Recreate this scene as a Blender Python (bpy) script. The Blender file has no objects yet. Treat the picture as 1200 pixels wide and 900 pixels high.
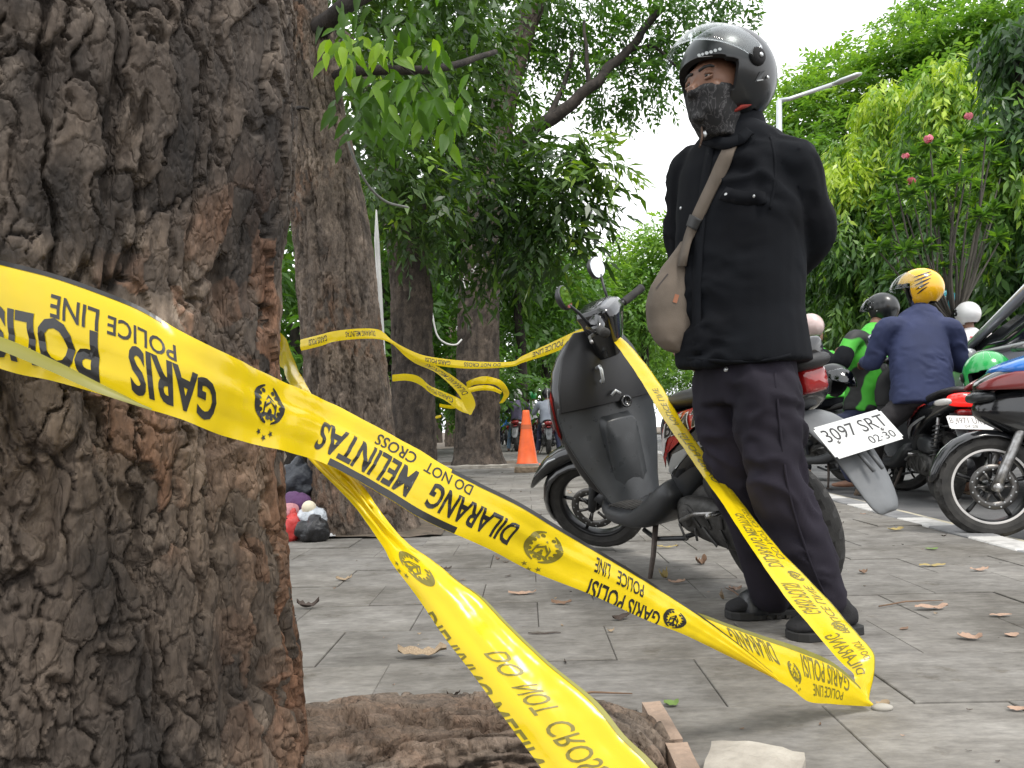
import bpy, bmesh, math, random
import numpy as np
from mathutils import Vector, Matrix, noise as mnoise
random.seed(7); RNG = np.random.default_rng(7)
SC = bpy.context.scene
COL = SC.collection
R = math.radians
# ------------------------------------------------------------------ camera
CAM = Vector((0.0, 0.0, 0.58)); FPX = 901.0
PITCH, ROLL = R(3.43), R(1.5)
FWD = Vector((0, math.cos(PITCH), math.sin(PITCH)))
UP0 = Vector((0, -math.sin(PITCH), math.cos(PITCH))); RX = Vector((1, 0, 0))
CR = RX * math.cos(ROLL) - UP0 * math.sin(ROLL)
CU = RX * math.sin(ROLL) + UP0 * math.cos(ROLL)
cd = bpy.data.cameras.new('camera'); cam = bpy.data.objects.new('camera', cd); COL.objects.link(cam)
cd.sensor_width = 36; cd.lens = FPX / 1200 * 36; cd.clip_start = 0.02; cd.clip_end = 3000
cam.matrix_world = Matrix(((CR.x, CU.x, -FWD.x, CAM.x), (CR.y, CU.y, -FWD.y, CAM.y), (CR.z, CU.z, -FWD.z, CAM.z), (0, 0, 0, 1)))
SC.camera = cam
# ------------------------------------------------------------------ sky, sun, exposure
SUN_EL, SUN_AZ = R(62), R(150)      # azimuth clockwise from +Y
w = bpy.data.worlds.new('World'); SC.world = w; w.use_nodes = True
nt = w.node_tree; nt.nodes.clear()
out = nt.nodes.new('ShaderNodeOutputWorld'); bg = nt.nodes.new('ShaderNodeBackground')
sky = nt.nodes.new('ShaderNodeTexSky'); sky.sky_type = 'NISHITA'; sky.sun_disc = False
sky.sun_elevation = SUN_EL; sky.sun_rotation = SUN_AZ; sky.dust_density = 6; sky.air_density = 1
cloud = nt.nodes.new('ShaderNodeTexNoise'); cloud.inputs['Scale'].default_value = 1.6; cloud.inputs['Detail'].default_value = 4
cr = nt.nodes.new('ShaderNodeValToRGB')
cr.color_ramp.elements[0].position = .3; cr.color_ramp.elements[0].color = (13.5, 13.9, 14.4, 1)
cr.color_ramp.elements[1].position = .75; cr.color_ramp.elements[1].color = (17.0, 17.0, 17.0, 1)
mx = nt.nodes.new('ShaderNodeMix'); mx.data_type = 'RGBA'; mx.inputs['Factor'].default_value = .88
nt.links.new(cloud.outputs['Fac'], cr.inputs['Fac'])
nt.links.new(sky.outputs['Color'], mx.inputs[6]); nt.links.new(cr.outputs['Color'], mx.inputs[7])
nt.links.new(mx.outputs[2], bg.inputs['Color']); bg.inputs['Strength'].default_value = 0.082
nt.links.new(bg.outputs[0], out.inputs['Surface'])
sl = bpy.data.lights.new('sun', 'SUN'); sun = bpy.data.objects.new('sun', sl); COL.objects.link(sun)
sl.energy = 1.5; sl.angle = R(14); sl.color = (1, .96, .9)
sdir = Vector((math.sin(SUN_AZ) * math.cos(SUN_EL), math.cos(SUN_AZ) * math.cos(SUN_EL), math.sin(SUN_EL)))
sun.rotation_euler = sdir.to_track_quat('Z', 'Y').to_euler(); sun.location = (0, 0, 30)
SC.view_settings.view_transform = 'Standard'; SC.view_settings.look = 'None'
SC.view_settings.exposure = 0.80; SC.view_settings.gamma = 1
SC.render.engine = 'CYCLES'
SC.cycles.use_denoising = True
SC.cycles.max_bounces = 6; SC.cycles.transparent_max_bounces = 12; SC.cycles.diffuse_bounces = 3; SC.cycles.glossy_bounces = 3
SC.cycles.caustics_reflective = False; SC.cycles.caustics_refractive = False

# ------------------------------------------------------------------ placing helpers
def ray(px, py):
    return FWD + CR * ((px - 600) / FPX) + CU * ((450 - py) / FPX)
def at(px, py, Y):
    d = ray(px, py); return CAM + d * (Y / d.y)
def gnd(px, py, z=0.0):
    d = ray(px, py); return CAM + d * ((z - CAM.z) / d.z)

# ------------------------------------------------------------------ object helpers
def tag(o, label=None, cat=None, group=None, kind=None):
    if label: o['label'] = label
    if cat: o['category'] = cat
    if group: o['group'] = group
    if kind: o['kind'] = kind
    return o
def thing(name, label, cat, loc=(0, 0, 0), mat3=None, group=None, scale=1.0):
    o = bpy.data.objects.new(name, None); COL.objects.link(o)
    o.empty_display_size = .1
    M4 = (mat3.to_4x4() if mat3 is not None else Matrix.Identity(4))
    o.matrix_world = Matrix.Translation(Vector(loc)) @ M4 @ Matrix.Scale(scale, 4)
    return tag(o, label, cat, group)
def link(name, me, mat=None, parent=None, world=False, smooth=True):
    o = bpy.data.objects.new(name, me); COL.objects.link(o)
    if mat is not None:
        me.materials.clear()
        for m in (mat if isinstance(mat, (list, tuple)) else [mat]): me.materials.append(m)
    if parent is not None:
        o.parent = parent
        if world: o.matrix_parent_inverse = fullmat(parent).inverted()
    if smooth and len(me.polygons): me.polygons.foreach_set('use_smooth', [True] * len(me.polygons))
    return o
def fullmat(o):
    m = o.matrix_basis.copy()
    if o.parent is not None: m = fullmat(o.parent) @ o.matrix_parent_inverse @ m
    return m
def bmobj(name, bm, mat=None, parent=None, world=False, smooth=True, sub=0, bev=0, autos=None):
    me = bpy.data.meshes.new(name)
    bmesh.ops.recalc_face_normals(bm, faces=bm.faces[:])
    bm.to_mesh(me); bm.free()
    o = link(name, me, mat, parent, world, smooth)
    if bev:
        m = o.modifiers.new('bevel', 'BEVEL'); m.width = bev; m.segments = 2; m.limit_method = 'ANGLE'; m.angle_limit = R(35)
    if sub:
        m = o.modifiers.new('sub', 'SUBSURF'); m.levels = sub; m.render_levels = sub
    if smooth and autos is not None:
        try: me.set_sharp_from_angle(angle=R(autos))
        except Exception: pass
    return o
def npmesh(name, verts, faces, mat=None, parent=None, world=False, smooth=True, attrs=None):
    """verts (N,3) float array; faces (M,k) int array."""
    verts = np.asarray(verts, np.float32); faces = np.asarray(faces, np.int32)
    me = bpy.data.meshes.new(name)
    k = faces.shape[1]; M_ = len(faces)
    me.vertices.add(len(verts)); me.vertices.foreach_set('co', verts.ravel())
    me.loops.add(M_ * k); me.loops.foreach_set('vertex_index', faces.ravel())
    me.polygons.add(M_); me.polygons.foreach_set('loop_start', np.arange(0, M_ * k, k, dtype=np.int32))
    try: me.polygons.foreach_set('loop_total', np.full(M_, k, np.int32))
    except Exception: pass
    if smooth: me.polygons.foreach_set('use_smooth', np.ones(M_, bool))
    for nm, (dom, arr) in (attrs or {}).items():
        a = me.attributes.new(nm, 'FLOAT', dom); a.data.foreach_set('value', np.asarray(arr, np.float32).ravel())
    me.update(calc_edges=True); me.validate()
    return link(name, me, mat, parent, world, False)
def copy_tree(o, parent=None):
    c = o.copy(); COL.objects.link(c)
    if parent is not None: c.parent = parent
    for ch in list(o.children): copy_tree(ch, c)
    return c

# ------------------------------------------------------------------ bmesh shapes
def ringverts(bm, pts): return [bm.verts.new(p) for p in pts]
def loft(bm, rings, cap=True, closed=True):
    vs = [ringverts(bm, r) for r in rings]
    n = len(vs[0])
    for a, b in zip(vs[:-1], vs[1:]):
        for i in range(n if closed else n - 1):
            j = (i + 1) % n
            try: bm.faces.new((a[i], a[j], b[j], b[i]))
            except ValueError: pass
    if cap and closed:
        for r in (vs[0], vs[-1]):
            try: bm.faces.new(r)
            except ValueError: pass
    return vs
def sup(c, a, b, u, v, n=14, e=2.0):
    pts = []
    for i in range(n):
        t = 2 * math.pi * i / n
        ct, st = math.cos(t), math.sin(t)
        x = math.copysign(abs(ct) ** (2 / e), ct) * a; y = math.copysign(abs(st) ** (2 / e), st) * b
        pts.append(Vector(c) + Vector(u) * x + Vector(v) * y)
    return pts
def tube(bm, pts, rad, seg=10, cap=True, flat=None):
    pts = [Vector(p) for p in pts]
    if not isinstance(rad, (list, tuple)): rad = [rad] * len(pts)
    t0 = (pts[1] - pts[0]).normalized()
    ref = Vector((0, 0, 1)) if abs(t0.z) < .9 else Vector((1, 0, 0))
    u = t0.cross(ref).normalized(); rings = []
    for i, p in enumerate(pts):
        a = pts[max(i - 1, 0)]; b = pts[min(i + 1, len(pts) - 1)]
        t = (b - a).normalized()
        u = (u - t * u.dot(t))
        u = u.normalized() if u.length > 1e-6 else t.orthogonal().normalized()
        v = t.cross(u)
        rings.append(sup(p, rad[i], rad[i] * (flat or 1), u, v, seg))
    return loft(bm, rings, cap)
def box(bm, c, s, rot=None):
    r = bmesh.ops.create_cube(bm, size=1.0)
    M4 = Matrix.Translation(Vector(c)) @ (rot.to_4x4() if rot is not None else Matrix.Identity(4)) @ Matrix.Diagonal((s[0], s[1], s[2], 1))
    bmesh.ops.transform(bm, matrix=M4, verts=r['verts'])
    return r['verts']
def ball(bm, c, s, sub=2, rot=None):
    r = bmesh.ops.create_icosphere(bm, subdivisions=sub, radius=1.0)
    if not isinstance(s, (list, tuple)): s = (s, s, s)
    M4 = Matrix.Translation(Vector(c)) @ (rot.to_4x4() if rot is not None else Matrix.Identity(4)) @ Matrix.Diagonal((s[0], s[1], s[2], 1))
    bmesh.ops.transform(bm, matrix=M4, verts=r['verts'])
    return r['verts']
def lathe_y(bm, prof, c=(0, 0, 0), seg=48, mod=None):
    """profile of (radius, y) turned about the y axis through c."""
    c = Vector(c); rings = []
    for i in range(seg):
        t = 2 * math.pi * i / seg
        rings.append([bm.verts.new(c + Vector((math.cos(t) * (r + (mod(i, k) if mod else 0)), y, math.sin(t) * (r + (mod(i, k) if mod else 0))))) for k, (r, y) in enumerate(prof)])
    m = len(prof)
    for i in range(seg):
        a, b = rings[i], rings[(i + 1) % seg]
        for k in range(m - 1):
            bm.faces.new((a[k], a[k + 1], b[k + 1], b[k]))
def lathe_z(bm, prof, c=(0, 0, 0), seg=24, cap=True):
    c = Vector(c)
    rings = [[c + Vector((math.cos(2 * math.pi * i / seg) * r, math.sin(2 * math.pi * i / seg) * r, z)) for i in range(seg)] for r, z in prof]
    loft(bm, rings, cap)
def prism(bm, poly, d0, d1):
    """poly in (x, z) extruded along y from d0 to d1."""
    a = [bm.verts.new((x, d0, z)) for x, z in poly]; b = [bm.verts.new((x, d1, z)) for x, z in poly]
    n = len(poly)
    bm.faces.new(a); bm.faces.new(b[::-1])
    for i in range(n): bm.faces.new((a[i], b[i], b[(i + 1) % n], a[(i + 1) % n]))
def catmull(P, n):
    P = [np.asarray(p, float) for p in P]; out_ = []
    Q = [2 * P[0] - P[1]] + P + [2 * P[-1] - P[-2]]
    for i in range(len(P) - 1):
        p0, p1, p2, p3 = Q[i], Q[i + 1], Q[i + 2], Q[i + 3]
        for t in np.linspace(0, 1, n, endpoint=False):
            out_.append(.5 * (2 * p1 + (p2 - p0) * t + (2 * p0 - 5 * p1 + 4 * p2 - p3) * t * t + (3 * p1 - p0 - 3 * p2 + p3) * t ** 3))
    out_.append(P[-1]); return np.array(out_)
def organic(name, pieces, vox, mat, parent=None, world=True, smooth=6, wrinkle=None, sub=0):
    """pieces: functions adding closed shapes to a bmesh; fused into one continuous surface."""
    bm = bmesh.new()
    for f in pieces: f(bm)
    me = bpy.data.meshes.new('raw'); bmesh.ops.recalc_face_normals(bm, faces=bm.faces[:]); bm.to_mesh(me); bm.free()
    o = bpy.data.objects.new('raw', me); COL.objects.link(o)
    m = o.modifiers.new('r', 'REMESH'); m.mode = 'VOXEL'; m.voxel_size = vox
    if smooth:
        s = o.modifiers.new('s', 'SMOOTH'); s.factor = .5; s.iterations = smooth
    dg = bpy.context.evaluated_depsgraph_get(); dg.update()
    res = bpy.data.meshes.new_from_object(o.evaluated_get(dg))
    bpy.data.objects.remove(o); bpy.data.meshes.remove(me)
    if wrinkle:
        n = len(res.vertices); co = np.empty(n * 3, np.float32); no = np.empty(n * 3, np.float32)
        res.vertices.foreach_get('co', co); res.vertices.foreach_get('normal', no)
        co = co.reshape(-1, 3); no = no.reshape(-1, 3)
        d = wrinkle(co.astype(float), no.astype(float))
        co = co + no * np.asarray(d, np.float32)[:, None]
        res.vertices.foreach_set('co', co.ravel()); res.update()
    res.name = name
    return link(name, res, mat, parent, world, True)

# ------------------------------------------------------------------ numpy noise
def _h(ix, iy, iz, s=0):
    n = (ix.astype(np.int64) * 374761393 + iy.astype(np.int64) * 668265263 + iz.astype(np.int64) * 2147483647 + s * 1013904223) & 0xffffffff
    n = ((n ^ (n >> 13)) * 1274126177) & 0xffffffff
    n = ((n ^ (n >> 16)) * 2246822519) & 0xffffffff
    return ((n ^ (n >> 15)) & 0xffffff) / float(0xffffff)
def vnoise(p, s=0):
    i = np.floor(p); f = p - i; f = f * f * (3 - 2 * f); i = i.astype(np.int64)
    r = 0
    for dx in (0, 1):
        for dy in (0, 1):
            for dz in (0, 1):
                wt = (f[..., 0] if dx else 1 - f[..., 0]) * (f[..., 1] if dy else 1 - f[..., 1]) * (f[..., 2] if dz else 1 - f[..., 2])
                r = r + wt * _h(i[..., 0] + dx, i[..., 1] + dy, i[..., 2] + dz, s)
    return r * 2 - 1
def fbm(p, o=4, s=0):
    a, t, r = 1.0, 0, 0
    for k in range(o):
        r = r + a * vnoise(p * (2 ** k), s + k); t += a; a *= .5
    return r / t
def worley2(x, y, s=0):
    ix = np.floor(x).astype(np.int64); iy = np.floor(y).astype(np.int64)
    F1 = np.full(x.shape, 9.0); F2 = np.full(x.shape, 9.0); ID = np.zeros(x.shape); z = np.zeros_like(ix)
    for dx in (-1, 0, 1):
        for dy in (-1, 0, 1):
            cx, cy = ix + dx, iy + dy
            px = cx + .1 + .8 * _h(cx, cy, z, s); py = cy + .1 + .8 * _h(cx, cy, z, s + 5)
            d = np.hypot(px - x, py - y); hid = _h(cx, cy, z, s + 9)
            near = d < F1
            F2 = np.where(near, F1, np.minimum(F2, d)); ID = np.where(near, hid, ID); F1 = np.where(near, d, F1)
    return F1, F2, ID
def sst(a, b, x):
    t = np.clip((x - a) / (b - a), 0, 1); return t * t * (3 - 2 * t)

# ------------------------------------------------------------------ materials
def M(name, c1, c2=None, scale=4, rough=.5, metal=0, bump=0, bscale=60, coat=0, stretch=None, rmix=0, detail=5, spec=.5, objrand=0, lo=.35, hi=.65, bdist=.01):
    m = bpy.data.materials.new(name); m.use_nodes = True; nt = m.node_tree
    p = nt.nodes['Principled BSDF']
    p.inputs['Roughness'].default_value = rough; p.inputs['Metallic'].default_value = metal
    p.inputs['Specular IOR Level'].default_value = spec
    if coat: p.inputs['Coat Weight'].default_value = coat; p.inputs['Coat Roughness'].default_value = .08
    tc = nt.nodes.new('ShaderNodeTexCoord'); src = tc.outputs['Object']
    if stretch:
        mp = nt.nodes.new('ShaderNodeMapping'); mp.inputs['Scale'].default_value = stretch
        nt.links.new(src, mp.inputs['Vector']); src = mp.outputs['Vector']
    def noise_(sc, det=5):
        n = nt.nodes.new('ShaderNodeTexNoise'); n.inputs['Scale'].default_value = sc; n.inputs['Detail'].default_value = det
        nt.links.new(src, n.inputs['Vector']); return n
    c2 = c2 or tuple(x * .82 for x in c1)
    n = noise_(scale, detail); r = nt.nodes.new('ShaderNodeValToRGB')
    r.color_ramp.elements[0].position = lo; r.color_ramp.elements[1].position = hi
    r.color_ramp.elements[0].color = (*c2, 1); r.color_ramp.elements[1].color = (*c1, 1)
    nt.links.new(n.outputs['Fac'], r.inputs['Fac']); col = r.outputs['Color']
    if objrand:
        oi = nt.nodes.new('ShaderNodeObjectInfo'); hs = nt.nodes.new('ShaderNodeHueSaturation')
        mr = nt.nodes.new('ShaderNodeMapRange'); mr.inputs[3].default_value = 1 - objrand; mr.inputs[4].default_value = 1 + objrand
        nt.links.new(oi.outputs['Random'], mr.inputs[0]); nt.links.new(mr.outputs[0], hs.inputs['Value'])
        nt.links.new(col, hs.inputs['Color']); col = hs.outputs['Color']
    nt.links.new(col, p.inputs['Base Color'])
    if rmix:
        n2 = noise_(scale * 2.3); mr = nt.nodes.new('ShaderNodeMapRange')
        mr.inputs[1].default_value = .3; mr.inputs[2].default_value = .7
        mr.inputs[3].default_value = max(0, rough - rmix); mr.inputs[4].default_value = min(1, rough + rmix)
        nt.links.new(n2.outputs['Fac'], mr.inputs[0]); nt.links.new(mr.outputs[0], p.inputs['Roughness'])
    if bump:
        n3 = noise_(bscale, 6); b = nt.nodes.new('ShaderNodeBump'); b.inputs['Strength'].default_value = bump; b.inputs['Distance'].default_value = bdist
        nt.links.new(n3.outputs['Fac'], b.inputs['Height']); nt.links.new(b.outputs['Normal'], p.inputs['Normal'])
    return m
def leafmat(name, stops, trans=.35, rough=.45):
    m = bpy.data.materials.new(name); m.use_nodes = True; nt = m.node_tree
    p = nt.nodes['Principled BSDF']; o = nt.nodes['Material Output']
    a = nt.nodes.new('ShaderNodeAttribute'); a.attribute_name = 'tone'
    r = nt.nodes.new('ShaderNodeValToRGB'); el = r.color_ramp.elements
    while len(el) < len(stops): el.new(.5)
    for e, (pos, c) in zip(el, stops): e.position = pos; e.color = (*c, 1)
    nt.links.new(a.outputs['Fac'], r.inputs['Fac']); nt.links.new(r.outputs['Color'], p.inputs['Base Color'])
    p.inputs['Roughness'].default_value = rough; p.inputs['Specular IOR Level'].default_value = .4
    t = nt.nodes.new('ShaderNodeBsdfTranslucent')
    g = nt.nodes.new('ShaderNodeMix'); g.data_type = 'RGBA'; g.blend_type = 'MULTIPLY'; g.inputs['Factor'].default_value = 1
    nt.links.new(r.outputs['Color'], g.inputs[6]); g.inputs[7].default_value = (1.5, 1.6, .5, 1)
    nt.links.new(g.outputs[2], t.inputs['Color'])
    ms = nt.nodes.new('ShaderNodeMixShader'); ms.inputs[0].default_value = trans
    nt.links.new(p.outputs[0], ms.inputs[1]); nt.links.new(t.outputs[0], ms.inputs[2]); nt.links.new(ms.outputs[0], o.inputs['Surface'])
    return m
def barkmat(name, dark, mid, pale, red, fine=40, redamt=.5):
    m = bpy.data.materials.new(name); m.use_nodes = True; nt = m.node_tree; p = nt.nodes['Principled BSDF']
    p.inputs['Roughness'].default_value = .85; p.inputs['Specular IOR Level'].default_value = .25
    tc = nt.nodes.new('ShaderNodeTexCoord')
    mp = nt.nodes.new('ShaderNodeMapping'); mp.inputs['Scale'].default_value = (1, 1, .45); nt.links.new(tc.outputs['Object'], mp.inputs['Vector'])
    def nz(sc, det, src=mp):
        n = nt.nodes.new('ShaderNodeTexNoise'); n.inputs['Scale'].default_value = sc; n.inputs['Detail'].default_value = det
        n.inputs['Roughness'].default_value = .62
        nt.links.new(src.outputs['Vector' if src is mp else 'Object'], n.inputs['Vector']); return n
    def ramp(fac, a, ca, b, cb):
        r = nt.nodes.new('ShaderNodeValToRGB'); r.color_ramp.elements[0].position = a; r.color_ramp.elements[0].color = (*ca, 1)
        r.color_ramp.elements[1].position = b; r.color_ramp.elements[1].color = (*cb, 1); nt.links.new(fac, r.inputs['Fac']); return r
    def mix(f, a, b, blend='MIX'):
        x = nt.nodes.new('ShaderNodeMix'); x.data_type = 'RGBA'; x.blend_type = blend
        if isinstance(f, float): x.inputs['Factor'].default_value = f
        else: nt.links.new(f, x.inputs['Factor'])
        nt.links.new(a, x.inputs[6]); nt.links.new(b, x.inputs[7]); return x.outputs[2]
    base = ramp(nz(9, 6).outputs['Fac'], .35, dark, .68, mid)
    pal = ramp(nz(22, 6).outputs['Fac'], .45, mid, .8, pale)
    f1 = ramp(nz(6, 3, tc).outputs['Fac'], .5, (0, 0, 0), .66, (1, 1, 1))
    c = mix(f1.outputs['Color'], base.outputs['Color'], pal.outputs['Color'])
    pl_ = nt.nodes.new('ShaderNodeAttribute'); pl_.attribute_name = 'plate'
    pr = ramp(pl_.outputs['Fac'], .0, (.55, .55, .57), 1.0, (1.5, 1.42, 1.35)); c = mix(1.0, c, pr.outputs['Color'], 'MULTIPLY')
    at_ = nt.nodes.new('ShaderNodeAttribute'); at_.attribute_name = 'red'
    rr = nt.nodes.new('ShaderNodeValToRGB'); rr.color_ramp.elements[0].color = (red[0] * .45, red[1] * .5, red[2] * .5, 1); rr.color_ramp.elements[1].color = (*red, 1)
    rr.color_ramp.elements[0].position = .3; rr.color_ramp.elements[1].position = .7
    nt.links.new(nz(30, 6).outputs['Fac'], rr.inputs['Fac'])
    c = mix(at_.outputs['Fac'], c, rr.outputs['Color'])
    fi = ramp(nz(120, 5).outputs['Fac'], .3, (.6, .6, .6), .7, (1.25, 1.25, 1.25))
    c = mix(1.0, c, fi.outputs['Color'], 'MULTIPLY')
    nt.links.new(c, p.inputs['Base Color'])
    b1 = nt.nodes.new('ShaderNodeBump'); b1.inputs['Strength'].default_value = .7; b1.inputs['Distance'].default_value = .006
    nt.links.new(nz(fine, 8).outputs['Fac'], b1.inputs['Height'])
    b2 = nt.nodes.new('ShaderNodeBump'); b2.inputs['Strength'].default_value = .5; b2.inputs['Distance'].default_value = .002
    nt.links.new(nz(fine * 5, 5).outputs['Fac'], b2.inputs['Height']); nt.links.new(b1.outputs['Normal'], b2.inputs['Normal'])
    vo = nt.nodes.new('ShaderNodeTexVoronoi'); vo.feature = 'DISTANCE_TO_EDGE'; vo.inputs['Scale'].default_value = fine * .9
    wn = nz(14, 4); wm = nt.nodes.new('ShaderNodeMix'); wm.data_type = 'RGBA'; wm.inputs['Factor'].default_value = .10
    nt.links.new(mp.outputs['Vector'], wm.inputs[6]); nt.links.new(wn.outputs['Color'], wm.inputs[7]); nt.links.new(wm.outputs[2], vo.inputs['Vector'])
    vr = nt.nodes.new('ShaderNodeMapRange'); vr.inputs[2].default_value = .14; nt.links.new(vo.outputs['Distance'], vr.inputs[0])
    b3 = nt.nodes.new('ShaderNodeBump'); b3.inputs['Strength'].default_value = .55; b3.inputs['Distance'].default_value = .004
    nt.links.new(vr.outputs[0], b3.inputs['Height']); nt.links.new(b2.outputs['Normal'], b3.inputs['Normal'])
    nt.links.new(b3.outputs['Normal'], p.inputs['Normal'])
    return m
def glassmat(name, color=(1, 1, 1), rough=.02, alpha=.25, tint=(.9, .95, 1)):
    m = bpy.data.materials.new(name); m.use_nodes = True; nt = m.node_tree; o = nt.nodes['Material Output']
    g = nt.nodes.new('ShaderNodeBsdfGlossy'); g.inputs['Roughness'].default_value = rough
    t = nt.nodes.new('ShaderNodeBsdfTransparent'); t.inputs['Color'].default_value = (*tint, 1)
    f = nt.nodes.new('ShaderNodeLayerWeight'); f.inputs['Blend'].default_value = .5
    pw = nt.nodes.new('ShaderNodeMath'); pw.operation = 'POWER'; pw.inputs[1].default_value = 3.5; nt.links.new(f.outputs['Facing'], pw.inputs[0])
    sc_ = nt.nodes.new('ShaderNodeMath'); sc_.operation = 'MULTIPLY'; sc_.inputs[1].default_value = .6; nt.links.new(pw.outputs[0], sc_.inputs[0])
    mr = nt.nodes.new('ShaderNodeMath'); mr.operation = 'ADD'; mr.inputs[1].default_value = alpha + .035; mr.use_clamp = True
    nt.links.new(sc_.outputs[0], mr.inputs[0])
    ms = nt.nodes.new('ShaderNodeMixShader'); nt.links.new(mr.outputs[0], ms.inputs[0])
    nt.links.new(t.outputs[0], ms.inputs[1]); nt.links.new(g.outputs[0], ms.inputs[2]); nt.links.new(ms.outputs[0], o.inputs['Surface'])
    return m
# ================================================================== SETTING
MAT = {}
def slabmat():
    m = bpy.data.materials.new('weathered_slab'); m.use_nodes = True; nt = m.node_tree; p = nt.nodes['Principled BSDF']; p.inputs['Roughness'].default_value = .85; p.inputs['Specular IOR Level'].default_value = .25
    g = nt.nodes.new('ShaderNodeNewGeometry')
    def nz(sc, st, det=6):
        mp = nt.nodes.new('ShaderNodeMapping'); mp.inputs['Scale'].default_value = st; nt.links.new(g.outputs['Position'], mp.inputs['Vector'])
        n = nt.nodes.new('ShaderNodeTexNoise'); n.inputs['Scale'].default_value = sc; n.inputs['Detail'].default_value = det; n.inputs['Roughness'].default_value = .65; nt.links.new(mp.outputs['Vector'], n.inputs['Vector']); return n.outputs['Fac']
    def ramp(f, a, ca, b, cb):
        r = nt.nodes.new('ShaderNodeValToRGB'); r.color_ramp.elements[0].position = a; r.color_ramp.elements[1].position = b; r.color_ramp.elements[0].color = (*ca, 1); r.color_ramp.elements[1].color = (*cb, 1); nt.links.new(f, r.inputs['Fac']); return r.outputs['Color']
    def mul(a, b):
        x = nt.nodes.new('ShaderNodeMix'); x.data_type = 'RGBA'; x.blend_type = 'MULTIPLY'; x.inputs['Factor'].default_value = 1; nt.links.new(a, x.inputs[6]); nt.links.new(b, x.inputs[7]); return x.outputs[2]
    c = ramp(nz(9, (.7, 1.4, 1)), .3, (.138, .131, .123), .7, (.240, .233, .222))
    c = mul(c, ramp(nz(1.6, (1, 1, 1), 5), .34, (.60, .58, .54), .60, (1.10, 1.09, 1.06)))
    c = mul(c, ramp(nz(36, (.7, 1.5, 1), 6), .3, (.76, .76, .77), .7, (1.16, 1.16, 1.16)))
    c = mul(c, ramp(nz(7, (1, 1, 1), 8), .60, (1, 1, 1), .72, (.55, .51, .45)))
    oi = nt.nodes.new('ShaderNodeObjectInfo'); c = mul(c, ramp(oi.outputs['Random'], 0, (.90, .90, .90), 1, (1.09, 1.08, 1.06)))
    nt.links.new(c, p.inputs['Base Color'])
    b = nt.nodes.new('ShaderNodeBump'); b.inputs['Strength'].default_value = .8; b.inputs['Distance'].default_value = .005; nt.links.new(nz(38, (.5, 1.5, 1), 8), b.inputs['Height'])
    nt.links.new(b.outputs['Normal'], p.inputs['Normal']); return m
MAT['slab'] = slabmat()
MAT['joint'] = M('joint_dirt', (.155, .145, .13), (.09, .083, .074), scale=20, rough=.95, bump=.4, spec=.1)
MAT['asphalt'] = M('asphalt', (.16, .16, .16), (.10, .10, .102), scale=3, rough=.85, bump=.5, bscale=180, bdist=.004, spec=.3)
MAT['kerb_white'] = M('worn_white_paint', (.52, .51, .49), (.30, .29, .28), scale=14, rough=.7, bump=.3, bscale=60, lo=.28, hi=.5)
MAT['kerb_grey'] = M('worn_grey_concrete', (.25, .25, .25), (.16, .16, .165), scale=10, rough=.8, bump=.3, bscale=60)
MAT['gutter'] = M('gutter_paint', (.52, .47, .34), (.34, .32, .27), scale=9, rough=.8, bump=.3)
MAT['soil'] = M('soil', (.14, .11, .08), (.07, .055, .04), scale=12, rough=.95, bump=.6, bscale=40)
MAT['stone'] = M('rough_stone', (.40, .37, .32), (.25, .225, .19), scale=9, rough=.9, bump=.7, bscale=50, bdist=.01)
MAT['stone_side'] = M('broken_brick_stone', (.33, .25, .17), (.16, .12, .08), scale=18, rough=.95, bump=.9, bscale=40, bdist=.012)
RD = Vector((.07, 1, 0)).normalized(); RN = Vector((RD.y, -RD.x, 0))      # along the road / to its right
ROADX = 1.93                                                             # kerb offset along RN
def road_pt(s, off, z=0): return RD * s + RN * off + Vector((0, 0, z))
def strip(name, o0, o1, s0, s1, z, mat, kind='structure', ns=40):
    bm = bmesh.new()
    L = [s0 + (s1 - s0) * (i / ns) ** 1.6 for i in range(ns + 1)] if s1 > 60 else [s0 + (s1 - s0) * i / ns for i in range(ns + 1)]
    a = [bm.verts.new(road_pt(s, o0, z)) for s in L]; b = [bm.verts.new(road_pt(s, o1, z)) for s in L]
    for i in range(ns): bm.faces.new((a[i], b[i], b[i + 1], a[i + 1]))
    return tag(bmobj(name, bm, mat), kind=kind)
bm = bmesh.new(); bmesh.ops.create_grid(bm, x_segments=8, y_segments=8, size=900)
for v in bm.verts: v.co.z = -.16
tag(bmobj('ground', bm, MAT['soil']), kind='structure')
strip('road', ROADX + .17, ROADX + 4.9, -8, 400, -.035, MAT['asphalt'])
strip('gutter_line', ROADX + .19, ROADX + .31, -8, 200, -.030, MAT['gutter'])
strip('median_soil', ROADX + 4.9, ROADX + 30, -8, 400, .05, MAT['soil'])
strip('park_ground', -40, -4.2, -8, 400, -.004, MAT['soil'])
# kerb with painted blocks
kb = bpy.data.objects.new('kerb', None); COL.objects.link(kb); tag(kb, kind='structure')
def blockmesh(nm, L, W, H, bev=.006):
    bm = bmesh.new(); box(bm, (0, 0, 0), (W, L, H))
    bmesh.ops.bevel(bm, geom=[e for e in bm.edges], offset=bev, segments=1, affect='EDGES')
    me = bpy.data.meshes.new(nm); bm.to_mesh(me); bm.free(); return me
kme = [blockmesh('kerb_stone', .40, .165, .16), blockmesh('kerb_stone', .40, .165, .16)]
kme[0].materials.append(MAT['kerb_white']); kme[1].materials.append(MAT['kerb_grey'])
rotroad = Matrix.Rotation(-math.atan2(RD.x, RD.y), 4, 'Z')
for i in range(90):
    o = bpy.data.objects.new('kerb_stone', kme[i % 2]); COL.objects.link(o); o.parent = kb
    o.matrix_basis = Matrix.Translation(road_pt(-1.13 + i * .406, ROADX + .085, -.076 + random.uniform(-.003, .003))) @ rotroad
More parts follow.
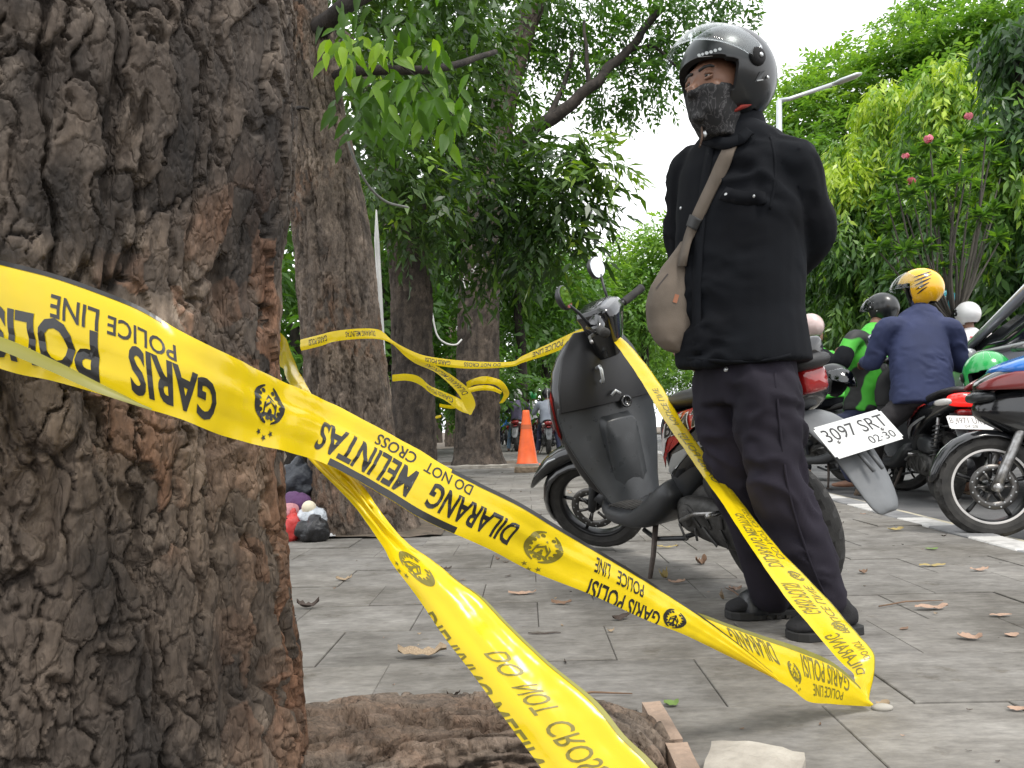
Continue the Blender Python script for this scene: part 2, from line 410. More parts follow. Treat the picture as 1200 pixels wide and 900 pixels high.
# pavement: a bed with individual slabs in running bond (near), one joined part beyond
bm = bmesh.new()
q = [road_pt(-8, -4.2, -.0065), road_pt(-8, ROADX, -.0065), road_pt(120, ROADX, -.0065), road_pt(120, -4.2, -.0065)]
bm.faces.new([bm.verts.new(p) for p in q])
pave = tag(bmobj('pavement', bm, MAT['joint']), kind='structure')
SW, SL, TH = .38, .335, .05
def slabmesh(w_, l_, seed):
    bm = bmesh.new(); box(bm, (0, 0, 0), (w_ - .0022, l_ - .0022, TH))
    bmesh.ops.bevel(bm, geom=[e for e in bm.edges if all(v.co.z > 0 for v in e.verts)], offset=.002, segments=1, affect='EDGES')
    me = bpy.data.meshes.new('paving_slab'); bm.to_mesh(me); bm.free(); me.materials.append(MAT['slab']); return me
sm = [slabmesh(SW, SL, k) for k in range(1)]
PIT = (-1.45, .27, .35, 1.56)       # tree pit round the near trunk (x0, x1, y0, y1)
PITS2 = [(-1.62, -.42, 4.35, 5.6), (-1.9, -.6, 8.6, 9.9), (-1.35, .18, 13.3, 14.7)]
far_v, far_f = [], []
ROT = Matrix.Rotation(-R(1.0), 4, 'Z')
nind = 0
for r_ in range(-4, 74):
    y = r_ * SL + .12
    for c_ in range(-12, 10):
        x = c_ * SW + (.19 if r_ % 2 else 0) + .02
        p = ROT @ Vector((x, y, 0)); off = p.dot(RN); wv = SW
        if off - SW / 2 > ROADX - .02 or off < -4.2: continue
        if PIT[0] < p.x < PIT[1] and PIT[2] < p.y < PIT[3] - .03: continue
        if any(a < p.x < b and c < p.y < d for a, b, c, d in PITS2): continue
        zz = -TH / 2 + random.uniform(-.0028, .0028)
        tl = Matrix.Rotation(random.uniform(-.004, .004), 4, 'X') @ Matrix.Rotation(random.uniform(-.003, .003), 4, 'Y')
        xs = 1.0
        if off + SW / 2 > ROADX - .004:          # cut the last slab at the kerb
            nw = ROADX - .006 - (off - SW / 2)
            if nw < .05: continue
            xs = nw / SW; p = p - RN * (SW - nw) / 2
        M4 = Matrix.Translation(Vector((p.x, p.y, zz))) @ ROT @ tl @ Matrix.Diagonal((xs, 1, 1, 1))
        vis = p.y > 1.0 and abs(p.x) < p.y * .70 + .35
        if vis and p.y < 8.6 and nind < 290:
            o = bpy.data.objects.new('paving_slab', sm[0]); COL.objects.link(o); o.parent = pave; o.matrix_basis = M4; nind += 1
        else:
            b0 = len(far_v); far_v += [M4 @ v.co for v in sm[0].vertices]
            far_f += [[b0 + i for i in pl.vertices] for pl in sm[0].polygons]
me = bpy.data.meshes.new('paving_slabs_beyond'); me.from_pydata([tuple(v) for v in far_v], [], far_f)
tag(link('paving_beyond', me, MAT['slab'], pave, smooth=False), kind='stuff')
# soil in the pits
def pit(a, b, c, d, z=-.006):
    bm = bmesh.new(); bmesh.ops.create_grid(bm, x_segments=20, y_segments=20, size=.5)
    for v in bm.verts:
        v.co = Vector((a + (v.co.x + .5) * (b - a), c + (v.co.y + .5) * (d - c), z + .012 * mnoise.noise(v.co * 9)))
    return tag(bmobj('pit_soil', bm, MAT['soil'], pave), kind='stuff')
pit(*PIT, z=-.045)
for P in PITS2: pit(*P, z=.002)

# ================================================================== TREES
BARK1 = barkmat('bark_dark', (.030, .026, .023), (.115, .092, .073), (.33, .28, .23), (.22, .108, .062), 50)
BARK2 = barkmat('bark_brown', (.060, .050, .041), (.18, .148, .120), (.34, .285, .235), (.22, .13, .085), 55)
BARK3 = barkmat('bark_far', (.032, .028, .025), (.09, .075, .062), (.15, .125, .105), (.15, .085, .055), 40)
def trunk_mesh(name, path, rads, mat, parent, nth, nz, cell=(.075, .26), cell2=(.045, .08), amp=.02, dense=None, lobes=None, redf=None, seed=0, zdense=None, world=True):
    """bark-covered trunk: rings along path (z ascending), relief modelled in the mesh."""
    P = catmull(path, 24); Rr = catmull([np.array([r]) for r in rads], 24)[:, 0]
    seglen = np.concatenate([[0], np.cumsum(np.linalg.norm(np.diff(P, axis=0), axis=1))])
    if zdense is None: tt = np.linspace(0, seglen[-1], nz)
    else:
        a, b, n1, n2 = zdense; tt = np.concatenate([np.linspace(0, a, 12, endpoint=False), np.linspace(a, b, n1, endpoint=False), np.linspace(b, seglen[-1], n2)])
    C = np.stack([np.interp(tt, seglen, P[:, k]) for k in range(3)], 1); RR = np.interp(tt, seglen, Rr)
    if dense is None: th = np.linspace(-math.pi, math.pi, nth, endpoint=False)
    else:
        a, b, n2 = dense; th = np.concatenate([np.linspace(a, b, nth, endpoint=False), np.linspace(b, a + 2 * math.pi, n2, endpoint=False)])
    TH_, TT = np.meshgrid(th, tt); RRg = RR[:, None] * np.ones_like(TH_)
    if lobes is not None: RRg = RRg * (1 + lobes(TH_, TT))
    rm = float(np.mean(rads)); dirx, diry = np.cos(TH_), np.sin(TH_)
    p3 = np.stack([dirx * rm, diry * rm, TT], -1)
    period = 2 * math.pi * rm; s = TH_ * rm
    wA = fbm(p3 * np.array([9, 9, 6.]), 5, seed); wB = fbm(p3 * np.array([9, 9, 6.]) + 31, 5, seed + 3)
    wC = fbm(p3 * np.array([30, 30, 22.]), 4, seed + 7); wD = fbm(p3 * np.array([30, 30, 22.]) + 11, 4, seed + 8)
    e, ids, tl = [], [], []
    for k, (cx, cz) in enumerate((cell, cell2)):
        n = max(3, round(period / cx)); g_ = .062 / cx if k == 0 else .05 / cx
        u = s / period * n + (wA * (.80 if nth > 400 else 1.15) + wC * .50) * (1 if k == 0 else 1.0); v = TT / cz + (wB * 1.1 + wD * .45) + (np.floor(u) % 2) * .5 * (k == 0)
        F1, F2, ID = worley2(np.mod(u, 4096), v, seed + 17 * k); e.append(F2 - F1); ids.append(ID); tl.append(F1)
    cL = sst(.01, .095, e[0]); cS = sst(.01, .10, e[1])
    n1 = np.abs(fbm(p3 * np.array([1, 1, .22]) * (.62 / cell[0]) + wC[..., None] * .12, 4, seed + 11)); f1 = sst(.0, .075, n1)
    pm = sst(-.25, .25, fbm(p3 * np.array([2.4, 2.4, 1.6]), 3, seed + 91))
    fine = fbm(p3 * np.array([70, 70, 34.]), 5, seed + 40); midn = fbm(p3 * np.array([13, 13, 5.]), 3, seed + 60)
    h = .62 * cL * (.55 + .45 * pm) + 1.0 * f1 + .62 * (ids[0] - .5) + .30 * cS * pm + .26 * (ids[1] - .5) * (.35 + .65 * pm) + .30 * midn + .30 * fine - .12 * tl[0]
    e = [f1 * cL, cS]; h = h - .15
    disp = amp * (h - .9)
    rad = RRg + disp
    V = np.stack([C[:, 0:1] + dirx * rad, C[:, 1:2] + diry * rad, C[:, 2:3] + 0 * rad], -1).reshape(-1, 3)
    n, m_ = TH_.shape[1], TH_.shape[0]
    i = np.arange(m_ - 1)[:, None] * n; j = np.arange(n)[None, :]; j2 = (j + 1) % n
    F = np.stack([i + j, i + j2, i + n + j2, i + n + j], -1).reshape(-1, 4)
    plate_ = np.clip(.5 * ids[0] + .25 * ids[1] + .35 * fbm(p3 * np.array([4, 4, 2.5]), 3, seed + 71) + .12 - .30 * sst(.72, 1.05, TT + .2 * midn) * (1.0 if nth > 400 else 0.0), 0, 1)
    red = np.zeros_like(TH_) if redf is None else redf(TH_, TT, p3, ids, e)
    return npmesh(name, V, F, mat, parent, world, True, {'red': ('POINT', red), 'plate': ('POINT', plate_)})
LEAF_DARK = leafmat('leaf_dark', [(0, (.016, .036, .012)), (.45, (.04, .088, .019)), (.8, (.10, .19, .026)), (1, (.24, .36, .035))], .28, .34)
LEAF_MID = leafmat('leaf_mid', [(0, (.028, .065, .018)), (.45, (.065, .15, .028)), (.8, (.14, .28, .04)), (1, (.28, .43, .05))], .40)
LEAF_DROOP = leafmat('leaf_droop', [(0, (.028, .065, .026)), (.4, (.065, .145, .038)), (.72, (.16, .30, .04)), (1, (.40, .52, .055))], .36, .33)
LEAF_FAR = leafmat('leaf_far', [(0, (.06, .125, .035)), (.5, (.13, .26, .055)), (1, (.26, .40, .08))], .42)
LEAF_BRIGHT = leafmat('leaf_bright', [(0, (.028, .07, .012)), (.5, (.085, .19, .018)), (1, (.28, .45, .03))], .45, .36)
def nrm(a): return a / np.maximum(np.linalg.norm(a, axis=-1, keepdims=True), 1e-9)
class Leaves:
    def __init__(s): s.V, s.T = [], []
    def add(s, base, axis, side, L, W, tone, cup=.18):
        up = np.cross(side, axis)
        mid = base + axis * (L * .42)[:, None]
        a = mid + side * (W * .5)[:, None] + up * (W * cup)[:, None]; b = mid - side * (W * .5)[:, None] + up * (W * cup)[:, None]
        tip = base + axis * L[:, None] - up * (L * .06)[:, None]
        s.V.append(np.stack([base, a, tip, b], 1)); s.T.append(tone)
    def twigs(s, O, D, ln, K, L, W, tone, splay=.9, droop=.35, jit=.25, cup=.18):
        N = len(O)
        if N == 0: return
        ref = np.where(np.abs(D[:, 2:3]) > .9, np.array([[1., 0, 0]]), np.array([[0, 0, 1.]]))
        S = nrm(np.cross(D, ref) + RNG.normal(0, .35, (N, 3)))
        for k in range(K):
            f = (k + .5) / K
            base = O + D * (ln * f) + np.array([0, 0, -1.]) * (droop * ln * f * f)
            sg = 1 if k % 2 else -1
            ax = nrm(D * (.55 if k < K - 1 else 1.4) + S * sg * splay + np.array([0, 0, -1.]) * droop + RNG.normal(0, jit, (N, 3)))
            nr = nrm(np.cross(S, D) + RNG.normal(0, jit * 1.4, (N, 3))); sd = nrm(np.cross(ax, nr))
            l = L * RNG.uniform(.7, 1.2, N)
            s.add(base, ax, sd, l, W * l / L * RNG.uniform(.8, 1.15, N), np.clip(tone + RNG.normal(0, .07, N) + .10 * f, 0, 1), cup)
    def build(s, name, mat, parent, world=True, kind='stuff'):
        V = np.concatenate(s.V); T = np.concatenate(s.T); n = len(V)
        F = np.arange(n * 4).reshape(n, 4)
        o = npmesh(name, V.reshape(-1, 3), F, mat, parent, world, False, {'tone': ('FACE', T)})
        if kind: o['kind'] = kind
        return o
def blob_twigs(c, r, n, squash=(1, 1, 1), holes=.0, hs=1.3, down=.25, shell=2.2, seed=0):
    u = nrm(RNG.normal(size=(n, 3))); rr = RNG.random(n) ** (1 / shell)
    c = np.array(c); r0 = r * (1 + .28 * vnoise(u * 2.1 + c[None] * .37, seed))
    P = c + u * (rr * r0)[:, None] * np.array(squash)
    D = nrm(u * np.array(squash) + RNG.normal(0, .45, (n, 3)) + np.array([0, 0, -down]))
    keep = vnoise(P * hs, seed + 5) > holes * 2 - 1
    return P[keep], D[keep]
def crown(name, mat, parent, blobs, dens=1.0, L=.12, W=.04, ln=.30, K=9, tone=.4, holes=.22, hs=1.1, squash=(1, 1, .8), down=.25, splay=.9, droop=.35, young=.0, seed=0):
    """blobs: (px, py, depth, radius in px[, tone])"""
    lv = Leaves()
    for bi, b in enumerate(blobs):
        c = at(b[0], b[1], b[2]); r = b[3] / FPX * b[2]; t0 = b[4] if len(b) > 4 else tone
        n = int(dens * 26 * (r / max(ln, .1)) ** 2.05) + 8
        O, D = blob_twigs(c, r, n, squash, holes, hs, down, seed=seed + bi * 13)
        t = t0 + RNG.normal(0, .08, len(O)) + .22 * (vnoise(O * 1.7, seed + 2)) 
        if young: t = np.where(RNG.random(len(O)) < young, t + .42, t)
        lv.twigs(O, D, ln, K, L, W, t, splay, droop)
    return lv.build(name, mat, parent)
def limbs(name, parent, lst, mat=BARK3, seg=9):
    for pts, r0, r1 in lst:
        bm = bmesh.new(); P = catmull([np.array(p) for p in pts], 8)
        n = len(P); P = [Vector(p) + Vector((mnoise.noise(Vector(p) * 3), mnoise.noise(Vector(p) * 3 + Vector((9, 0, 0))), 0)) * r0 * .5 for p in P]
        tube(bm, P, [r0 + (r1 - r0) * i / (n - 1) for i in range(n)], seg)
        bmobj(name, bm, mat, parent, True)
def A(px, py, Y): return np.array(at(px, py, Y))

# ---- the near trunk
c1 = np.array([-.690, 1.06, 0])
t1 = thing('tree', 'huge dark furrowed tree trunk close up, wrapped by the wide police tape', 'tree', c1)
def lob1(th, z):
    d = np.angle(np.exp(1j * (th - R(2)))); rib = np.exp(-(d / .22) ** 2) * .05
    g = np.angle(np.exp(1j * (th + R(16)))); gro = -np.exp(-(g / .075) ** 2) * .05
    return rib + gro * sst(1.3, .2, z) + .03 * np.sin(th * 3 + z * .7) + .055 * np.exp(-z * 3.2)
def red1(th, z, p3, ids, e):
    n = fbm(p3 * np.array([5., 5., 3.]), 3, 77)
    d = np.angle(np.exp(1j * (th - R(6)))); rib = np.exp(-(d / .30) ** 2) * sst(1.05, .8, z) * .75
    return np.clip(rib * sst(.35, .6, ids[1]) + sst(.10, .30, n) * sst(.45, .62, ids[1]) * e[0] * sst(1.1, .7, z) * .8 + sst(.3, .5, n) * .25, 0, 1)
trunk_mesh('trunk', [c1 + (0, 0, -.05), c1 + (-.005, 0, .35), c1 + (-.012, 0, .75), c1 + (-.005, 0, 1.15), c1 + (-.03, 0, 2.4), c1 + (-.15, .05, 4.6)], [.352, .346, .340, .352, .33, .28], BARK1, t1, 470, 0, (.048, .19), (.026, .050), .0165, (R(-112), R(38), 70), lob1, red1, 3, (.12, 1.28, 520, 60))
lb = [([c1 + (-.15, .05, 4.4), c1 + (.3, .6, 5.4), c1 + (1.0, 1.2, 6.2)], .16, .05), ([c1 + (-.15, .05, 4.5), c1 + (-.9, -.3, 5.6), c1 + (-1.8, -.6, 6.3)], .15, .05)]
limbs('limb', t1, lb, BARK1)
lv = Leaves()
for cc, rr in (((-.2, 2.0, 6.4), 1.5), ((-1.8, .6, 6.5), 1.5), ((-.7, .6, 6.9), 1.4)):
    O, D = blob_twigs(cc, rr, 420, (1, 1, .6), .2); lv.twigs(O, D, .35, 9, .14, .05, np.full(len(O), .4))
lv.build('crown', LEAF_MID, t1)  # crown out of view overhead; its leaves added to shade the ground
# root swelling out of the pit
def root_mesh():
    P = catmull([np.array(p) for p in ((-.55, 1.12, .01), (-.22, 1.30, .018), (.0, 1.36, .012), (.15, 1.38, -.015), (.25, 1.36, -.07))], 70)
    nth = 240; th = np.linspace(0, 2 * math.pi, nth, endpoint=False)
    T = np.gradient(P, axis=0); T = nrm(T); N1 = nrm(np.cross(T, np.array([0, 0, 1.]))); N2 = np.cross(N1, T)
    n = len(P); rr = np.interp(np.linspace(0, 1, n), [0, .3, .6, .85, 1], [.17, .125, .115, .095, .03])
    U = np.cos(th)[None, :, None] * N1[:, None, :] * 1.25 + np.sin(th)[None, :, None] * N2[:, None, :] * .80
    base = P[:, None, :] + U * rr[:, None, None]
    q = base * np.array([16., 30, 30]); w_ = fbm(q * .4, 3, 5)
    rid = 1 - np.abs(fbm(base * np.array([9, 40., 40]) + w_[..., None] * 1.5, 4, 9)) * 2
    _, _, ID = worley2(base[..., 0] * 16 + w_ * 2, base[..., 1] * 34 + base[..., 2] * 20, 4)
    S_ = np.concatenate([[0], np.cumsum(np.linalg.norm(np.diff(P, axis=0), axis=1))])[:, None] + 0 * th[None, :]
    cyl = np.stack([S_, np.cos(th)[None, :] * .12 + 0 * S_, np.sin(th)[None, :] * .12 + 0 * S_], -1)
    wv_ = fbm(cyl * np.array([7, 9, 9.]), 3, 61)[..., None] * np.array([.02, .035, .035])
    def nn(a_, b_, o, sd): return fbm((cyl + wv_) * np.array([a_, b_, b_]), o, sd)
    crk = sst(.0, .09, np.abs(nn(4.5, 26, 4, 19))); crk2 = sst(.0, .08, np.abs(nn(13, 30, 4, 21))); fl_ = nn(6, 30, 4, 29) * 3.2; terr_ = (np.floor(fl_) + sst(.4, .6, fl_ - np.floor(fl_))) / 3.2
    fib = nn(9, 110, 3, 33)
    h = .75 * crk + .35 * crk2 + .75 * terr_ + .22 * fib + .5 * fbm(base * 7.0, 3, 44) - .6
    V = base + U * (h * .030)[..., None]
    i = np.arange(n - 1)[:, None] * nth; j = np.arange(nth)[None, :]; j2 = (j + 1) % nth
    F = np.stack([i + j, i + j2, i + nth + j2, i + nth + j], -1).reshape(-1, 4)
    red = np.clip(sst(-.1, .5, fbm(base * 9, 3, 12)) * .30 + (ID > .75) * .2, 0, 1)
    return npmesh('root', V.reshape(-1, 3), F, BARK2, t1, True, True, {'red': ('POINT', red), 'plate': ('POINT', np.clip(.30 + .4 * ID + .5 * terr_, 0, 1))})
root_mesh()

# ---- second trunk, brown, leaning left
c2 = np.array(gnd(424, 624)); c2[1] += .22
t2 = thing('tree', 'brown leaning tree with tape round its trunk and rubbish at its foot', 'tree', c2)
def red2(th, z, p3, ids, e): return np.clip(sst(.05, .4, fbm(p3 * 3, 3, 21)) * .7 * sst(.4, .6, ids[1]), 0, 1)
Y2 = c2[1]
def c2at(px, py): return np.array(at(px, py, Y2))
trunk_mesh('trunk', [c2 + (0, 0, -.06), c2at(418, 560), c2at(404, 420), c2at(388, 270), c2at(366, 130), c2at(352, 20), c2at(335, -160)], [.30, .262, .238, .228, .20, .18, .16], BARK2, t2, 280, 440, (.042, .16), (.022, .05), .019, None, lambda th, z: .04 * np.sin(2 * th + z) + .12 * np.exp(-z * 5), red2, 8)
limbs('limb', t2, [([c2at(372, 110), A(400, 88, Y2 - .1), A(440, 82, Y2 - .2), A(520, 80, Y2), A(580, 60, Y2 + .6)], .045, .018),
                   ([c2at(345, 128), A(352, 126, Y2 - .3), A(362, 128, Y2 - .32)], .014, .006),
                   ([c2at(370, 40), A(395, 20, Y2 - .3), A(440, -10, Y2 - .2), A(520, -40, Y2)], .07, .03),
                   ([A(440, 62, Y2 - .55), A(462, 72, Y2 - .55), A(490, 92, Y2 - .55), A(512, 120, Y2 - .55)], .006, .003)], BARK3)
# picked-out leaves near the camera: parts
LM = []
for k in range(5):
    bm = bmesh.new(); w_, dr = .17 + .04 * k / 4, .12 + .08 * k
    prof = [(0, .0), (.18, .75), (.42, 1.0), (.7, .68), (1, 0)]
    L_, C_, Rr_ = [], [], []
    for x, wy in prof:
        z = -dr * x * x
        C_.append(bm.verts.new((x, 0, z)))
        if wy: L_.append(bm.verts.new((x - .02, wy * w_, z + wy * w_ * .35))); Rr_.append(bm.verts.new((x + .02, -wy * w_, z + wy * w_ * .35)))
    for S_ in (L_, Rr_):
        bm.faces.new((C_[0], C_[1], S_[0]))
        for i in range(2): bm.faces.new((C_[i + 1], C_[i + 2], S_[i + 1], S_[i]))
        bm.faces.new((C_[3], C_[4], S_[2]))
    me = bpy.data.meshes.new('leaf'); bmesh.ops.recalc_face_normals(bm, faces=bm.faces[:]); bm.to_mesh(me); bm.free()
    a_ = me.attributes.new('tone', 'FLOAT', 'FACE'); a_.data.foreach_set('value', np.full(len(me.polygons), [.15, .3, .45, .65, .95][k], np.float32))
    me.materials.append(LEAF_BRIGHT); me.polygons.foreach_set('use_smooth', [True] * len(me.polygons)); LM.append(me)
def put_leaf(p, ax, nr, L, k, parent):
    ax = Vector(ax).normalized(); sd = Vector(nr).cross(ax).normalized(); n_ = ax.cross(sd)
    o = bpy.data.objects.new('leaf', LM[k]); COL.objects.link(o); o.parent = parent
    o.matrix_parent_inverse = fullmat(parent).inverted()
    o.matrix_basis = Matrix.Translation(Vector(p)) @ Matrix((ax, sd, n_)).transposed().to_4x4() @ Matrix.Scale(L, 4)
def leaf_spray(cx, cy, Y, sx, sy, n, Lpx, tones, down=.7, dirx=0):
    for _ in range(n):
        px = cx + random.gauss(0, 1) * sx; py = cy + random.gauss(0, 1) * sy; y = Y + random.uniform(-.25, .25)
        ax = Vector((random.uniform(-1, 1) * .8 + dirx, random.uniform(-.5, .5), -down + random.uniform(-.35, .35)))
        nr = Vector((random.uniform(-.5, .5), -1 + random.uniform(-.3, .3), random.uniform(0, .8)))
        put_leaf(at(px, py, y), ax, nr, Lpx / FPX * y * random.uniform(.7, 1.25), random.choice(tones), t2)
leaf_spray(505, 120, 4.1, 22, 22, 46, 34, (1, 2, 2, 3))
leaf_spray(455, 115, 4.1, 25, 20, 34, 30, (0, 1, 2, 3))
leaf_spray(420, 120, 4.2, 12, 25, 20, 28, (0, 1, 2))
leaf_spray(435, 55, 4.1, 22, 8, 22, 24, (3, 4, 4), .5)
leaf_spray(395, 50, 4.1, 10, 16, 18, 26, (2, 3, 3, 4), .7)
leaf_spray(505, 58, 4.2, 12, 8, 14, 24, (1, 2, 3))
leaf_spray(470, 22, 4.3, 40, 16, 44, 26, (0, 0, 1, 2))
leaf_spray(440, 150, 4.4, 18, 16, 22, 26, (0, 0, 1))
crown('crown', LEAF_DARK, t2, [(430, 20, 5.6, 75), (510, 30, 5.9, 70), (470, 95, 5.8, 55), (420, 150, 5.9, 50), (460, 170, 5.9, 50), (380, -60, 5.2, 90), (520, -60, 5.6, 90)], .8, .12, .045, .30, 8, .5, .2, 1.4, seed=31)

# ---- third and fourth trunks and their dark hanging crowns
c3 = np.array(gnd(484, 562)); t3 = thing('tree', 'dark tree trunk between the brown leaning tree and the straight one', 'tree', c3)
Y3 = c3[1]
trunk_mesh('trunk', [c3 + (0, 0, -.05), A(484, 500, Y3), A(483, 400, Y3), A(480, 320, Y3), A(468, 240, Y3), A(440, 160, Y3), A(400, 40, Y3)], [.30, .27, .25, .25, .22, .17, .13], BARK3, t3, 120, 200, (.06, .2), (.04, .07), .02, seed=12)
limbs('limb', t3, [([A(478, 300, Y3), A(500, 240, Y3 - .2), A(530, 190, Y3 - .3), A(545, 60, Y3)], .12, .06), ([A(462, 240, Y3), A(430, 200, Y3 - .5), A(414, 175, Y3 - .8)], .05, .02),
                   ([A(545, 60, Y3), A(560, 0, Y3), A(590, -60, Y3)], .06, .04)])
crown('crown', LEAF_DARK, t3, [(455, 190, 7.6, 60), (500, 215, 7.8, 55), (430, 240, 8.6, 45), (520, 150, 8.4, 60), (480, 265, 8.2, 48), (455, 120, 8.0, 70), (540, 95, 8.5, 60), (560, 20, 8.8, 70), (500, 20, 8.6, 80)], .85, .15, .055, .34, 9, .36, .2, 1.1, droop=.5, young=.05, seed=51)
c4 = np.array(gnd(560, 545)); c4[1] += .3
t4 = thing('tree', 'straight dark tree with a loose tape ring round its trunk', 'tree', c4)
Y4 = c4[1]
trunk_mesh('trunk', [c4 + (0, 0, -.05), A(560, 520, Y4), A(560, 440, Y4), A(561, 340, Y4), A(566, 250, Y4), A(576, 190, Y4), A(590, 115, Y4), A(607, 55, Y4), A(632, -10, Y4), A(660, -80, Y4)], [.44, .38, .365, .35, .33, .29, .25, .22, .19, .15], BARK3, t4, 140, 320, (.07, .22), (.04, .08), .024, None, lambda th, z: .15 * np.exp(-z * 4), seed=22)
limbs('limb', t4, [([A(572, 215, Y4), A(610, 165, Y4 - .4), A(650, 135, Y4 - .6), A(690, 104, Y4 - .6), A(735, 60, Y4 - .3), A(775, 10, Y4)], .15, .06),
                   ([A(690, 104, Y4 - .6), A(688, 70, Y4 - .6), A(684, 25, Y4 - .4)], .05, .025),
                   ([A(640, 142, Y4 - .5), A(660, 100, Y4), A(672, 60, Y4 + .3)], .06, .03),
                   ([A(565, 230, Y4), A(540, 160, Y4 + .4), A(512, 60, Y4 + .6)], .12, .05),
                   ([A(735, 60, Y4 - .3), A(765, 55, Y4 - .3), A(795, 80, Y4 - .4)], .04, .02),
                   ([A(568, 292, Y4 - .3), A(555, 270, Y4 - .9), A(545, 250, Y4 - 1.2)], .035, .02), ([A(568, 292, Y4 - .3), A(590, 283, Y4 - .9), A(604, 270, Y4 - 1.2)], .03, .015)])
crown('hanging_foliage', LEAF_DARK, t4, [(555, 220, 9.5, 55, .30), (610, 255, 9.3, 60, .26), (655, 225, 9.3, 55, .32), (678, 192, 9.1, 40, .70), (640, 185, 9.6, 45, .48), (600, 190, 10, 50, .34), (650, 285, 9.6, 42, .28), (676, 240, 9.4, 32, .34), (525, 290, 10, 45, .42), (590, 300, 10, 36, .36), (560, 160, 10.5, 50, .40), (708, 190, 9.1, 20, .78)], .85, .21, .062, .42, 9, .34, .16, .9, (1, 1, .85), droop=.55, young=.06, seed=71)
crown('crown', LEAF_MID, t4, [(540, 60, 14, 75, .22), (620, 50, 14.5, 75, .30), (600, 120, 14, 60, .26), (690, 55, 14, 55, .42), (735, 95, 13.5, 42, .44), (760, 40, 13.5, 48, .42), (706, 120, 13.6, 26, .46), (778, 105, 13.2, 26, .42), (660, 0, 14, 70, .28), (800, 0, 13.6, 60, .36), (868, 0, 13.4, 34, .32), (480, 40, 14, 80, .2), (650, 150, 14, 44, .40), (745, 0, 13, 60, .33), (820, 35, 13.4, 26, .42), (722, 128, 13.6, 16, .5)], .75, .15, .06, .36, 9, .38, .30, .9, (1, 1, .9), seed=91)
# ---- thinner trunks further along the row
for (px, py, r_, Yo, lab, sd) in ((530, 523, .24, 0, 'slim reddish tree trunk just left of the straight dark tree', 33), (513, 519, .16, 2.5, 'thin dark tree trunk with tape round it, farther along the row', 34), (588, 516, .2, 5, 'thin far tree trunk half hidden behind the straight dark one', 35)):
    c = np.array(gnd(px, py)); c[1] += Yo * .3; t = thing('tree', lab, 'tree', c); Y = c[1]
    trunk_mesh('trunk', [c + (0, 0, -.05), A(px, 480, Y), A(px - 1, 420, Y), A(px - 4, 330, Y), A(px - 12, 200, Y)], [r_ * 1.25, r_ * 1.05, r_, r_ * .95, r_ * .7], BARK2 if sd == 33 else BARK3, t, 60, 120, (.09, .25), (.05, .1), .025, seed=sd)
    crown('crown', LEAF_MID, t, [(px - 10, 260, Y, 50, .34), (px - 30, 300, Y + 1, 45, .36), (px + 15, 320, Y + 1, 40, .36), (px - 5, 200, Y, 60, .3)], .5, .22, .08, .5, 8, .35, .2, .6, seed=sd)
# ---- green belt behind the trunks: single trees
far = [('dark green tree behind the straight trunk, left of the gap in the canopy', [(600, 300, 22, 50, .3), (640, 330, 23, 48, .34), (560, 330, 22, 60, .26), (620, 370, 23, 50, .4), (585, 250, 22, 50, .25)], (610, 400)),
       ('light green tree above the distant riders', [(655, 390, 30, 42, .62), (690, 360, 31, 40, .66), (640, 430, 30, 42, .58), (680, 420, 31, 45, .55), (610, 430, 30, 36, .5), (700, 330, 31, 30, .6)], (660, 440)),
       ('shaded green tree seen between the brown and the dark trunk', [(440, 300, 18, 60, .3), (470, 360, 18, 60, .3), (430, 400, 18, 60, .28), (500, 330, 19, 60, .3), (520, 400, 19, 50, .3), (480, 440, 18, 40, .3)], (460, 430)),
       ('green tree in the narrow gap beside the huge near trunk', [(345, 380, 14, 60, .42), (330, 300, 14, 60, .35), (370, 440, 14, 60, .42), (335, 450, 14, 40, .45), (310, 200, 14, 80, .3)], (345, 440)),
       ('bright feathery tree across the road, seen left of the rider standing', [(752, 302, 32, 36, .7), (780, 272, 31, 26, .74), (735, 320, 32, 50, .55), (792, 318, 31, 44, .5), (720, 370, 32, 40, .5), (760, 370, 31, 50, .35)], (755, 400))]
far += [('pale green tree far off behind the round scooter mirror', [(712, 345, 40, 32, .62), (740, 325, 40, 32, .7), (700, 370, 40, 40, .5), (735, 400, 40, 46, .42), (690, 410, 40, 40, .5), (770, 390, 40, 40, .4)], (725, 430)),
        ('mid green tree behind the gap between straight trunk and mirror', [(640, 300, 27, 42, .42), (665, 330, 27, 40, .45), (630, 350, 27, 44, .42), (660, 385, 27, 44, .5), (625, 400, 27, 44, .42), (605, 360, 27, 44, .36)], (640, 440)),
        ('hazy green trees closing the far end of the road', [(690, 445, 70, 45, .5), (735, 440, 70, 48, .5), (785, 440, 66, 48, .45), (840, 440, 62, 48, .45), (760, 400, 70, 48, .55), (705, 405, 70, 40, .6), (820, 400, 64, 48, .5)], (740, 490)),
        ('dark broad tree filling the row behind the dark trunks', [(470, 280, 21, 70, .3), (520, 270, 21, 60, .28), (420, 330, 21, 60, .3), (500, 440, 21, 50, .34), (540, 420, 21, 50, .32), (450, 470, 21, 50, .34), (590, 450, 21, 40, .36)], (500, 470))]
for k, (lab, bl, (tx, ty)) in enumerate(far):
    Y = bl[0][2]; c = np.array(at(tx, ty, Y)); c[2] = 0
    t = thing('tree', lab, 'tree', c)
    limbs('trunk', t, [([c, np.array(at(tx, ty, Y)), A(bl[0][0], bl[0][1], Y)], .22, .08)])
    crown('crown', LEAF_FAR if k in (1, 4, 5, 7) else LEAF_MID, t, bl, 1.15, .30, .11, .62, 8, .4, .10, .5, seed=200 + k)
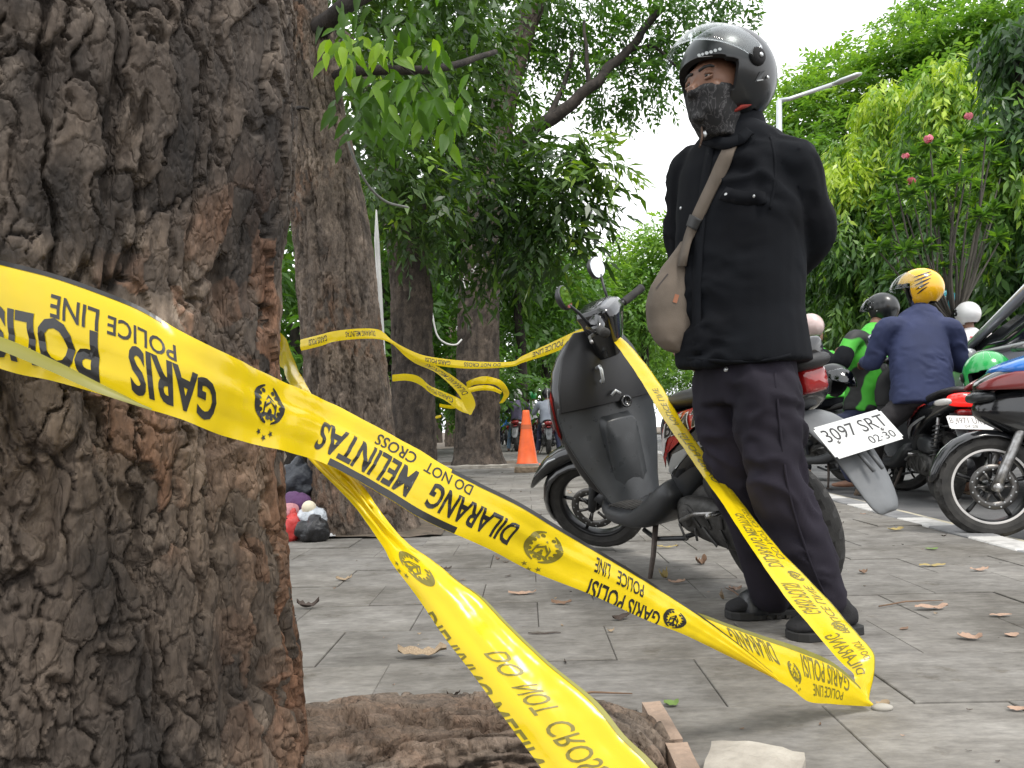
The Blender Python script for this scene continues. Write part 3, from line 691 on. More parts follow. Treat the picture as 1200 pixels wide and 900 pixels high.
# low undergrowth along the park edge and behind the bikes
bushes = [('row of clipped shrubs along the pavement far end', [(560, 470, 26, 30, .4), (520, 470, 26, 30, .4), (600, 465, 28, 26, .5), (480, 480, 25, 30, .35), (440, 470, 24, 34, .35), (640, 468, 30, 22, .5)])]
for k, (lab, bl) in enumerate(bushes):
    c = np.array(at(*bl[0][:3])); c[2] = 0; t = thing('hedge', lab, 'hedge', c)
    crown('foliage', LEAF_MID, t, bl, .8, .24, .10, .5, 8, .4, .0, .5, seed=300 + k)

wb = []
for k in range(26):
    px_ = -900 + k * 50; wb.append((px_, 400 - (k * 37 % 60), 24 + (k * 13 % 7), 70, .3 + .02 * (k % 6))); wb.append((px_, 478, 24 + (k * 13 % 7), 46, .3)); wb.append((px_ + 20, 320 - (k * 53 % 70), 25 + (k * 13 % 7), 62, .36))
wo = crown('woods', LEAF_MID, None, wb, .55, .34, .15, .7, 8, .4, .05, .5, seed=911)
tag(wo, 'green wood filling the park behind the row of trunks', 'wood', None, 'stuff')
# ---- across the road: weeping mast trees, broad canopies, frangipani
def weeping(lab, bl, trunkpx, seed, dens=1.0, kinds=LEAF_DROOP, L=.21, W=.058):
    Y = bl[0][2]; c = np.array(at(trunkpx[0], trunkpx[1], Y)); c[2] = .05
    t = thing('weeping_tree', lab, 'tree', c)
    zt = at(bl[0][0], bl[0][1], Y)
    limbs('trunk', t, [([c, (c + np.array(zt)) / 2, np.array(zt)], .13, .05)])
    lv = Leaves()
    for bi, b in enumerate(bl):
        cc = at(b[0], b[1], b[2]); r = b[3] / FPX * b[2]; tone = b[4] if len(b) > 4 else .4
        n = int(dens * 185 * r ** 2 / .36) + 10
        O, D = blob_twigs(cc, r, n, (1, 1, 1.0), .2, 1.2, .9, 2.6, seed + bi * 7)
        D = nrm(D * np.array([.75, .75, .5]) + np.array([0, 0, -.55]))
        hh = np.clip((O[:, 2] - cc.z) / r, -1, 1)
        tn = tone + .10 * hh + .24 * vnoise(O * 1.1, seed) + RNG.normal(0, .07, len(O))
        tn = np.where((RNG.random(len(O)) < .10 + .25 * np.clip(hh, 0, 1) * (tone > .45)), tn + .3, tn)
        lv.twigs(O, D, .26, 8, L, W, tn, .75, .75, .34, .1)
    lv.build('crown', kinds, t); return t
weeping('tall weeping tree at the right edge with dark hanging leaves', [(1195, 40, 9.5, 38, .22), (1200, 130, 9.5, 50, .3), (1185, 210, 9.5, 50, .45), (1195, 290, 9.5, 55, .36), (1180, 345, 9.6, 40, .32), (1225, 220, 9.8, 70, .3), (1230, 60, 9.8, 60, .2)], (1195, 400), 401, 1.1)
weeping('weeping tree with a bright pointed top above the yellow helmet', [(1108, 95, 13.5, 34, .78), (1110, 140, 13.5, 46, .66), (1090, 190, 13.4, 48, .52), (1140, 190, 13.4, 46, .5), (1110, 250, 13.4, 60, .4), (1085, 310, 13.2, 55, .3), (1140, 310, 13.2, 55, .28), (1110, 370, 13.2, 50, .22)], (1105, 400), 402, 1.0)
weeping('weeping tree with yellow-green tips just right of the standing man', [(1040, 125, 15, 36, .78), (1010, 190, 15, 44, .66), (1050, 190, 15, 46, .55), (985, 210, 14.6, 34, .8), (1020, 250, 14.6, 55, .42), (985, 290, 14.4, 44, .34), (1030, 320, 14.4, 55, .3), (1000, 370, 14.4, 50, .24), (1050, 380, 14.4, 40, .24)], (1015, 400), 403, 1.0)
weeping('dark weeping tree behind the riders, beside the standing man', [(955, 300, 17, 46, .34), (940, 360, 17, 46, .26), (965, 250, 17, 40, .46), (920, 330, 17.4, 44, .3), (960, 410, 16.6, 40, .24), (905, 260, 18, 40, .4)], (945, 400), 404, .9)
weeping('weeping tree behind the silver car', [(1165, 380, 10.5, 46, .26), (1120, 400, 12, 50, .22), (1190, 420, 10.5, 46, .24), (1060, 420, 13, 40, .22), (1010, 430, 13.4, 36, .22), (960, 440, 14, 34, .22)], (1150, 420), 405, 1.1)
def umbrella_tree(lab, bl, trunkpx, seed, tone=.55):
    Y = bl[0][2]; c = np.array(at(trunkpx[0], trunkpx[1], Y)); c[2] = .05
    t = thing('tree', lab, 'tree', c); top = A(bl[0][0], bl[0][1], Y)
    limbs('trunk', t, [([c, A(trunkpx[0], trunkpx[1], Y), top], .3, .12)])
    for b in bl[1:4]: limbs('limb', t, [([A(trunkpx[0], trunkpx[1], Y), A((trunkpx[0] + b[0]) / 2, b[1] + 30, Y), A(*b[:3])], .1, .03)])
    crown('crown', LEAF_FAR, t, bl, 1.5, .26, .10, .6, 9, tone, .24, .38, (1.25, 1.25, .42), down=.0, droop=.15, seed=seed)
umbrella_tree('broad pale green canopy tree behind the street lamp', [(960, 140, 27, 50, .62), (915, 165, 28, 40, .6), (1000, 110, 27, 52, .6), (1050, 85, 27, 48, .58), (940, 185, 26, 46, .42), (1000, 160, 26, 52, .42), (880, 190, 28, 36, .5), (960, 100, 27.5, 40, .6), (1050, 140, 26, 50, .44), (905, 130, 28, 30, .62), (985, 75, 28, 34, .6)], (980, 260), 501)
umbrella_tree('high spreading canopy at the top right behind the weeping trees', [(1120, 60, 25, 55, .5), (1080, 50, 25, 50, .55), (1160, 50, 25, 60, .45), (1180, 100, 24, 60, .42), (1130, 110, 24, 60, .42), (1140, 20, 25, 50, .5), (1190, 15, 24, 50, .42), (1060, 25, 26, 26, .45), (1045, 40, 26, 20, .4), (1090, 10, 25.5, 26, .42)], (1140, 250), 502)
# frangipani: bare forked branches, leaf rosettes, pink flowers
cf = np.array(at(1110, 330, 8.8)); cf[2] = .05
fr = thing('frangipani_tree', 'open branching frangipani with a few pink flower heads', 'tree', cf)
fb = A(1120, 385, 8.8)
tips = [(1050, 205), (1062, 240), (1075, 180), (1090, 212), (1090, 165), (1110, 190), (1128, 160), (1140, 185), (1150, 215), (1125, 230), (1165, 240), (1155, 150), (1100, 255), (1045, 265), (1060, 290), (1170, 275), (1135, 265), (1085, 285), (1040, 230), (1175, 190), (1030, 285), (1120, 290), (1070, 225), (1110, 215), (1085, 240), (1150, 250), (1105, 310), (1150, 305), (1075, 315), (1050, 320), (1035, 250), (1160, 175), (1080, 200), (1130, 205)]
br = [([cf, (cf + fb) / 2, fb], .07, .05)]
for i, (x, y) in enumerate(tips):
    yy = 8.8 + ((i * 37) % 11 - 5) * .09
    br.append(([fb, A((1115 + x) / 2 + (i % 3 - 1) * 8, (385 + y) / 2 + 18, (8.8 + yy) / 2), A(x, y + 10, yy)],   .018, .008))
bm = bmesh.new()
for pts, a, b in br[1:]: tube(bm, [Vector(p) for p in catmull(pts, 6)], [a + (b - a) * i / 12 for i in range(13)], 6)
bmobj('branches', bm, M('frangipani_bark', (.085, .075, .06), (.05, .045, .038), rough=.8), fr, True)
limbs('trunk', fr, br[:1])
lv = Leaves()
for i, (x, y) in enumerate(tips):
    yy = 8.8 + ((i * 37) % 11 - 5) * .09
    n = 46; u = nrm(RNG.normal(size=(n, 3)) * np.array([1, 1, .55]) + np.array([0, 0, .25]))
    sd = nrm(np.cross(u, np.array([0, 0, 1.])))
    lv.add(np.tile(A(x, y + 4, yy), (n, 1)) + u * .02, u, sd, RNG.uniform(.11, .20, n), RNG.uniform(.04, .06, n), np.clip(RNG.normal(.48, .14, n), 0, 1))
lv.build('crown', LEAF_DROOP, fr)
PINK = M('pink_petal', (.80, .25, .30), (.62, .16, .22), rough=.6)
for (x, y, s) in ((1088, 163, .62), (1061, 183, .38), (1068, 212, .5), (1135, 136, .5)):
    bm = bmesh.new(); cc = Vector(at(x, y, 8.35))
    for k in range(int(26 * s)):
        d = Vector((random.gauss(0, 1), random.gauss(0, 1), random.gauss(0, .6))).normalized(); p = cc + d * .055 * s
        u_ = d.orthogonal().normalized(); v_ = d.cross(u_)
        bm.faces.new([bm.verts.new(p + u_ * .03 * math.cos(t) + v_ * .03 * math.sin(t) + d * (.01 if int(t * 2) % 2 else -.004)) for t in (0, 1.26, 2.5, 3.77, 5.03)])
    bmobj('flower', bm, PINK, fr, True)
# ================================================================== POLICE TAPE
def tapemat(name, trans=.28):
    m = bpy.data.materials.new(name); m.use_nodes = True; nt = m.node_tree; p = nt.nodes['Principled BSDF']; o = nt.nodes['Material Output']
    p.inputs['Base Color'].default_value = (.76, .56, .007, 1); p.inputs['Roughness'].default_value = .20; p.inputs['Specular IOR Level'].default_value = .5
    tc = nt.nodes.new('ShaderNodeTexCoord')
    n = nt.nodes.new('ShaderNodeTexNoise'); n.inputs['Scale'].default_value = 16; n.inputs['Detail'].default_value = 3; nt.links.new(tc.outputs['Object'], n.inputs['Vector'])
    b = nt.nodes.new('ShaderNodeBump'); b.inputs['Strength'].default_value = .22; b.inputs['Distance'].default_value = .012
    nt.links.new(n.outputs['Fac'], b.inputs['Height']); nt.links.new(b.outputs['Normal'], p.inputs['Normal'])
    t = nt.nodes.new('ShaderNodeBsdfTranslucent'); t.inputs['Color'].default_value = (.85, .66, .01, 1)
    ms = nt.nodes.new('ShaderNodeMixShader'); ms.inputs[0].default_value = trans
    nt.links.new(p.outputs[0], ms.inputs[1]); nt.links.new(t.outputs[0], ms.inputs[2]); nt.links.new(ms.outputs[0], o.inputs['Surface'])
    return m
TAPE = tapemat('yellow_plastic_tape')
TAPE_IN = M('tape_reverse_shaded_olive', (.20, .19, .025), (.15, .14, .02), rough=.5)  # back of the film, with its shade mixed into the dark olive
INK = M('black_ink', (.012, .011, .010), rough=.32)
INK_OLIVE = M('ink_seen_from_behind', (.16, .135, .012), (.12, .10, .01), rough=.4)
class Tape:
    """a strip of film through pairs of edge points (px, py, depth) top and bottom."""
    def __init__(s, secs, n=14, nv=11, camber=0.0, wr=.0012, seed=0):
        wr = wr * 1.35
        T = catmull([np.array(at(a[0], a[1], a[2])) for a in secs], n); B = catmull([np.array(at(a[3], a[4], a[5])) for a in secs], n)
        v = np.linspace(0, 1, nv)[None, :, None]
        G = T[:, None] * (1 - v) + B[:, None] * v
        tu = np.gradient(G, axis=0); tv = np.gradient(G, axis=1); N = nrm(np.cross(tv, tu) + 1e-9)
        toc = np.array(CAM) - G
        N = N * np.sign(np.sum(N[:, nv // 2] * toc[:, nv // 2], -1))[:, None, None]
        cam_ = camber * (1 - (2 * v[..., 0] - 1) ** 2)
        wv = wr * (fbm(G * np.array([22., 22, 22]), 3, seed) * 1.2 - .9 * np.abs(fbm(G * np.array([14., 14, 26]) + 3, 2, seed + 8)) + 1.3 * vnoise(np.stack([G[..., 0] * 5, v[..., 0] * 9 + 0 * G[..., 0], G[..., 2] * 5], -1), seed + 3))
        s.G = G + N * (cam_ + wv)[..., None]; s.N = nrm(np.cross(np.gradient(s.G, axis=1), np.gradient(s.G, axis=0)) + 1e-9)
        s.N = s.N * np.sign(np.sum(s.N[:, nv // 2] * toc[:, nv // 2], -1))[:, None, None]
        s.n, s.nv = G.shape[0], nv
        mid = s.G[:, nv // 2]; s.u = np.concatenate([[0], np.cumsum(np.linalg.norm(np.diff(mid, axis=0), axis=1))])
        s.mid = mid
    def build(s, name, parent=None, mat=TAPE):
        i = np.arange(s.n - 1)[:, None] * s.nv; j = np.arange(s.nv - 1)[None, :]
        F = np.stack([i + j, i + j + 1, i + s.nv + j + 1, i + s.nv + j], -1).reshape(-1, 4)
        return npmesh(name, s.G.reshape(-1, 3), F, mat, parent, True, True)
    def surf(s, u, v, off):
        fi = np.interp(u, s.u, np.arange(s.n)); a = np.clip(np.floor(fi).astype(int), 0, s.n - 2); f = (fi - a)[:, None]
        gv = np.clip(v, 0, 1) * (s.nv - 1); b = np.clip(np.floor(gv).astype(int), 0, s.nv - 2); g = (gv - b)[:, None]
        def bl(X): return X[a, b] * (1 - f) * (1 - g) + X[a + 1, b] * f * (1 - g) + X[a, b + 1] * (1 - f) * g + X[a + 1, b + 1] * f * g
        return bl(s.G) + nrm(bl(s.N)) * off
    def u_at(s, px, py):
        d = np.array(ray(px, py)); w_ = s.mid - np.array(CAM); w_ = w_ / np.linalg.norm(w_, axis=1, keepdims=True); d = d / np.linalg.norm(d)
        return s.u[int(np.argmax(w_ @ d))]
    def paint(s, name, polys2d, mat, parent, off=.0006):
        """polys2d: list of (verts (N,2) in (u, v), faces)"""
        V, F = [], []
        for vs, fs in polys2d:
            b0 = sum(len(x) for x in V); P = s.surf(vs[:, 0], vs[:, 1], off); V.append(P); F += [[b0 + k for k in f] for f in fs]
        me = bpy.data.meshes.new(name); me.from_pydata(np.concatenate(V).tolist(), [], F); me.update()
        return link(name, me, mat, parent, True, False)
    def border(s, v0, v1, u0, u1, mat, parent, both=False):
        n = max(6, int((u1 - u0) / .006)); uu = np.linspace(u0, u1, n)
        vs = np.concatenate([np.stack([uu, np.full(n, v0)], 1), np.stack([uu, np.full(n, v1)], 1)])
        fs = [[i, i + 1, n + i + 1, n + i] for i in range(n - 1)]
        return s.paint('border_stripe', [(vs, fs)], mat, parent)
_tc = {}
def text2d(body, bold=.018, maxlen=.12):
    key = (body, bold)
    if key in _tc: return _tc[key]
    cu = bpy.data.curves.new('t', 'FONT'); cu.body = body; cu.offset = bold; cu.space_character = 1.0; cu.resolution_u = 3; cu.fill_mode = 'FRONT'
    o = bpy.data.objects.new('t', cu); COL.objects.link(o)
    dg = bpy.context.evaluated_depsgraph_get(); dg.update(); me = bpy.data.meshes.new_from_object(o.evaluated_get(dg))
    bm = bmesh.new(); bm.from_mesh(me); bpy.data.objects.remove(o); bpy.data.curves.remove(cu); bpy.data.meshes.remove(me)
    bmesh.ops.triangulate(bm, faces=bm.faces[:])
    for _ in range(3):
        L_ = [e for e in bm.edges if e.calc_length() > maxlen]
        if not L_: break
        bmesh.ops.subdivide_edges(bm, edges=L_, cuts=1); bmesh.ops.triangulate(bm, faces=[f for f in bm.faces if len(f.verts) > 3])
    bm.verts.index_update()
    V = np.array([v.co[:2] for v in bm.verts]); F = [[v.index for v in f.verts] for f in bm.faces]; bm.free()
    V = (V - V.min(0)) / (V.max(0) - V.min(0)); _tc[key] = (V, F); return _tc[key]
def fit(body, u0, u1, v0, v1, bold=.018):
    """text whose left end is at u0 and right end at u1; baseline at v0, cap height at v1."""
    V, F = text2d(body, bold); return (np.stack([u0 + V[:, 0] * (u1 - u0), v0 + V[:, 1] * (v1 - v0)], 1), F)
def disc(cx, cy, rx, ry, n=14):
    t = np.linspace(0, 2 * math.pi, n, endpoint=False)
    return (np.stack([cx + rx * np.cos(t), cy + ry * np.sin(t)], 1), [list(range(n))])
def arcband(cx, cy, rx, ry, t0, t1, wd, n=18):
    t = np.linspace(t0, t1, n); k = 1 - wd * np.abs(np.sin(np.linspace(.25, math.pi - .25, n)))
    a = np.stack([cx + rx * np.cos(t), cy + ry * np.sin(t)], 1); b = np.stack([cx + rx * k * np.cos(t), cy + ry * k * np.sin(t)], 1)
    return (np.concatenate([a, b]), [[i, i + 1, n + i + 1, n + i] for i in range(n - 1)])
def star(cx, cy, rx, ry):
    p = [(cx + rx * (1 if k % 2 == 0 else .4) * math.sin(k * math.pi / 5), cy + ry * (1 if k % 2 == 0 else .4) * math.cos(k * math.pi / 5)) for k in range(10)]
    return (np.array(p + [(cx, cy)]), [[10, k, (k + 1) % 10] for k in range(10)])
def crest(u, hu, v0, v1, stars=True):
    """wreathed shield emblem with a torch and three stars; v0 is its foot, v1 its top."""
    h = v1 - v0; cy = v0 + h * .40; out_ = []
    out_ += [arcband(u, cy, hu, h * .40, R(100), R(255), .30), arcband(u, cy, hu, h * .40, R(-75), R(80), .30)]
    for k in range(7):
        for sg in (-1, 1):
            t = R(80 - k * 24); out_.append(disc(u + sg * hu * .70 * math.cos(t), cy + h * .29 * math.sin(t), hu * .13, h * .045, 8))
    n = 5; sh = [(-.42, .62), (.42, .62), (.40, 0), (0, -.5), (-.40, 0)]
    a = np.array([(u + x * hu, cy + y * h * .40) for x, y in sh]); b = np.array([(u + x * hu * .74, cy + y * h * .40 * .74) for x, y in sh])
    out_.append((np.concatenate([a, b]), [[i, (i + 1) % n, n + (i + 1) % n, n + i] for i in range(n)]))
    out_.append((np.array([(u - hu * .07, cy - h * .16), (u + hu * .07, cy - h * .16), (u + hu * .07, cy + h * .12), (u - hu * .07, cy + h * .12)]), [[0, 1, 2, 3]]))
    out_.append(disc(u, cy + h * .17, hu * .14, h * .06, 8))
    for k in (-1, 1): out_.append((np.array([(u, cy - h * .02), (u + k * hu * .3, cy + h * .10), (u + k * hu * .3, cy + h * .03), (u, cy - h * .08)]), [[0, 1, 2, 3]]))
    if stars:
        for k in (-1, 0, 1): out_.append(star(u + k * hu * .38, v1 - h * (.05 if k else -.04), abs(hu) * .17, h * .07))
    return out_
# ---- A: the wide foreground tape from the near trunk to the peg
SA = [(-90, 283, .76, -90, 392, .745), (0, 305, .735, 0, 432, .72), (60, 320, .715, 60, 446, .70), (120, 341, .705, 118, 462, .69), (165, 360, .705, 170, 478, .69), (210, 387, .71, 215, 491, .70),
      (260, 413, .74, 262, 510, .74), (330, 447, .865, 322, 526, .81), (385, 472, .945, 365, 537, .885), (420, 491, .975, 392, 549, .91), (480, 521, 1.025, 448, 580, .965), (530, 550, 1.05, 500, 611, 1.01),
      (605, 587, 1.10, 572, 643, 1.08), (655, 617, 1.15, 622, 669, 1.13), (705, 647, 1.20, 690, 696, 1.18), (770, 687, 1.28, 760, 728, 1.26), (815, 717, 1.33, 800, 743, 1.31), (860, 750, 1.38, 850, 767, 1.37), (912, 794, 1.44, 908, 796, 1.44)]
ta = thing('police_tape', 'wide glossy yellow tape across the near trunk reading upside-down GARIS POLISI', 'barrier tape', at(1012, 822, 1.57))
TA = Tape(SA, 16, 13, .004, .0016, 3); TA.build('film', ta)
def ua(px, py): return TA.u_at(px, py)
def pa(body, p0, p1, v0, v1, bold=.02, mat=INK, T=TA, par=None):
    u0, u1 = T.u_at(*p0), T.u_at(*p1); return T.paint('lettering', [fit(body, u0, u1, v0, v1, bold)], mat, par or ta)
pa('GARIS', (250, 462), (148, 420), .43, .90, .03); pa('POLISI', (114, 405), (-28, 360), .42, .90, .03)
pa('POLICE', (208, 430), (126, 405), .22, .41, .014); pa('LINE', (115, 395), (62, 375), .20, .42, .014)
TA.paint('emblem', crest(ua(316, 480), .030, .16, .86), INK, ta)
pa('DILARANG', (604, 628), (500, 580), .36, .80, .024); pa('MELINTAS', (486, 565), (374, 508), .36, .84, .024)
pa('DO NOT', (548, 590), (492, 562), .10, .29, .012); pa('CROSS', (480, 556), (432, 532), .10, .29, .012)
TA.paint('emblem', crest(ua(638, 642), .036, .20, .96), INK_OLIVE, ta)
pa('GARIS POLISI', (772, 726), (690, 680), .66, 1.10, .018); pa('POLICE', (753, 704), (720, 684), .18, .52, .012); pa('LINE', (714, 680), (694, 668), .16, .50, .012)
TA.paint('emblem', crest(ua(790, 727), .030, .35, 1.1), INK, ta)
TA.border(-.0, .045, TA.u_at(-60, 330), TA.u_at(195, 420), INK, ta); TA.border(0, .07, TA.u_at(520, 570), TA.u_at(905, 790), INK, ta)
TA.border(.88, .995, TA.u_at(395, 520), TA.u_at(545, 600), INK, ta)
# the lower edge folded up at the far left: back of the film shows
TF = Tape([(-60, 378, .715, -60, 392, .70), (0, 394, .700, 0, 411, .69), (60, 420, .685, 60, 436, .675), (118, 449, .678, 116, 461, .672), (178, 479, .688, 177, 481, .686)], 10, 4, .001, .0004, 5)
TF.build('folded_edge', ta, TAPE_IN)
# ---- B: the stretch behind the twist that runs into the peg
SB = [(806, 713, 1.36, 800, 738, 1.39), (850, 730, 1.40, 870, 775, 1.41), (900, 747, 1.46, 925, 806, 1.46), (940, 760, 1.50, 947, 822, 1.49), (975, 776, 1.54, 975, 825, 1.53), (1003, 800, 1.565, 1000, 827, 1.555), (1021, 823, 1.58, 1020, 828, 1.575)]
TB = Tape(SB, 16, 11, .006, .0016, 8); TB.build('film', ta)
pa('DILARANG', (912, 776), (858, 748), .12, .58, .014, INK_OLIVE, TB); TB.paint('emblem', crest(TB.u_at(930, 786), .020, .36, .88), INK_OLIVE, ta)
pa('GARIS POLISI', (994, 812), (944, 782), .12, .55, .014, INK_OLIVE, TB); pa('POLICE LINE', (985, 815), (952, 800), .62, .86, .008, INK_OLIVE, TB)
TB.border(0, .10, TB.u_at(812, 720), TB.u_at(1010, 815), TAPE_IN, ta)
bm = bmesh.new(); ball(bm, gnd(1034, 829, .004), (.022, .012, .008), 2); bmobj('knot', bm, M('grey_cord', (.35, .33, .29), rough=.8), ta, True)
# ---- C: from the peg up to the scooter's handlebar
SCo = [(1008, 824, 1.575, 1019, 827, 1.575), (1003, 808, 1.59, 1019, 815, 1.59), (1001, 796, 1.60, 1023, 798, 1.60), (999, 789, 1.61, 1025, 782, 1.61), (985, 776, 1.63, 1023, 763, 1.63), (957, 744, 1.70, 1003, 740, 1.70), (915, 694, 1.80, 970, 702, 1.82), (879, 640, 1.92, 915, 645, 1.95), (846, 588, 2.10, 872, 592, 2.13), (812, 540, 2.34, 832, 540, 2.37), (778, 492, 2.60, 800, 494, 2.62),
       (752, 448, 2.86, 772, 447, 2.88), (725, 408, 3.12, 742, 408, 3.14), (703, 383, 3.30, 713, 382, 3.31)]
tc_ = thing('police_tape', 'yellow tape slanting from the ground up to the scooter handlebar', 'barrier tape', at(1012, 815, 1.6))
TC = Tape(SCo, 14, 9, .006, .0016, 11); TC.build('film', tc_)
def pc(body, p0, p1, v0, v1, b=.01): pa(body, p0, p1, v0, v1, b, INK_OLIVE, TC, tc_)
pc('DILARANG', (1016, 790), (974, 748), .12, .50); pc('DO NOT', (1016, 772), (998, 748), .62, .84)
pc('GARIS POLISI', (950, 728), (930, 690), .14, .52); pc('POLICE LINE', (985, 738), (940, 680), .62, .82, .006)
for p in ((968, 738), (922, 678)): TC.paint('emblem', crest(TC.u_at(*p), .016, .86, .40, False), INK_OLIVE, tc_)
pc('DILARANG MELINTAS', (916, 668), (874, 600), .16, .54); pc('DO NOT CROSS', (905, 655), (868, 596), .62, .84, .006)
pc('GARIS POLISI', (846, 566), (806, 505), .2, .62); pc('POLICE LINE', (800, 495), (770, 455), .3, .6, .006)
TC.border(.97, 1.0, 0, TC.u[-1] * .7, TAPE_IN, tc_)
# ---- D: handlebar to the brown tree and round it
SD = [(352, 398, 4.45, 353, 411, 4.45), (372, 393, 4.32, 374, 406, 4.32), (392, 388, 4.26, 393, 400, 4.26), (423, 385, 4.27, 424, 397, 4.27), (445, 387, 4.36, 447, 398, 4.36), (460, 399, 4.42, 461, 404, 4.42),
      (482, 411, 4.38, 482, 418, 4.38), (504, 418, 4.30, 504, 427, 4.30), (548, 423, 4.15, 548, 432, 4.15), (597, 424, 3.95, 597, 430, 3.95), (612, 417, 3.88, 613, 425, 3.88), (645, 402, 3.70, 646, 414, 3.70), (680, 386, 3.50, 681, 399, 3.50), (702, 381, 3.36, 703, 388, 3.36)]
td = thing('police_tape', 'thin yellow tape from the handlebar to the brown leaning trunk', 'barrier tape', at(410, 395, 4.2))
TD = Tape(SD, 12, 7, .004, .002, 14); TD.build('film', td)
for (b, p0, p1) in (('GARIS POLISI', (383, 396), (362, 402)), ('DILARANG MELINTAS', (440, 392), (404, 393)), ('GARIS POLISI', (530, 424), (500, 420)), ('DO NOT CROSS', (585, 428), (545, 428)), ('POLICE LINE', (660, 402), (625, 415))): pa(b, p0, p1, .2, .75, .012, INK, TD, td)
# ---- loops round the trees behind
SE_ = [(460, 400, 4.45, 461, 404, 4.45), (486, 415, 4.6, 484, 424, 4.6), (523, 436, 5.0, 512, 438, 5.0), (548, 455, 5.4, 535, 459, 5.4), (557, 473, 5.6, 546, 479, 5.6), (553, 485, 5.75, 550, 486, 5.75)]
te = thing('police_tape', 'loose yellow tape sagging into a pointed loop between the trunks', 'barrier tape', at(552, 486, 5.7))
TE = Tape(SE_, 12, 6, .004, .002, 17); TE.build('film', te); pa('DILARANG MELINTAS', (545, 462), (500, 424), .2, .75, .01, INK, TE, te)
TE2 = Tape([(555, 478, 5.76, 552, 486, 5.76), (540, 468, 5.9, 538, 481, 5.9), (520, 459, 6.2, 521, 469, 6.2), (504, 452, 6.6, 506, 462, 6.6), (490, 441, 7.2, 490, 450, 7.2), (476, 438, 7.9, 476, 446, 7.9), (460, 439, 8.6, 460, 447, 8.6)], 12, 6, .004, .002, 19); TE2.build('film', te)
pa('GARIS POLISI', (530, 472), (500, 455), .2, .75, .01, INK, TE2, te)
trg = thing('police_tape', 'slack ring of yellow tape hanging round the straight dark trunk', 'barrier tape', at(566, 450, 13.2))
TR = Tape([(545, 449, 13.2, 547, 461, 13.2), (552, 445, 13.0, 553, 452, 13.0), (566, 441, 12.9, 567, 450, 12.9), (580, 443, 12.9, 580, 451, 12.9), (590, 448, 13.0, 588, 457, 13.0), (597, 461, 13.2, 590, 464, 13.2), (592, 470, 13.4, 585, 473, 13.4)], 12, 5, .01, .004, 21); TR.build('film', trg)
TR2 = Tape([(545, 456, 12.7, 545, 462, 12.7), (560, 452, 12.6, 560, 458, 12.6), (575, 452, 12.6, 576, 458, 12.6), (588, 458, 12.8, 587, 462, 12.8)], 10, 5, .01, .004, 23); TR2.build('film', trg)
trh = thing('police_tape', 'short strip of yellow tape on the thin trunks far behind', 'barrier tape', at(525, 474, 15))
for s_, k in (([(515, 473, 14.8, 515, 477, 14.8), (530, 475, 14.6, 530, 479, 14.6), (545, 472, 14.4, 545, 476, 14.4)], 1), ([(500, 487, 15, 500, 490, 15), (508, 488, 15, 508, 491, 15), (517, 486, 15, 517, 489, 15)], 2)):
    Tape(s_, 8, 4, .004, .002, 30 + k).build('film', trh)
# ---- E: crumpled length falling from behind A to the lower edge of the frame
SF = [(372, 536, 1.00, 358, 533, .99), (405, 556, .99, 385, 560, .97), (432, 583, .97, 410, 585, .955), (455, 612, .95, 432, 614, .94), (482, 640, .92, 450, 640, .91), (505, 655, .90, 458, 655, .89), (537, 681, .875, 474, 678, .87), (567, 701, .86, 495, 708, .855),
      (598, 733, .84, 520, 745, .835), (648, 780, .81, 552, 787, .81), (698, 821, .785, 592, 843, .785), (732, 862, .765, 632, 897, .765), (768, 897, .745, 668, 945, .745), (830, 975, .72, 725, 1020, .72)]
tf = thing('police_tape', 'wide yellow tape running down past the root, reading DO NOT CROSS', 'barrier tape', at(700, 930, .75))
TFa = Tape(SF, 14, 15, .006, .0014, 27)
u01 = TFa.u_at(470, 655); g = TFa.G; cr_ = np.clip(1 - TFa.u / u01, 0, 1)[:, None] ** .7           # crumple towards the top
vv = np.linspace(0, 1, TFa.nv)[None, :]
g += TFa.N * (cr_ * .011 * np.sin(vv * 21 + TFa.u[:, None] * 24) * np.sin(vv * math.pi))[..., None]
TFa.build('film', tf)
for b_, p0, p1 in (('DO', (596, 752), (621, 780)), ('NOT', (632, 791), (660, 821)), ('CROSS', (672, 832), (730, 890))):
    pa(b_, p0, p1, .40, .70, .004, INK_OLIVE, TFa, tf)
TFa.paint('emblem', crest(TFa.u_at(488, 672), .034, .45, .95), INK_OLIVE, tf)
pa('DILARANG MELINTAS', (552, 700), (735, 905), .915, 1.2, .01, INK_OLIVE, TFa, tf)
TFa.border(.0, .06, TFa.u_at(500, 665), TFa.u[-1], TAPE_IN, tf)
# ---- F: end of tape coming round the back of the near trunk
SG = [(318, 380, 1.32, 320, 425, 1.34), (333, 393, 1.30, 331, 432, 1.32), (339, 404, 1.27, 334, 440, 1.29), (350, 432, 1.18, 338, 448, 1.20), (364, 460, 1.05, 350, 462, 1.06), (372, 474, 1.0, 362, 476, 1.0)]
tg = thing('police_tape', 'short end of yellow tape peeping out behind the near trunk', 'barrier tape', at(335, 410, 1.3))
Tape(SG, 12, 7, .003, .0015, 41).build('film', tg)
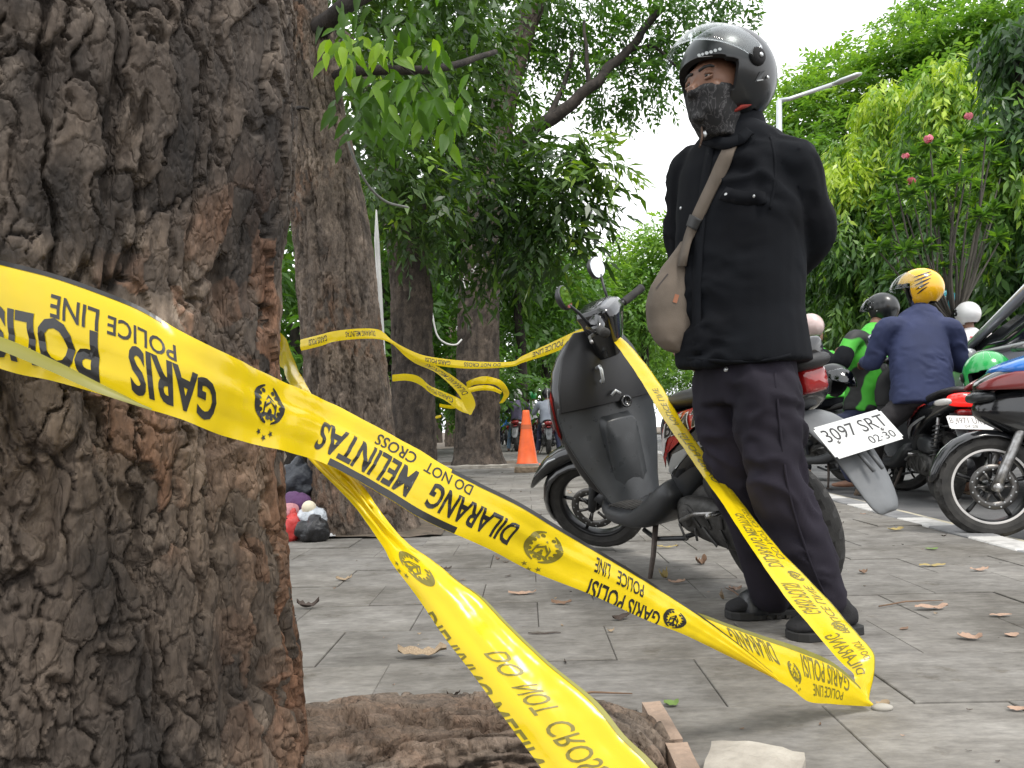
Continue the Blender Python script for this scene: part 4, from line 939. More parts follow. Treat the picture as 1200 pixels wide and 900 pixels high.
# ================================================================== MOTORBIKES
BLK = M('gloss_black_paint', (.012, .013, .015), (.008, .008, .009), rough=.16, coat=.6, scale=3)
INNER = M('black_inner_plastic', (.010, .010, .011), (.007, .007, .008), rough=.38, scale=8)
PLA = M('black_grained_plastic', (.028, .030, .033), (.018, .019, .021), rough=.42, bump=.12, bscale=260, scale=6, rmix=.08, bdist=.002)
GRY = M('grey_grained_plastic', (.030, .033, .036), (.019, .021, .023), rough=.32, bump=.12, bscale=240, scale=7, rmix=.08, bdist=.002)
FEN = M('dusty_grey_plastic', (.15, .158, .165), (.10, .106, .112), rough=.5, scale=8, bump=.06)
RUB = M('tyre_rubber', (.048, .046, .043), (.028, .027, .026), rough=.75, bump=.15, bscale=150, scale=20, spec=.3)
RIM = M('black_wheel_alloy', (.02, .02, .021), rough=.28, metal=.4)
STL = M('scuffed_steel', (.42, .42, .42), (.22, .21, .20), rough=.35, metal=.9, scale=30)
ENG = M('dirty_engine_alloy', (.075, .073, .07), (.03, .029, .028), rough=.55, metal=.5, scale=22, bump=.2, bscale=120)
SIL = M('silver_trim', (.55, .57, .58), rough=.28, metal=.6)
SEAT = M('seat_vinyl', (.018, .018, .019), rough=.5, bump=.15, bscale=300, bdist=.002)
REDP = M('red_graphic', (.42, .03, .02), (.30, .02, .015), rough=.25, coat=.5)
WHTP = M('white_graphic', (.62, .60, .58), rough=.3)
DKRED = M('dark_red_paint', (.16, .015, .015), rough=.22, coat=.6)
BLUEP = M('blue_paint', (.02, .16, .55), rough=.22, coat=.6)
PLATE = M('number_plate_white', (.62, .63, .62), (.50, .51, .50), rough=.4, scale=14)
def lensmat(name, c, e=0):
    m = bpy.data.materials.new(name); m.use_nodes = True; p = m.node_tree.nodes['Principled BSDF']
    p.inputs['Base Color'].default_value = (*c, 1); p.inputs['Roughness'].default_value = .1; p.inputs['Coat Weight'].default_value = .8
    if e: p.inputs['Emission Color'].default_value = (*c, 1); p.inputs['Emission Strength'].default_value = e
    return m
TAILR = lensmat('red_tail_lens', (.26, .008, .008)); TAILL = lensmat('red_tail_lens_lit', (.75, .02, .015), .8); CLR = lensmat('clear_lens', (.6, .58, .55)); ORG = lensmat('amber_lens', (.7, .22, .02))
MIRR = M('mirror_glass', (.8, .82, .84), rough=.03, metal=1.0)
V3 = Vector
XA, YA, ZA = V3((1, 0, 0)), V3((0, 1, 0)), V3((0, 0, 1))
def frame_xz(ang): return V3((math.cos(ang), 0, math.sin(ang))), V3((-math.sin(ang), 0, math.cos(ang)))
def lo_x(bm, st, n=14):
    """loft of cross-sections along x: (x, z, half width, half height[, exponent[, tilt deg[, y]]])."""
    rings = []
    for s in st:
        x, z, hw, hh = s[:4]; e = s[4] if len(s) > 4 else 2.4; a = R(s[5]) if len(s) > 5 else 0; y = s[6] if len(s) > 6 else 0
        rings.append(sup((x, y, z), hw, hh, YA, V3((-math.sin(a), 0, math.cos(a))), n, e))
    loft(bm, rings)
def wheel(par, c, Rr, wd, spokes=5, disc=True, rimmat=RIM, stripe=None, tread=True, seg=72, sp_w=.026, discside=1, name='wheel'):
    """tyre, rim, spokes, brake disc about the y axis at c; c local to par."""
    wl = bpy.data.objects.new(name, None); COL.objects.link(wl); wl.parent = par; wl.location = c
    rb = Rr * .715
    bm = bmesh.new(); h = wd / 2
    prof = [(rb, -h * .72), (rb + (Rr - rb) * .35, -h * 1.0), (rb + (Rr - rb) * .68, -h * .98), (Rr - .012, -h * .78), (Rr - .003, -h * .5), (Rr, -h * .17), (Rr, h * .17), (Rr - .003, h * .5), (Rr - .012, h * .78), (rb + (Rr - rb) * .68, h * .98), (rb + (Rr - rb) * .35, h * 1.0), (rb, h * .72)]
    def md(i, k):
        if not tread: return 0
        if k in (4, 7): return -.011 if (i + (k == 7) * 2) % 4 < 1 else 0
        if k in (3, 8): return -.014 if (i + (k == 8) * 2 + 1) % 4 < 1 else 0
        return 0
    lathe_y(bm, prof, seg=seg, mod=md); bmobj('tyre', bm, RUB, wl, autos=14 if tread else 40)
    bm = bmesh.new()
    lathe_y(bm, [(rb + .004, -h * .74), (rb - .006, -h * .76), (rb - .012, -h * .55), (rb - .016, 0), (rb - .012, h * .55), (rb - .006, h * .76), (rb + .004, h * .74)], seg=seg)
    bmobj('rim', bm, rimmat, wl)
    bm = bmesh.new()
    for k in range(spokes):
        a = 2 * math.pi * k / spokes + .35; d = V3((math.cos(a), 0, math.sin(a))); t = V3((-math.sin(a), 0, math.cos(a)))
        rings = []
        for r_, w_, th in ((.03, sp_w * .95, .016), (Rr * .32, sp_w * .62, .012), (Rr * .52, sp_w * .55, .011), (rb - .010, sp_w * .95, .014)):
            rings.append(sup(d * r_ + t * (.012 * r_ / Rr), w_ * .5, th, t, YA, 8, 3))
        loft(bm, rings)
    lathe_y(bm, [(.0, -.045), (.028, -.045), (.034, -.02), (.034, .02), (.028, .045), (.0, .045)], seg=20)
    bmobj('spokes', bm, rimmat, wl, sub=1)
    if stripe:
        bm = bmesh.new(); y0 = h * .775
        for sg in (-1, 1): lathe_y(bm, [(rb - .0075, sg * y0), (rb - .0015, sg * (y0 + .001)), (rb + .004, sg * y0)], seg=seg)
        bmobj('rim_stripe', bm, stripe, wl)
    if disc:
        y = discside * .055; r1 = Rr * .44
        dk = bmesh.new(); lathe_y(dk, [(r1 * .66, y - .002), (r1, y - .002), (r1, y + .002), (r1 * .66, y + .002), (r1 * .66, y - .002)], seg=40)
        for k in range(6):
            a = k * math.pi / 3; d = V3((math.cos(a), 0, math.sin(a)))
            tube(dk, [d * .03 + YA * y, d * r1 * .70 + YA * y], .007, 6)
        bmobj('brake_disc', dk, M('drilled_disc', (.12, .115, .11), rough=.35, metal=.8) if 'drilled_disc' not in bpy.data.materials else bpy.data.materials['drilled_disc'], wl)
        hb = bmesh.new()
        for k in range(24):
            a = k * math.pi / 12; rr = r1 * (.90 if k % 2 else .76)
            lathe_y(hb, [(0, y * 1.0 + discside * .0026), (.0042, y + discside * .0026)], (math.cos(a) * rr, 0, math.sin(a) * rr), 8)
        bmobj('disc_holes', hb, SIL, wl)
    return wl
def mirror(par, base, head, facing, mat_head=PLA, r=.052, parent_name='mirror'):
    bm = bmesh.new(); b, h = V3(base), V3(head); f = V3(facing).normalized()
    tube(bm, [b, b + (h - b) * .5 + V3((0, 0, .015)), h - f * .0], .0065, 8)
    u = f.cross(ZA).normalized(); v = u.cross(f)
    hd = h + v * r * .7
    rings = [sup(hd - f * d, r * k * 1.35, r * k, u, v, 18, 2.3) for d, k in ((.034, .35), (.03, .62), (.018, .92), (.004, 1.0), (-.002, .97))]
    loft(bm, rings); o = bmobj(parent_name, bm, mat_head, par)
    bm = bmesh.new(); bm.faces.new(ringverts(bm, sup(hd + f * .0035, r * 1.25, r * .90, u, v, 18, 2.3))); bmobj('mirror_glass', bm, MIRR, o, smooth=False)
    return o
def plate(par, c, w_, h_, ux, uy, lines, mat=PLATE, ink=INK):
    """number plate at c with right direction ux and up direction uy (local)."""
    ux, uy = V3(ux).normalized(), V3(uy).normalized(); n_ = ux.cross(uy); bm = bmesh.new()
    rot = Matrix((ux, uy, n_)).transposed(); box(bm, c, (w_, h_, .0022), rot)
    bmesh.ops.bevel(bm, geom=[e for e in bm.edges if abs((e.verts[0].co - e.verts[1].co).normalized().dot(n_)) > .9], offset=.008, segments=2, affect='EDGES')
    p = bmobj('number_plate', bm, mat, par, smooth=False)
    Vs, Fs = [], []
    for body, x0, x1, y0, y1 in lines:
        V, F = text2d(body, .0); b0 = len(Vs)
        for a, b in V: Vs.append(tuple(V3(c) + ux * ((x0 + a * (x1 - x0) - .5) * w_) + uy * ((y0 + b * (y1 - y0) - .5) * h_) + n_ * .0018))
        Fs += [[b0 + k for k in f] for f in F]
    me = bpy.data.meshes.new('plate_lettering'); me.from_pydata(Vs, [], Fs); link('plate_lettering', me, ink, p, smooth=False)
    bm = bmesh.new()
    for sx in (-.32, .32): ball(bm, V3(c) + ux * sx * w_ + uy * -.08 * h_ + n_ * .002, (.006, .006, .006), 1)
    bmobj('plate_bolt', bm, STL, p)
    return p
def scooter(root, body=BLK, accent=REDP, accent2=WHTP, steer=0.0, plate_lines=None, tail=TAILR, detail=True, tailstyle='narrow', seed=0, letter=None):
    """step-through scooter; rear axle over the origin, front axle 1.26 m ahead on +x, left is +y."""
    rn = random.Random(seed)
    RF, RRr, WB = .25, .262, 1.26
    # ---------- rear wheel, engine, shock, silencer
    wheel(root, (0, 0, RRr), RRr, .112, 5, False, tread=True, seg=96)
    bm = bmesh.new()
    lo_x(bm, [(-.07, .265, .03, .055, 2.6, 0, .095), (.0, .268, .042, .085, 2.6, 0, .10), (.10, .275, .044, .085, 2.8, 0, .105), (.26, .295, .046, .085, 2.8, 0, .105), (.36, .305, .042, .07, 2.6, 0, .10), (.41, .31, .02, .04, 2.4, 0, .095)])
    bmobj('engine_cover', bm, ENG, root, sub=1)
    bm = bmesh.new()
    lo_x(bm, [(.10, .31, .07, .08, 3, 0, 0), (.22, .33, .085, .11, 3), (.36, .35, .08, .10, 3), (.48, .36, .05, .06, 3)])
    for k in range(7): box(bm, (.30 + k * .022, .0, .30), (.008, .20, .12))
    for k in range(9):
        a = k * .7; box(bm, (.02 + (k % 5) * .08, .152, .245 + .03 * (k // 5) * 2), (.012, .006, .05 + .02 * (k % 3)), Matrix.Rotation(.4 * (k % 3), 3, 'Y'))
    for cx, cz, r_ in ((.0, .268, .045), (.30, .30, .052)): lathe_y(bm, [(0, .156), (r_ * .55, .156), (r_ * .62, .150), (r_, .148), (r_, .12)], (cx, 0, cz), 20)
    bmobj('engine', bm, ENG, root, bev=.003)
    bm = bmesh.new(); lo_x(bm, [(-.10, .40, .04, .05, 3, 0, .10), (.02, .42, .05, .065, 3, 0, .10), (.14, .43, .05, .06, 3, 0, .10), (.22, .42, .03, .04, 3, 0, .09)]); bmobj('air_box', bm, PLA, root, sub=1)
    bm = bmesh.new(); tube(bm, [(-.05, .10, .30), (-.14, .095, .62)], .013, 10); bmobj('rear_shock', bm, STL, root)
    bm = bmesh.new(); pts = []
    for i in range(90):
        f = i / 89; a = f * 2 * math.pi * 8; cpt = V3((-.06, .10, .34)).lerp(V3((-.132, .096, .58)), f); pts.append(cpt + V3((math.cos(a) * .028, math.sin(a) * .028, 0)))
    tube(bm, pts, .0055, 6); bmobj('shock_spring', bm, PLA, root)
    bm = bmesh.new(); tube(bm, [(.36, -.06, .22), (.25, -.13, .20), (.1, -.15, .24), (.02, -.155, .27)], .016, 10)
    tube(bm, [(.06, -.155, .26), (.03, -.13, .275), (-.02, -.13, .285), (-.06, -.13, .295), (-.07, -.13, .297)], [.03, .045, .05, .045, .03], 16); bmobj('silencer', bm, PLA, root)
    # kick starter and stands
    bm = bmesh.new(); tube(bm, [(.30, .15, .30), (.30, .175, .30), (.20, .18, .335), (.06, .185, .35)], [.009, .009, .008, .008], 8); tube(bm, [(.065, .17, .35), (.06, .235, .352)], .009, 8); bmobj('kick_starter', bm, STL, root)
    bm = bmesh.new(); tube(bm, [(.60, .10, .235), (.585, .15, .12), (.575, .205, .012)], [.012, .011, .009], 8); ball(bm, (.572, .21, .008), (.03, .018, .006), 2); bmobj('side_stand', bm, M('rusty_stand', (.10, .075, .06), (.05, .04, .035), rough=.7, scale=40) if 'rusty_stand' not in bpy.data.materials else bpy.data.materials['rusty_stand'], root)
    bm = bmesh.new(); tube(bm, [(.40, .10, .20), (.62, .10, .17), (.70, .10, .20)], .010, 8); tube(bm, [(.40, -.10, .20), (.62, -.10, .17), (.70, -.10, .20)], .010, 8); tube(bm, [(.42, .10, .2), (.42, -.10, .2)], .010, 8); bmobj('centre_stand', bm, PLA, root)
    # ---------- body
    bm = bmesh.new(); lo_x(bm, [(.50, .40, .07, .12, 3), (.40, .44, .105, .14, 3), (.28, .50, .12, .10, 3), (.16, .55, .12, .07, 3)]); bmobj('under_cover', bm, PLA, root, sub=1)
    bm = bmesh.new()
    lo_x(bm, [(.50, .49, .05, .15, 3, -8), (.44, .53, .105, .17, 3, -8), (.34, .565, .145, .145, 2.8), (.20, .605, .165, .12, 2.8), (.02, .655, .165, .095, 2.8), (-.16, .70, .140, .075, 2.8), (-.30, .735, .095, .055, 2.8)] + ([(-.385, .76, .07, .04, 2.6)] if tailstyle != 'narrow' else []))
    bmobj('side_panel', bm, body, root, sub=1)
    # graphics: thin shaped panels riding the side panel on both flanks
    def flank(name, poly, mat, off=.004):
        for sg in (1, -1):
            bm = bmesh.new(); bot, topv = [], []
            def yof(x, z):
                st = [(.50, .49, .05, .15), (.44, .53, .105, .17), (.34, .565, .145, .145), (.20, .605, .165, .12), (.02, .655, .165, .095), (-.16, .70, .140, .075), (-.30, .735, .105, .060), (-.385, .76, .07, .04)]
                xs = [s[0] for s in st][::-1]
                zc, hw, hh = (np.interp(x, xs, [s[k] for s in st][::-1]) for k in (1, 2, 3))
                t = min(.97, abs((z - zc) / hh)); return hw * (1 - t ** 2.8) ** (1 / 2.8)
            pts = []
            P = list(poly); n = len(P)
            for i in range(n):
                a, b = P[i], P[(i + 1) % n]
                for f in (0, .25, .5, .75): pts.append((a[0] + (b[0] - a[0]) * f, a[1] + (b[1] - a[1]) * f))
            cx = sum(p[0] for p in pts) / len(pts); cz = sum(p[1] for p in pts) / len(pts)
            rings = []
            for k in (1, .66, .33): rings.append([bm.verts.new((cx + (x - cx) * k, sg * (yof(cx + (x - cx) * k, cz + (z - cz) * k) + off), cz + (z - cz) * k)) for x, z in pts])
            m_ = len(pts)
            for r0, r1 in zip(rings[:-1], rings[1:]):
                for i in range(m_): bm.faces.new((r0[i], r0[(i + 1) % m_], r1[(i + 1) % m_], r1[i]))
            c_ = bm.verts.new((cx, sg * (yof(cx, cz) + off), cz))
            for i in range(m_): bm.faces.new((rings[-1][i], rings[-1][(i + 1) % m_], c_))
            bmobj(name, bm, mat, root)
        return yof
    yof = flank('side_graphic', [(.455, .47), (.36, .68), (.10, .72), (.02, .70), (.22, .60), (.36, .54)], accent)
    flank('side_stripe', [(.43, .52), (.35, .655), (.22, .70), (.30, .62), (.38, .55)], accent2, .006)
    flank('side_stripe', [(.16, .69), (.0, .725), (-.06, .715), (.06, .69)], accent2, .006)
    flank('silver_strip', [(.40, .47), (.30, .545), (.10, .60), (-.05, .635), (-.04, .622), (.10, .583), (.29, .525), (.385, .455)], SIL, .006)
    if letter:
        V, F = text2d(letter, .02); vs = []
        for a, b in V:
            x = .335 - a * .25; z = .605 + b * .058 + a * .055 + b * .0; x = x - b * .012
            vs.append((x, yof(x, z) + .011, z))
        me = bpy.data.meshes.new('lettering'); me.from_pydata(vs, [], F); link('lettering', me, INK, root, smooth=False)
        Vo, Fo = text2d(letter, .055); vs = []
        for a, b in Vo:
            a2 = -.02 + a * 1.04; b2 = -.06 + b * 1.12
            x = .335 - a2 * .25 - b2 * .012; z = .605 + b2 * .058 + a2 * .055; vs.append((x, yof(x, z) + .0095, z))
        me = bpy.data.meshes.new('lettering_outline'); me.from_pydata(vs, [], Fo); link('lettering_outline', me, WHTP, root, smooth=False)
    bm = bmesh.new(); lo_x(bm, [(.44, .70, .06, .02, 2.4, -20), (.40, .725, .10, .032, 2.4, -10), (.28, .735, .125, .04, 2.4), (.10, .745, .135, .042, 2.4), (.02, .765, .130, .045, 2.4, -12), (-.12, .79, .115, .04, 2.4), (-.28, .812, .09, .034, 2.4), (-.34, .815, .06, .02, 2.4)]); bmobj('seat', bm, SEAT, root, sub=1)
    bm = bmesh.new(); tube(bm, [(-.10, .135, .765), (-.20, .12, .80), (-.28, .08, .815), (-.31, .0, .82), (-.28, -.08, .815), (-.20, -.12, .80), (-.10, -.135, .765)], .013, 10); bmobj('grab_rail', bm, PLA, root, sub=1)
    # tail
    bm = bmesh.new()
    if tailstyle == 'narrow':
        lo_x(bm, [(-.22, .75, .060, .040, 5), (-.295, .755, .056, .044, 5), (-.315, .755, .046, .036, 5)]); bmobj('tail_lamp', bm, tail, root, sub=1)
        bm = bmesh.new(); lo_x(bm, [(-.22, .835, .062, .036, 5), (-.295, .85, .060, .042, 5), (-.32, .85, .050, .036, 5)]); bmobj('tail_cover', bm, BLK, root, sub=1)
    else:
        lo_x(bm, [(-.28, .735, .125, .05, 3), (-.36, .745, .115, .05, 3), (-.42, .755, .07, .035, 2.6)]); bmobj('tail_lamp', bm, tail, root, sub=1)
        for sg in (1, -1):
            bm = bmesh.new(); lo_x(bm, [(-.22, .715, .03, .022, 2.4, 0, sg * .145), (-.31, .725, .03, .028, 2.4, 0, sg * .125), (-.385, .73, .02, .02, 2.4, 0, sg * .10)]); bmobj('indicator', bm, CLR, root, sub=1)
        bm = bmesh.new(); lo_x(bm, [(-.30, .66, .05, .022, 3), (-.36, .655, .05, .022, 3), (-.37, .655, .04, .018, 3)]); bmobj('reflector', bm, TAILR, root)
    # rear mudguard with plate
    bm = bmesh.new(); rings = []
    for x, z, hw in ((-.22, .66, .075), (-.32, .615, .085), (-.40, .53, .082), (-.445, .44, .072), (-.475, .37, .055), (-.482, .352, .03)):
        rings.append([V3((x - .012 * (1 - abs(k)) + 0, k * hw, z + .012 * (1 - k * k))) for k in (-1, -.75, -.4, 0, .4, .75, 1)] + [V3((x + .004, k * hw * .97, z - .008 + .012 * (1 - k * k))) for k in (1, .4, -.4, -1)])
    loft(bm, rings); bmobj('mudguard', bm, FEN, root, sub=1)
    bm = bmesh.new()
    for k in (-.25, .25): tube(bm, [(-.40, .082 * k, .568), (-.47, .07 * k, .478)], .006, 6)
    bmobj('mudguard_rib', bm, FEN, root)
    if plate_lines: plate(root, (-.425, 0, .585), .275, .115, (0, -1, 0), (.62, 0, .78), plate_lines)
    # floor and leg shield
    bm = bmesh.new(); lo_x(bm, [(1.00, .32, .10, .03, 3, 35), (.94, .275, .165, .038, 4, 15), (.82, .255, .185, .036, 5), (.66, .258, .188, .04, 5, -4), (.56, .29, .188, .06, 5, -22), (.47, .345, .175, .062, 5, -35), (.42, .39, .16, .05, 4, -40), (.40, .41, .14, .04, 4, -40)]); bmobj('floor_panel', bm, PLA, root, sub=1)
    bm = bmesh.new()
    for k in range(9): box(bm, (.62 + k * .03, .10, .304), (.012, .11, .006)); box(bm, (.62 + k * .03, -.10, .304), (.012, .11, .006))
    bmobj('floor_mat', bm, RUB, root)
    # leg shield: one curved shell, lower part grey, upper pocket black
    def shell(name, rows, mat, th=.014, n=11):
        bm = bmesh.new(); rings = []
        for x, z, hw, sweep in rows:
            fr_, bk_ = [], []
            for i in range(n):
                k = -1 + 2 * i / (n - 1); y = k * hw; dx = sweep * abs(k) ** 2.2
                bk_.append(V3((x + dx, y, z))); fr_.append(V3((x + dx + th, y * 1.0, z)))
            rings.append(bk_ + fr_[::-1])
        loft(bm, rings); return bmobj(name, bm, mat, root, sub=0, bev=.004, autos=40)
    shell('leg_shield', [(.845, .285, .11, .03), (.865, .36, .14, .045), (.885, .46, .182, .055), (.905, .56, .215, .06), (.915, .65, .222, .06), (.91, .68, .218, .06)], GRY)
    bm = bmesh.new(); lo_x(bm, [(.868, .42, .045, .12, 7), (.880, .44, .075, .16, 7), (.93, .46, .085, .17, 7)], 20); bmobj('inner_tunnel', bm, GRY, root, bev=.004, autos=40)
    shell('inner_panel', [(.895, .66, .216, .06), (.885, .76, .205, .06), (.895, .86, .165, .055), (.905, .92, .12, .045), (.91, .945, .09, .04)], INNER)
    bm = bmesh.new(); lathe_z(bm, [(.024, 0), (.024, .006), (.016, .008), (.016, .001)], seg=20)
    bmesh.ops.transform(bm, matrix=Matrix.Translation((.893, -.05, .655)) @ Matrix.Rotation(-math.pi / 2, 4, 'Y'), verts=bm.verts); bmobj('ignition', bm, BLK, root)
    bm = bmesh.new(); tube(bm, [(.875, .06, .80), (.845, .06, .805), (.838, .06, .79), (.84, .06, .755), (.852, .06, .745), (.86, .06, .752)], .007, 8); bmobj('bag_hook', bm, SIL, root)
    bm = bmesh.new(); tube(bm, [(.872, .02, .69), (.868, -.0, .705), (.872, -.02, .69)], .006, 8); bmobj('latch', bm, SIL, root)
    # front cowl
    bm = bmesh.new()
    st = [(.30, .96, .115, .05), (.42, .985, .185, .05), (.56, 1.01, .222, .065), (.70, 1.035, .222, .085), (.82, 1.04, .19, .09), (.90, 1.03, .125, .07), (.945, .99, .075, .04)]
    rings = [sup((x, 0, z), hh, hw, XA, YA, 16, 2.3) for z, x, hw, hh in st]; loft(bm, rings); bmobj('front_cowl', bm, body, root, sub=1)
    for sg in (1, -1):
        for nm, mt, pl, o in (('front_graphic', accent, [(.50, .04), (.62, .075), (.80, .06), (.72, -.01), (.58, -.01)], .0), ('front_stripe', accent2, [(.53, .03), (.62, .055), (.72, .045), (.64, .015)], .004), ('front_stripe', accent2, [(.66, .01), (.74, .03), (.78, .025), (.70, -.005)], .004)):
            bm = bmesh.new(); vs = []
            for z, dx in pl:
                xc, hw = np.interp(z, [s[0] for s in st], [s[1] for s in st]), np.interp(z, [s[0] for s in st], [s[2] for s in st]); hh = np.interp(z, [s[0] for s in st], [s[3] for s in st])
                d2 = min(abs(dx) / hh, .98); y = hw * (1 - d2 ** 2.3) ** (1 / 2.3); vs.append(bm.verts.new((xc + dx * .9, sg * (y + .005 + o), z)))
            bm.faces.new(vs if sg > 0 else vs[::-1]); bmobj(nm, bm, mt, root, smooth=False)
    bm = bmesh.new(); lo_x(bm, [(1.06, .80, .10, .05, 2.4), (1.13, .80, .085, .04, 2.2), (1.15, .80, .04, .02, 2)]); bmobj('headlamp', bm, CLR, root, sub=1)
    # ---------- steered front end
    st_ = bpy.data.objects.new('front_fork', None); COL.objects.link(st_); st_.parent = root
    ax_pt = V3((1.03, 0, .72)); ax = V3((-math.sin(R(26)), 0, math.cos(R(26))))
    st_.matrix_basis = Matrix.Translation(ax_pt) @ Matrix.Rotation(steer, 4, ax) @ Matrix.Translation(-ax_pt)
    fw = wheel(st_, (WB, 0, RF), RF, .085, 5, True, tread=True, discside=1)
    bm = bmesh.new()
    for sg in (1, -1):
        tube(bm, [(WB, sg * .075, RF), (WB - .03, sg * .075, RF + .06), (WB - .17, sg * .075, RF + .33)], [.02, .021, .018], 10)
    tube(bm, [(WB - .17, -.075, RF + .33), (WB - .17, .075, RF + .33)], .018, 10); tube(bm, [(WB - .17, 0, RF + .33), (.93, 0, .93)], .018, 10)
    box(bm, (WB - .09, .085, RF + .05), (.06, .03, .07), Matrix.Rotation(.5, 3, 'Y'))
    bmobj('fork_leg', bm, PLA, st_)
    bm = bmesh.new(); rings = []
    for a, hw, rr in ((-40, .035, .272), (-20, .058, .285), (10, .066, .292), (40, .068, .292), (75, .066, .285), (110, .055, .285), (140, .045, .285)):
        t = R(a + 25); c_ = V3((WB + math.cos(t) * rr, 0, RF + math.sin(t) * rr)); d = V3((math.cos(t), 0, math.sin(t)))
        rings.append([c_ + YA * (k * hw) - d * (.045 * abs(k) ** 2.5) for k in (-1, -.8, -.45, 0, .45, .8, 1)] + [c_ + YA * (k * hw * .94) - d * (.05 * abs(k) ** 2.5 + .006) for k in (1, .45, -.45, -1)])
    # beak pointing forward
    t = R(-25); d = V3((math.cos(t), 0, math.sin(t)))
    loft(bm, rings); bmobj('mudguard_front', bm, body, st_, sub=1)
    bm = bmesh.new(); rings = []
    for x, z, hw, hh in ((WB - .17, RF + .285, .05, .03), (WB - .03, RF + .305, .072, .042), (WB + .11, RF + .280, .070, .045), (WB + .23, RF + .215, .05, .028), (WB + .31, RF + .15, .014, .008)):
        rings.append(sup((x, 0, z), hw, hh, YA, V3((.4, 0, .92)), 12, 2.4))
    loft(bm, rings); bmobj('beak', bm, body, st_, sub=1)
    bm = bmesh.new(); tube(bm, [(WB - .02, .055, RF + .312), (WB + .12, .058, RF + .292), (WB + .24, .036, RF + .225)], [.003, .006, .002], 6); bmobj('beak_trim', bm, SIL, st_)
    # handlebar cover, grips, levers
    bm = bmesh.new()
    rings = []
    for y, x, z, hx, hz in ((-.19, .845, .965, .02, .02), (-.13, .87, .975, .045, .035), (-.06, .90, .985, .07, .05), (0, .91, .99, .08, .055), (.06, .90, .985, .07, .05), (.13, .87, .975, .045, .035), (.19, .845, .965, .02, .02)):
        rings.append(sup((x, y, z), hx, hz, V3((.9, 0, -.42)), V3((.42, 0, .9)), 14, 2.5))
    loft(bm, rings); bmobj('handlebar_cover', bm, body, st_, sub=1)
    bm = bmesh.new(); loft(bm, [sup((x, 0, z), hd_, hw, XA, YA, 20, 4.5) for z, x, hw, hd_ in ((.80, .915, .045, .05), (.86, .90, .065, .06), (.93, .885, .092, .075), (.985, .875, .112, .085), (1.02, .885, .112, .085), (1.04, .90, .095, .065))])
    bmobj('speedometer_hood', bm, BLK, st_, sub=0, bev=.006, autos=35)
    for sg in (1, -1):
        bm = bmesh.new(); tube(bm, [(.86, sg * .14, .965), (.80, sg * .25, .975)], .012, 8); bmobj('handlebar', bm, PLA, st_)
        bm = bmesh.new(); tube(bm, [(.835, sg * .19, .968), (.832, sg * .195, .9685), (.775, sg * .305, .978), (.77, sg * .315, .979), (.768, sg * .32, .979)], [.017, .019, .019, .021, .012], 12); bmobj('grip', bm, RUB, st_)
        bm = bmesh.new(); tube(bm, [(.875, sg * .16, .955), (.885, sg * .21, .958), (.86, sg * .27, .955), (.835, sg * .325, .962)], [.008, .007, .006, .008], 8); bmobj('brake_lever', bm, STL if sg > 0 else PLA, st_)
        mirror(st_, (.885, sg * .15, .985), (.90, sg * .235, 1.12), (-1, sg * -.12, .05))
    for o in root.children:            # taller, wider shield
        if o.name.split('.')[0] in ('leg_shield', 'inner_panel', 'inner_tunnel', 'ignition', 'bag_hook', 'latch', 'front_cowl', 'front_graphic', 'front_stripe', 'headlamp') and o.type == 'MESH':
            for v in o.data.vertices: v.co.y *= 1.14; v.co.z = .28 + (v.co.z - .28) * 1.20
    for o in st_.children:
        if o.name.split('.')[0] in ('handlebar_cover', 'speedometer_hood', 'handlebar', 'grip', 'brake_lever', 'mirror'):
            o.location = (-.035, 0, .145)
    return root
def hdg(px_dir, lean=0.0, pitch=0.0):
    """world rotation from a heading (x, y); lean to the left in degrees."""
    a = math.atan2(px_dir[1], px_dir[0])
    return Matrix.Rotation(a, 3, 'Z') @ Matrix.Rotation(R(-lean), 3, 'X')
def place_bike(name, label, cat, rear, head, scale=1.0, lean=0, group=None):
    return thing(name, label, cat, rear, hdg(head, lean), group, scale)
# ---- the parked scooter
G0 = gnd(925, 664); G1 = gnd(693, 646)
hd = Vector((G1.x - G0.x, G1.y - G0.y))
SCT = place_bike('scooter', 'black parked scooter behind the standing man, front wheel turned, red BEAT graphics', 'scooter', (.895, 2.55, 0), (-.395, .919), .95, 11)
SCT_R = SCT
scooter(SCT, steer=R(42), letter='BEAT', plate_lines=[('3097 SRT', .06, .95, .48, .86), ('02·30', .55, .93, .12, .34)])
# ================================================================== PEOPLE
SKIN = M('brown_skin', (.23, .115, .070), (.17, .082, .05), rough=.5, scale=18, bump=.05, bscale=200)
CLOTH_BLACK = M('black_cotton', (.0055, .0068, .0095), (.0030, .0036, .0055), rough=.85, scale=6, bump=.25, bscale=420, bdist=.002, spec=.16)
CLOTH_TROUSER = M('charcoal_trousers', (.018, .015, .024), (.010, .0085, .014), rough=.85, scale=5, bump=.25, bscale=400, bdist=.002, spec=.25)
CLOTH_NAVY = M('navy_jacket', (.024, .034, .095), (.017, .025, .072), rough=.8, scale=6, bump=.2, bscale=300)
CLOTH_JEANS = M('dark_jeans', (.022, .028, .065), (.014, .018, .045), rough=.85, scale=7)
CLOTH_GREEN = M('green_jacket', (.06, .42, .03), (.045, .33, .025), rough=.6, scale=8)
CLOTH_GREY = M('grey_shirt', (.30, .33, .38), (.22, .245, .29), rough=.85)
CLOTH_PURPLE = M('violet_shirt', (.17, .15, .24), (.12, .105, .18), rough=.85)
CLOTH_WHITE = M('white_jersey', (.62, .60, .60), (.5, .49, .5), rough=.8)
CLOTH_LBLUE = M('washed_jeans', (.18, .27, .38), (.12, .19, .29), rough=.85)
LEATHER = M('black_leather', (.022, .024, .028), rough=.30, bump=.2, bscale=160)
SOLE = M('black_sole', (.016, .016, .016), rough=.7)
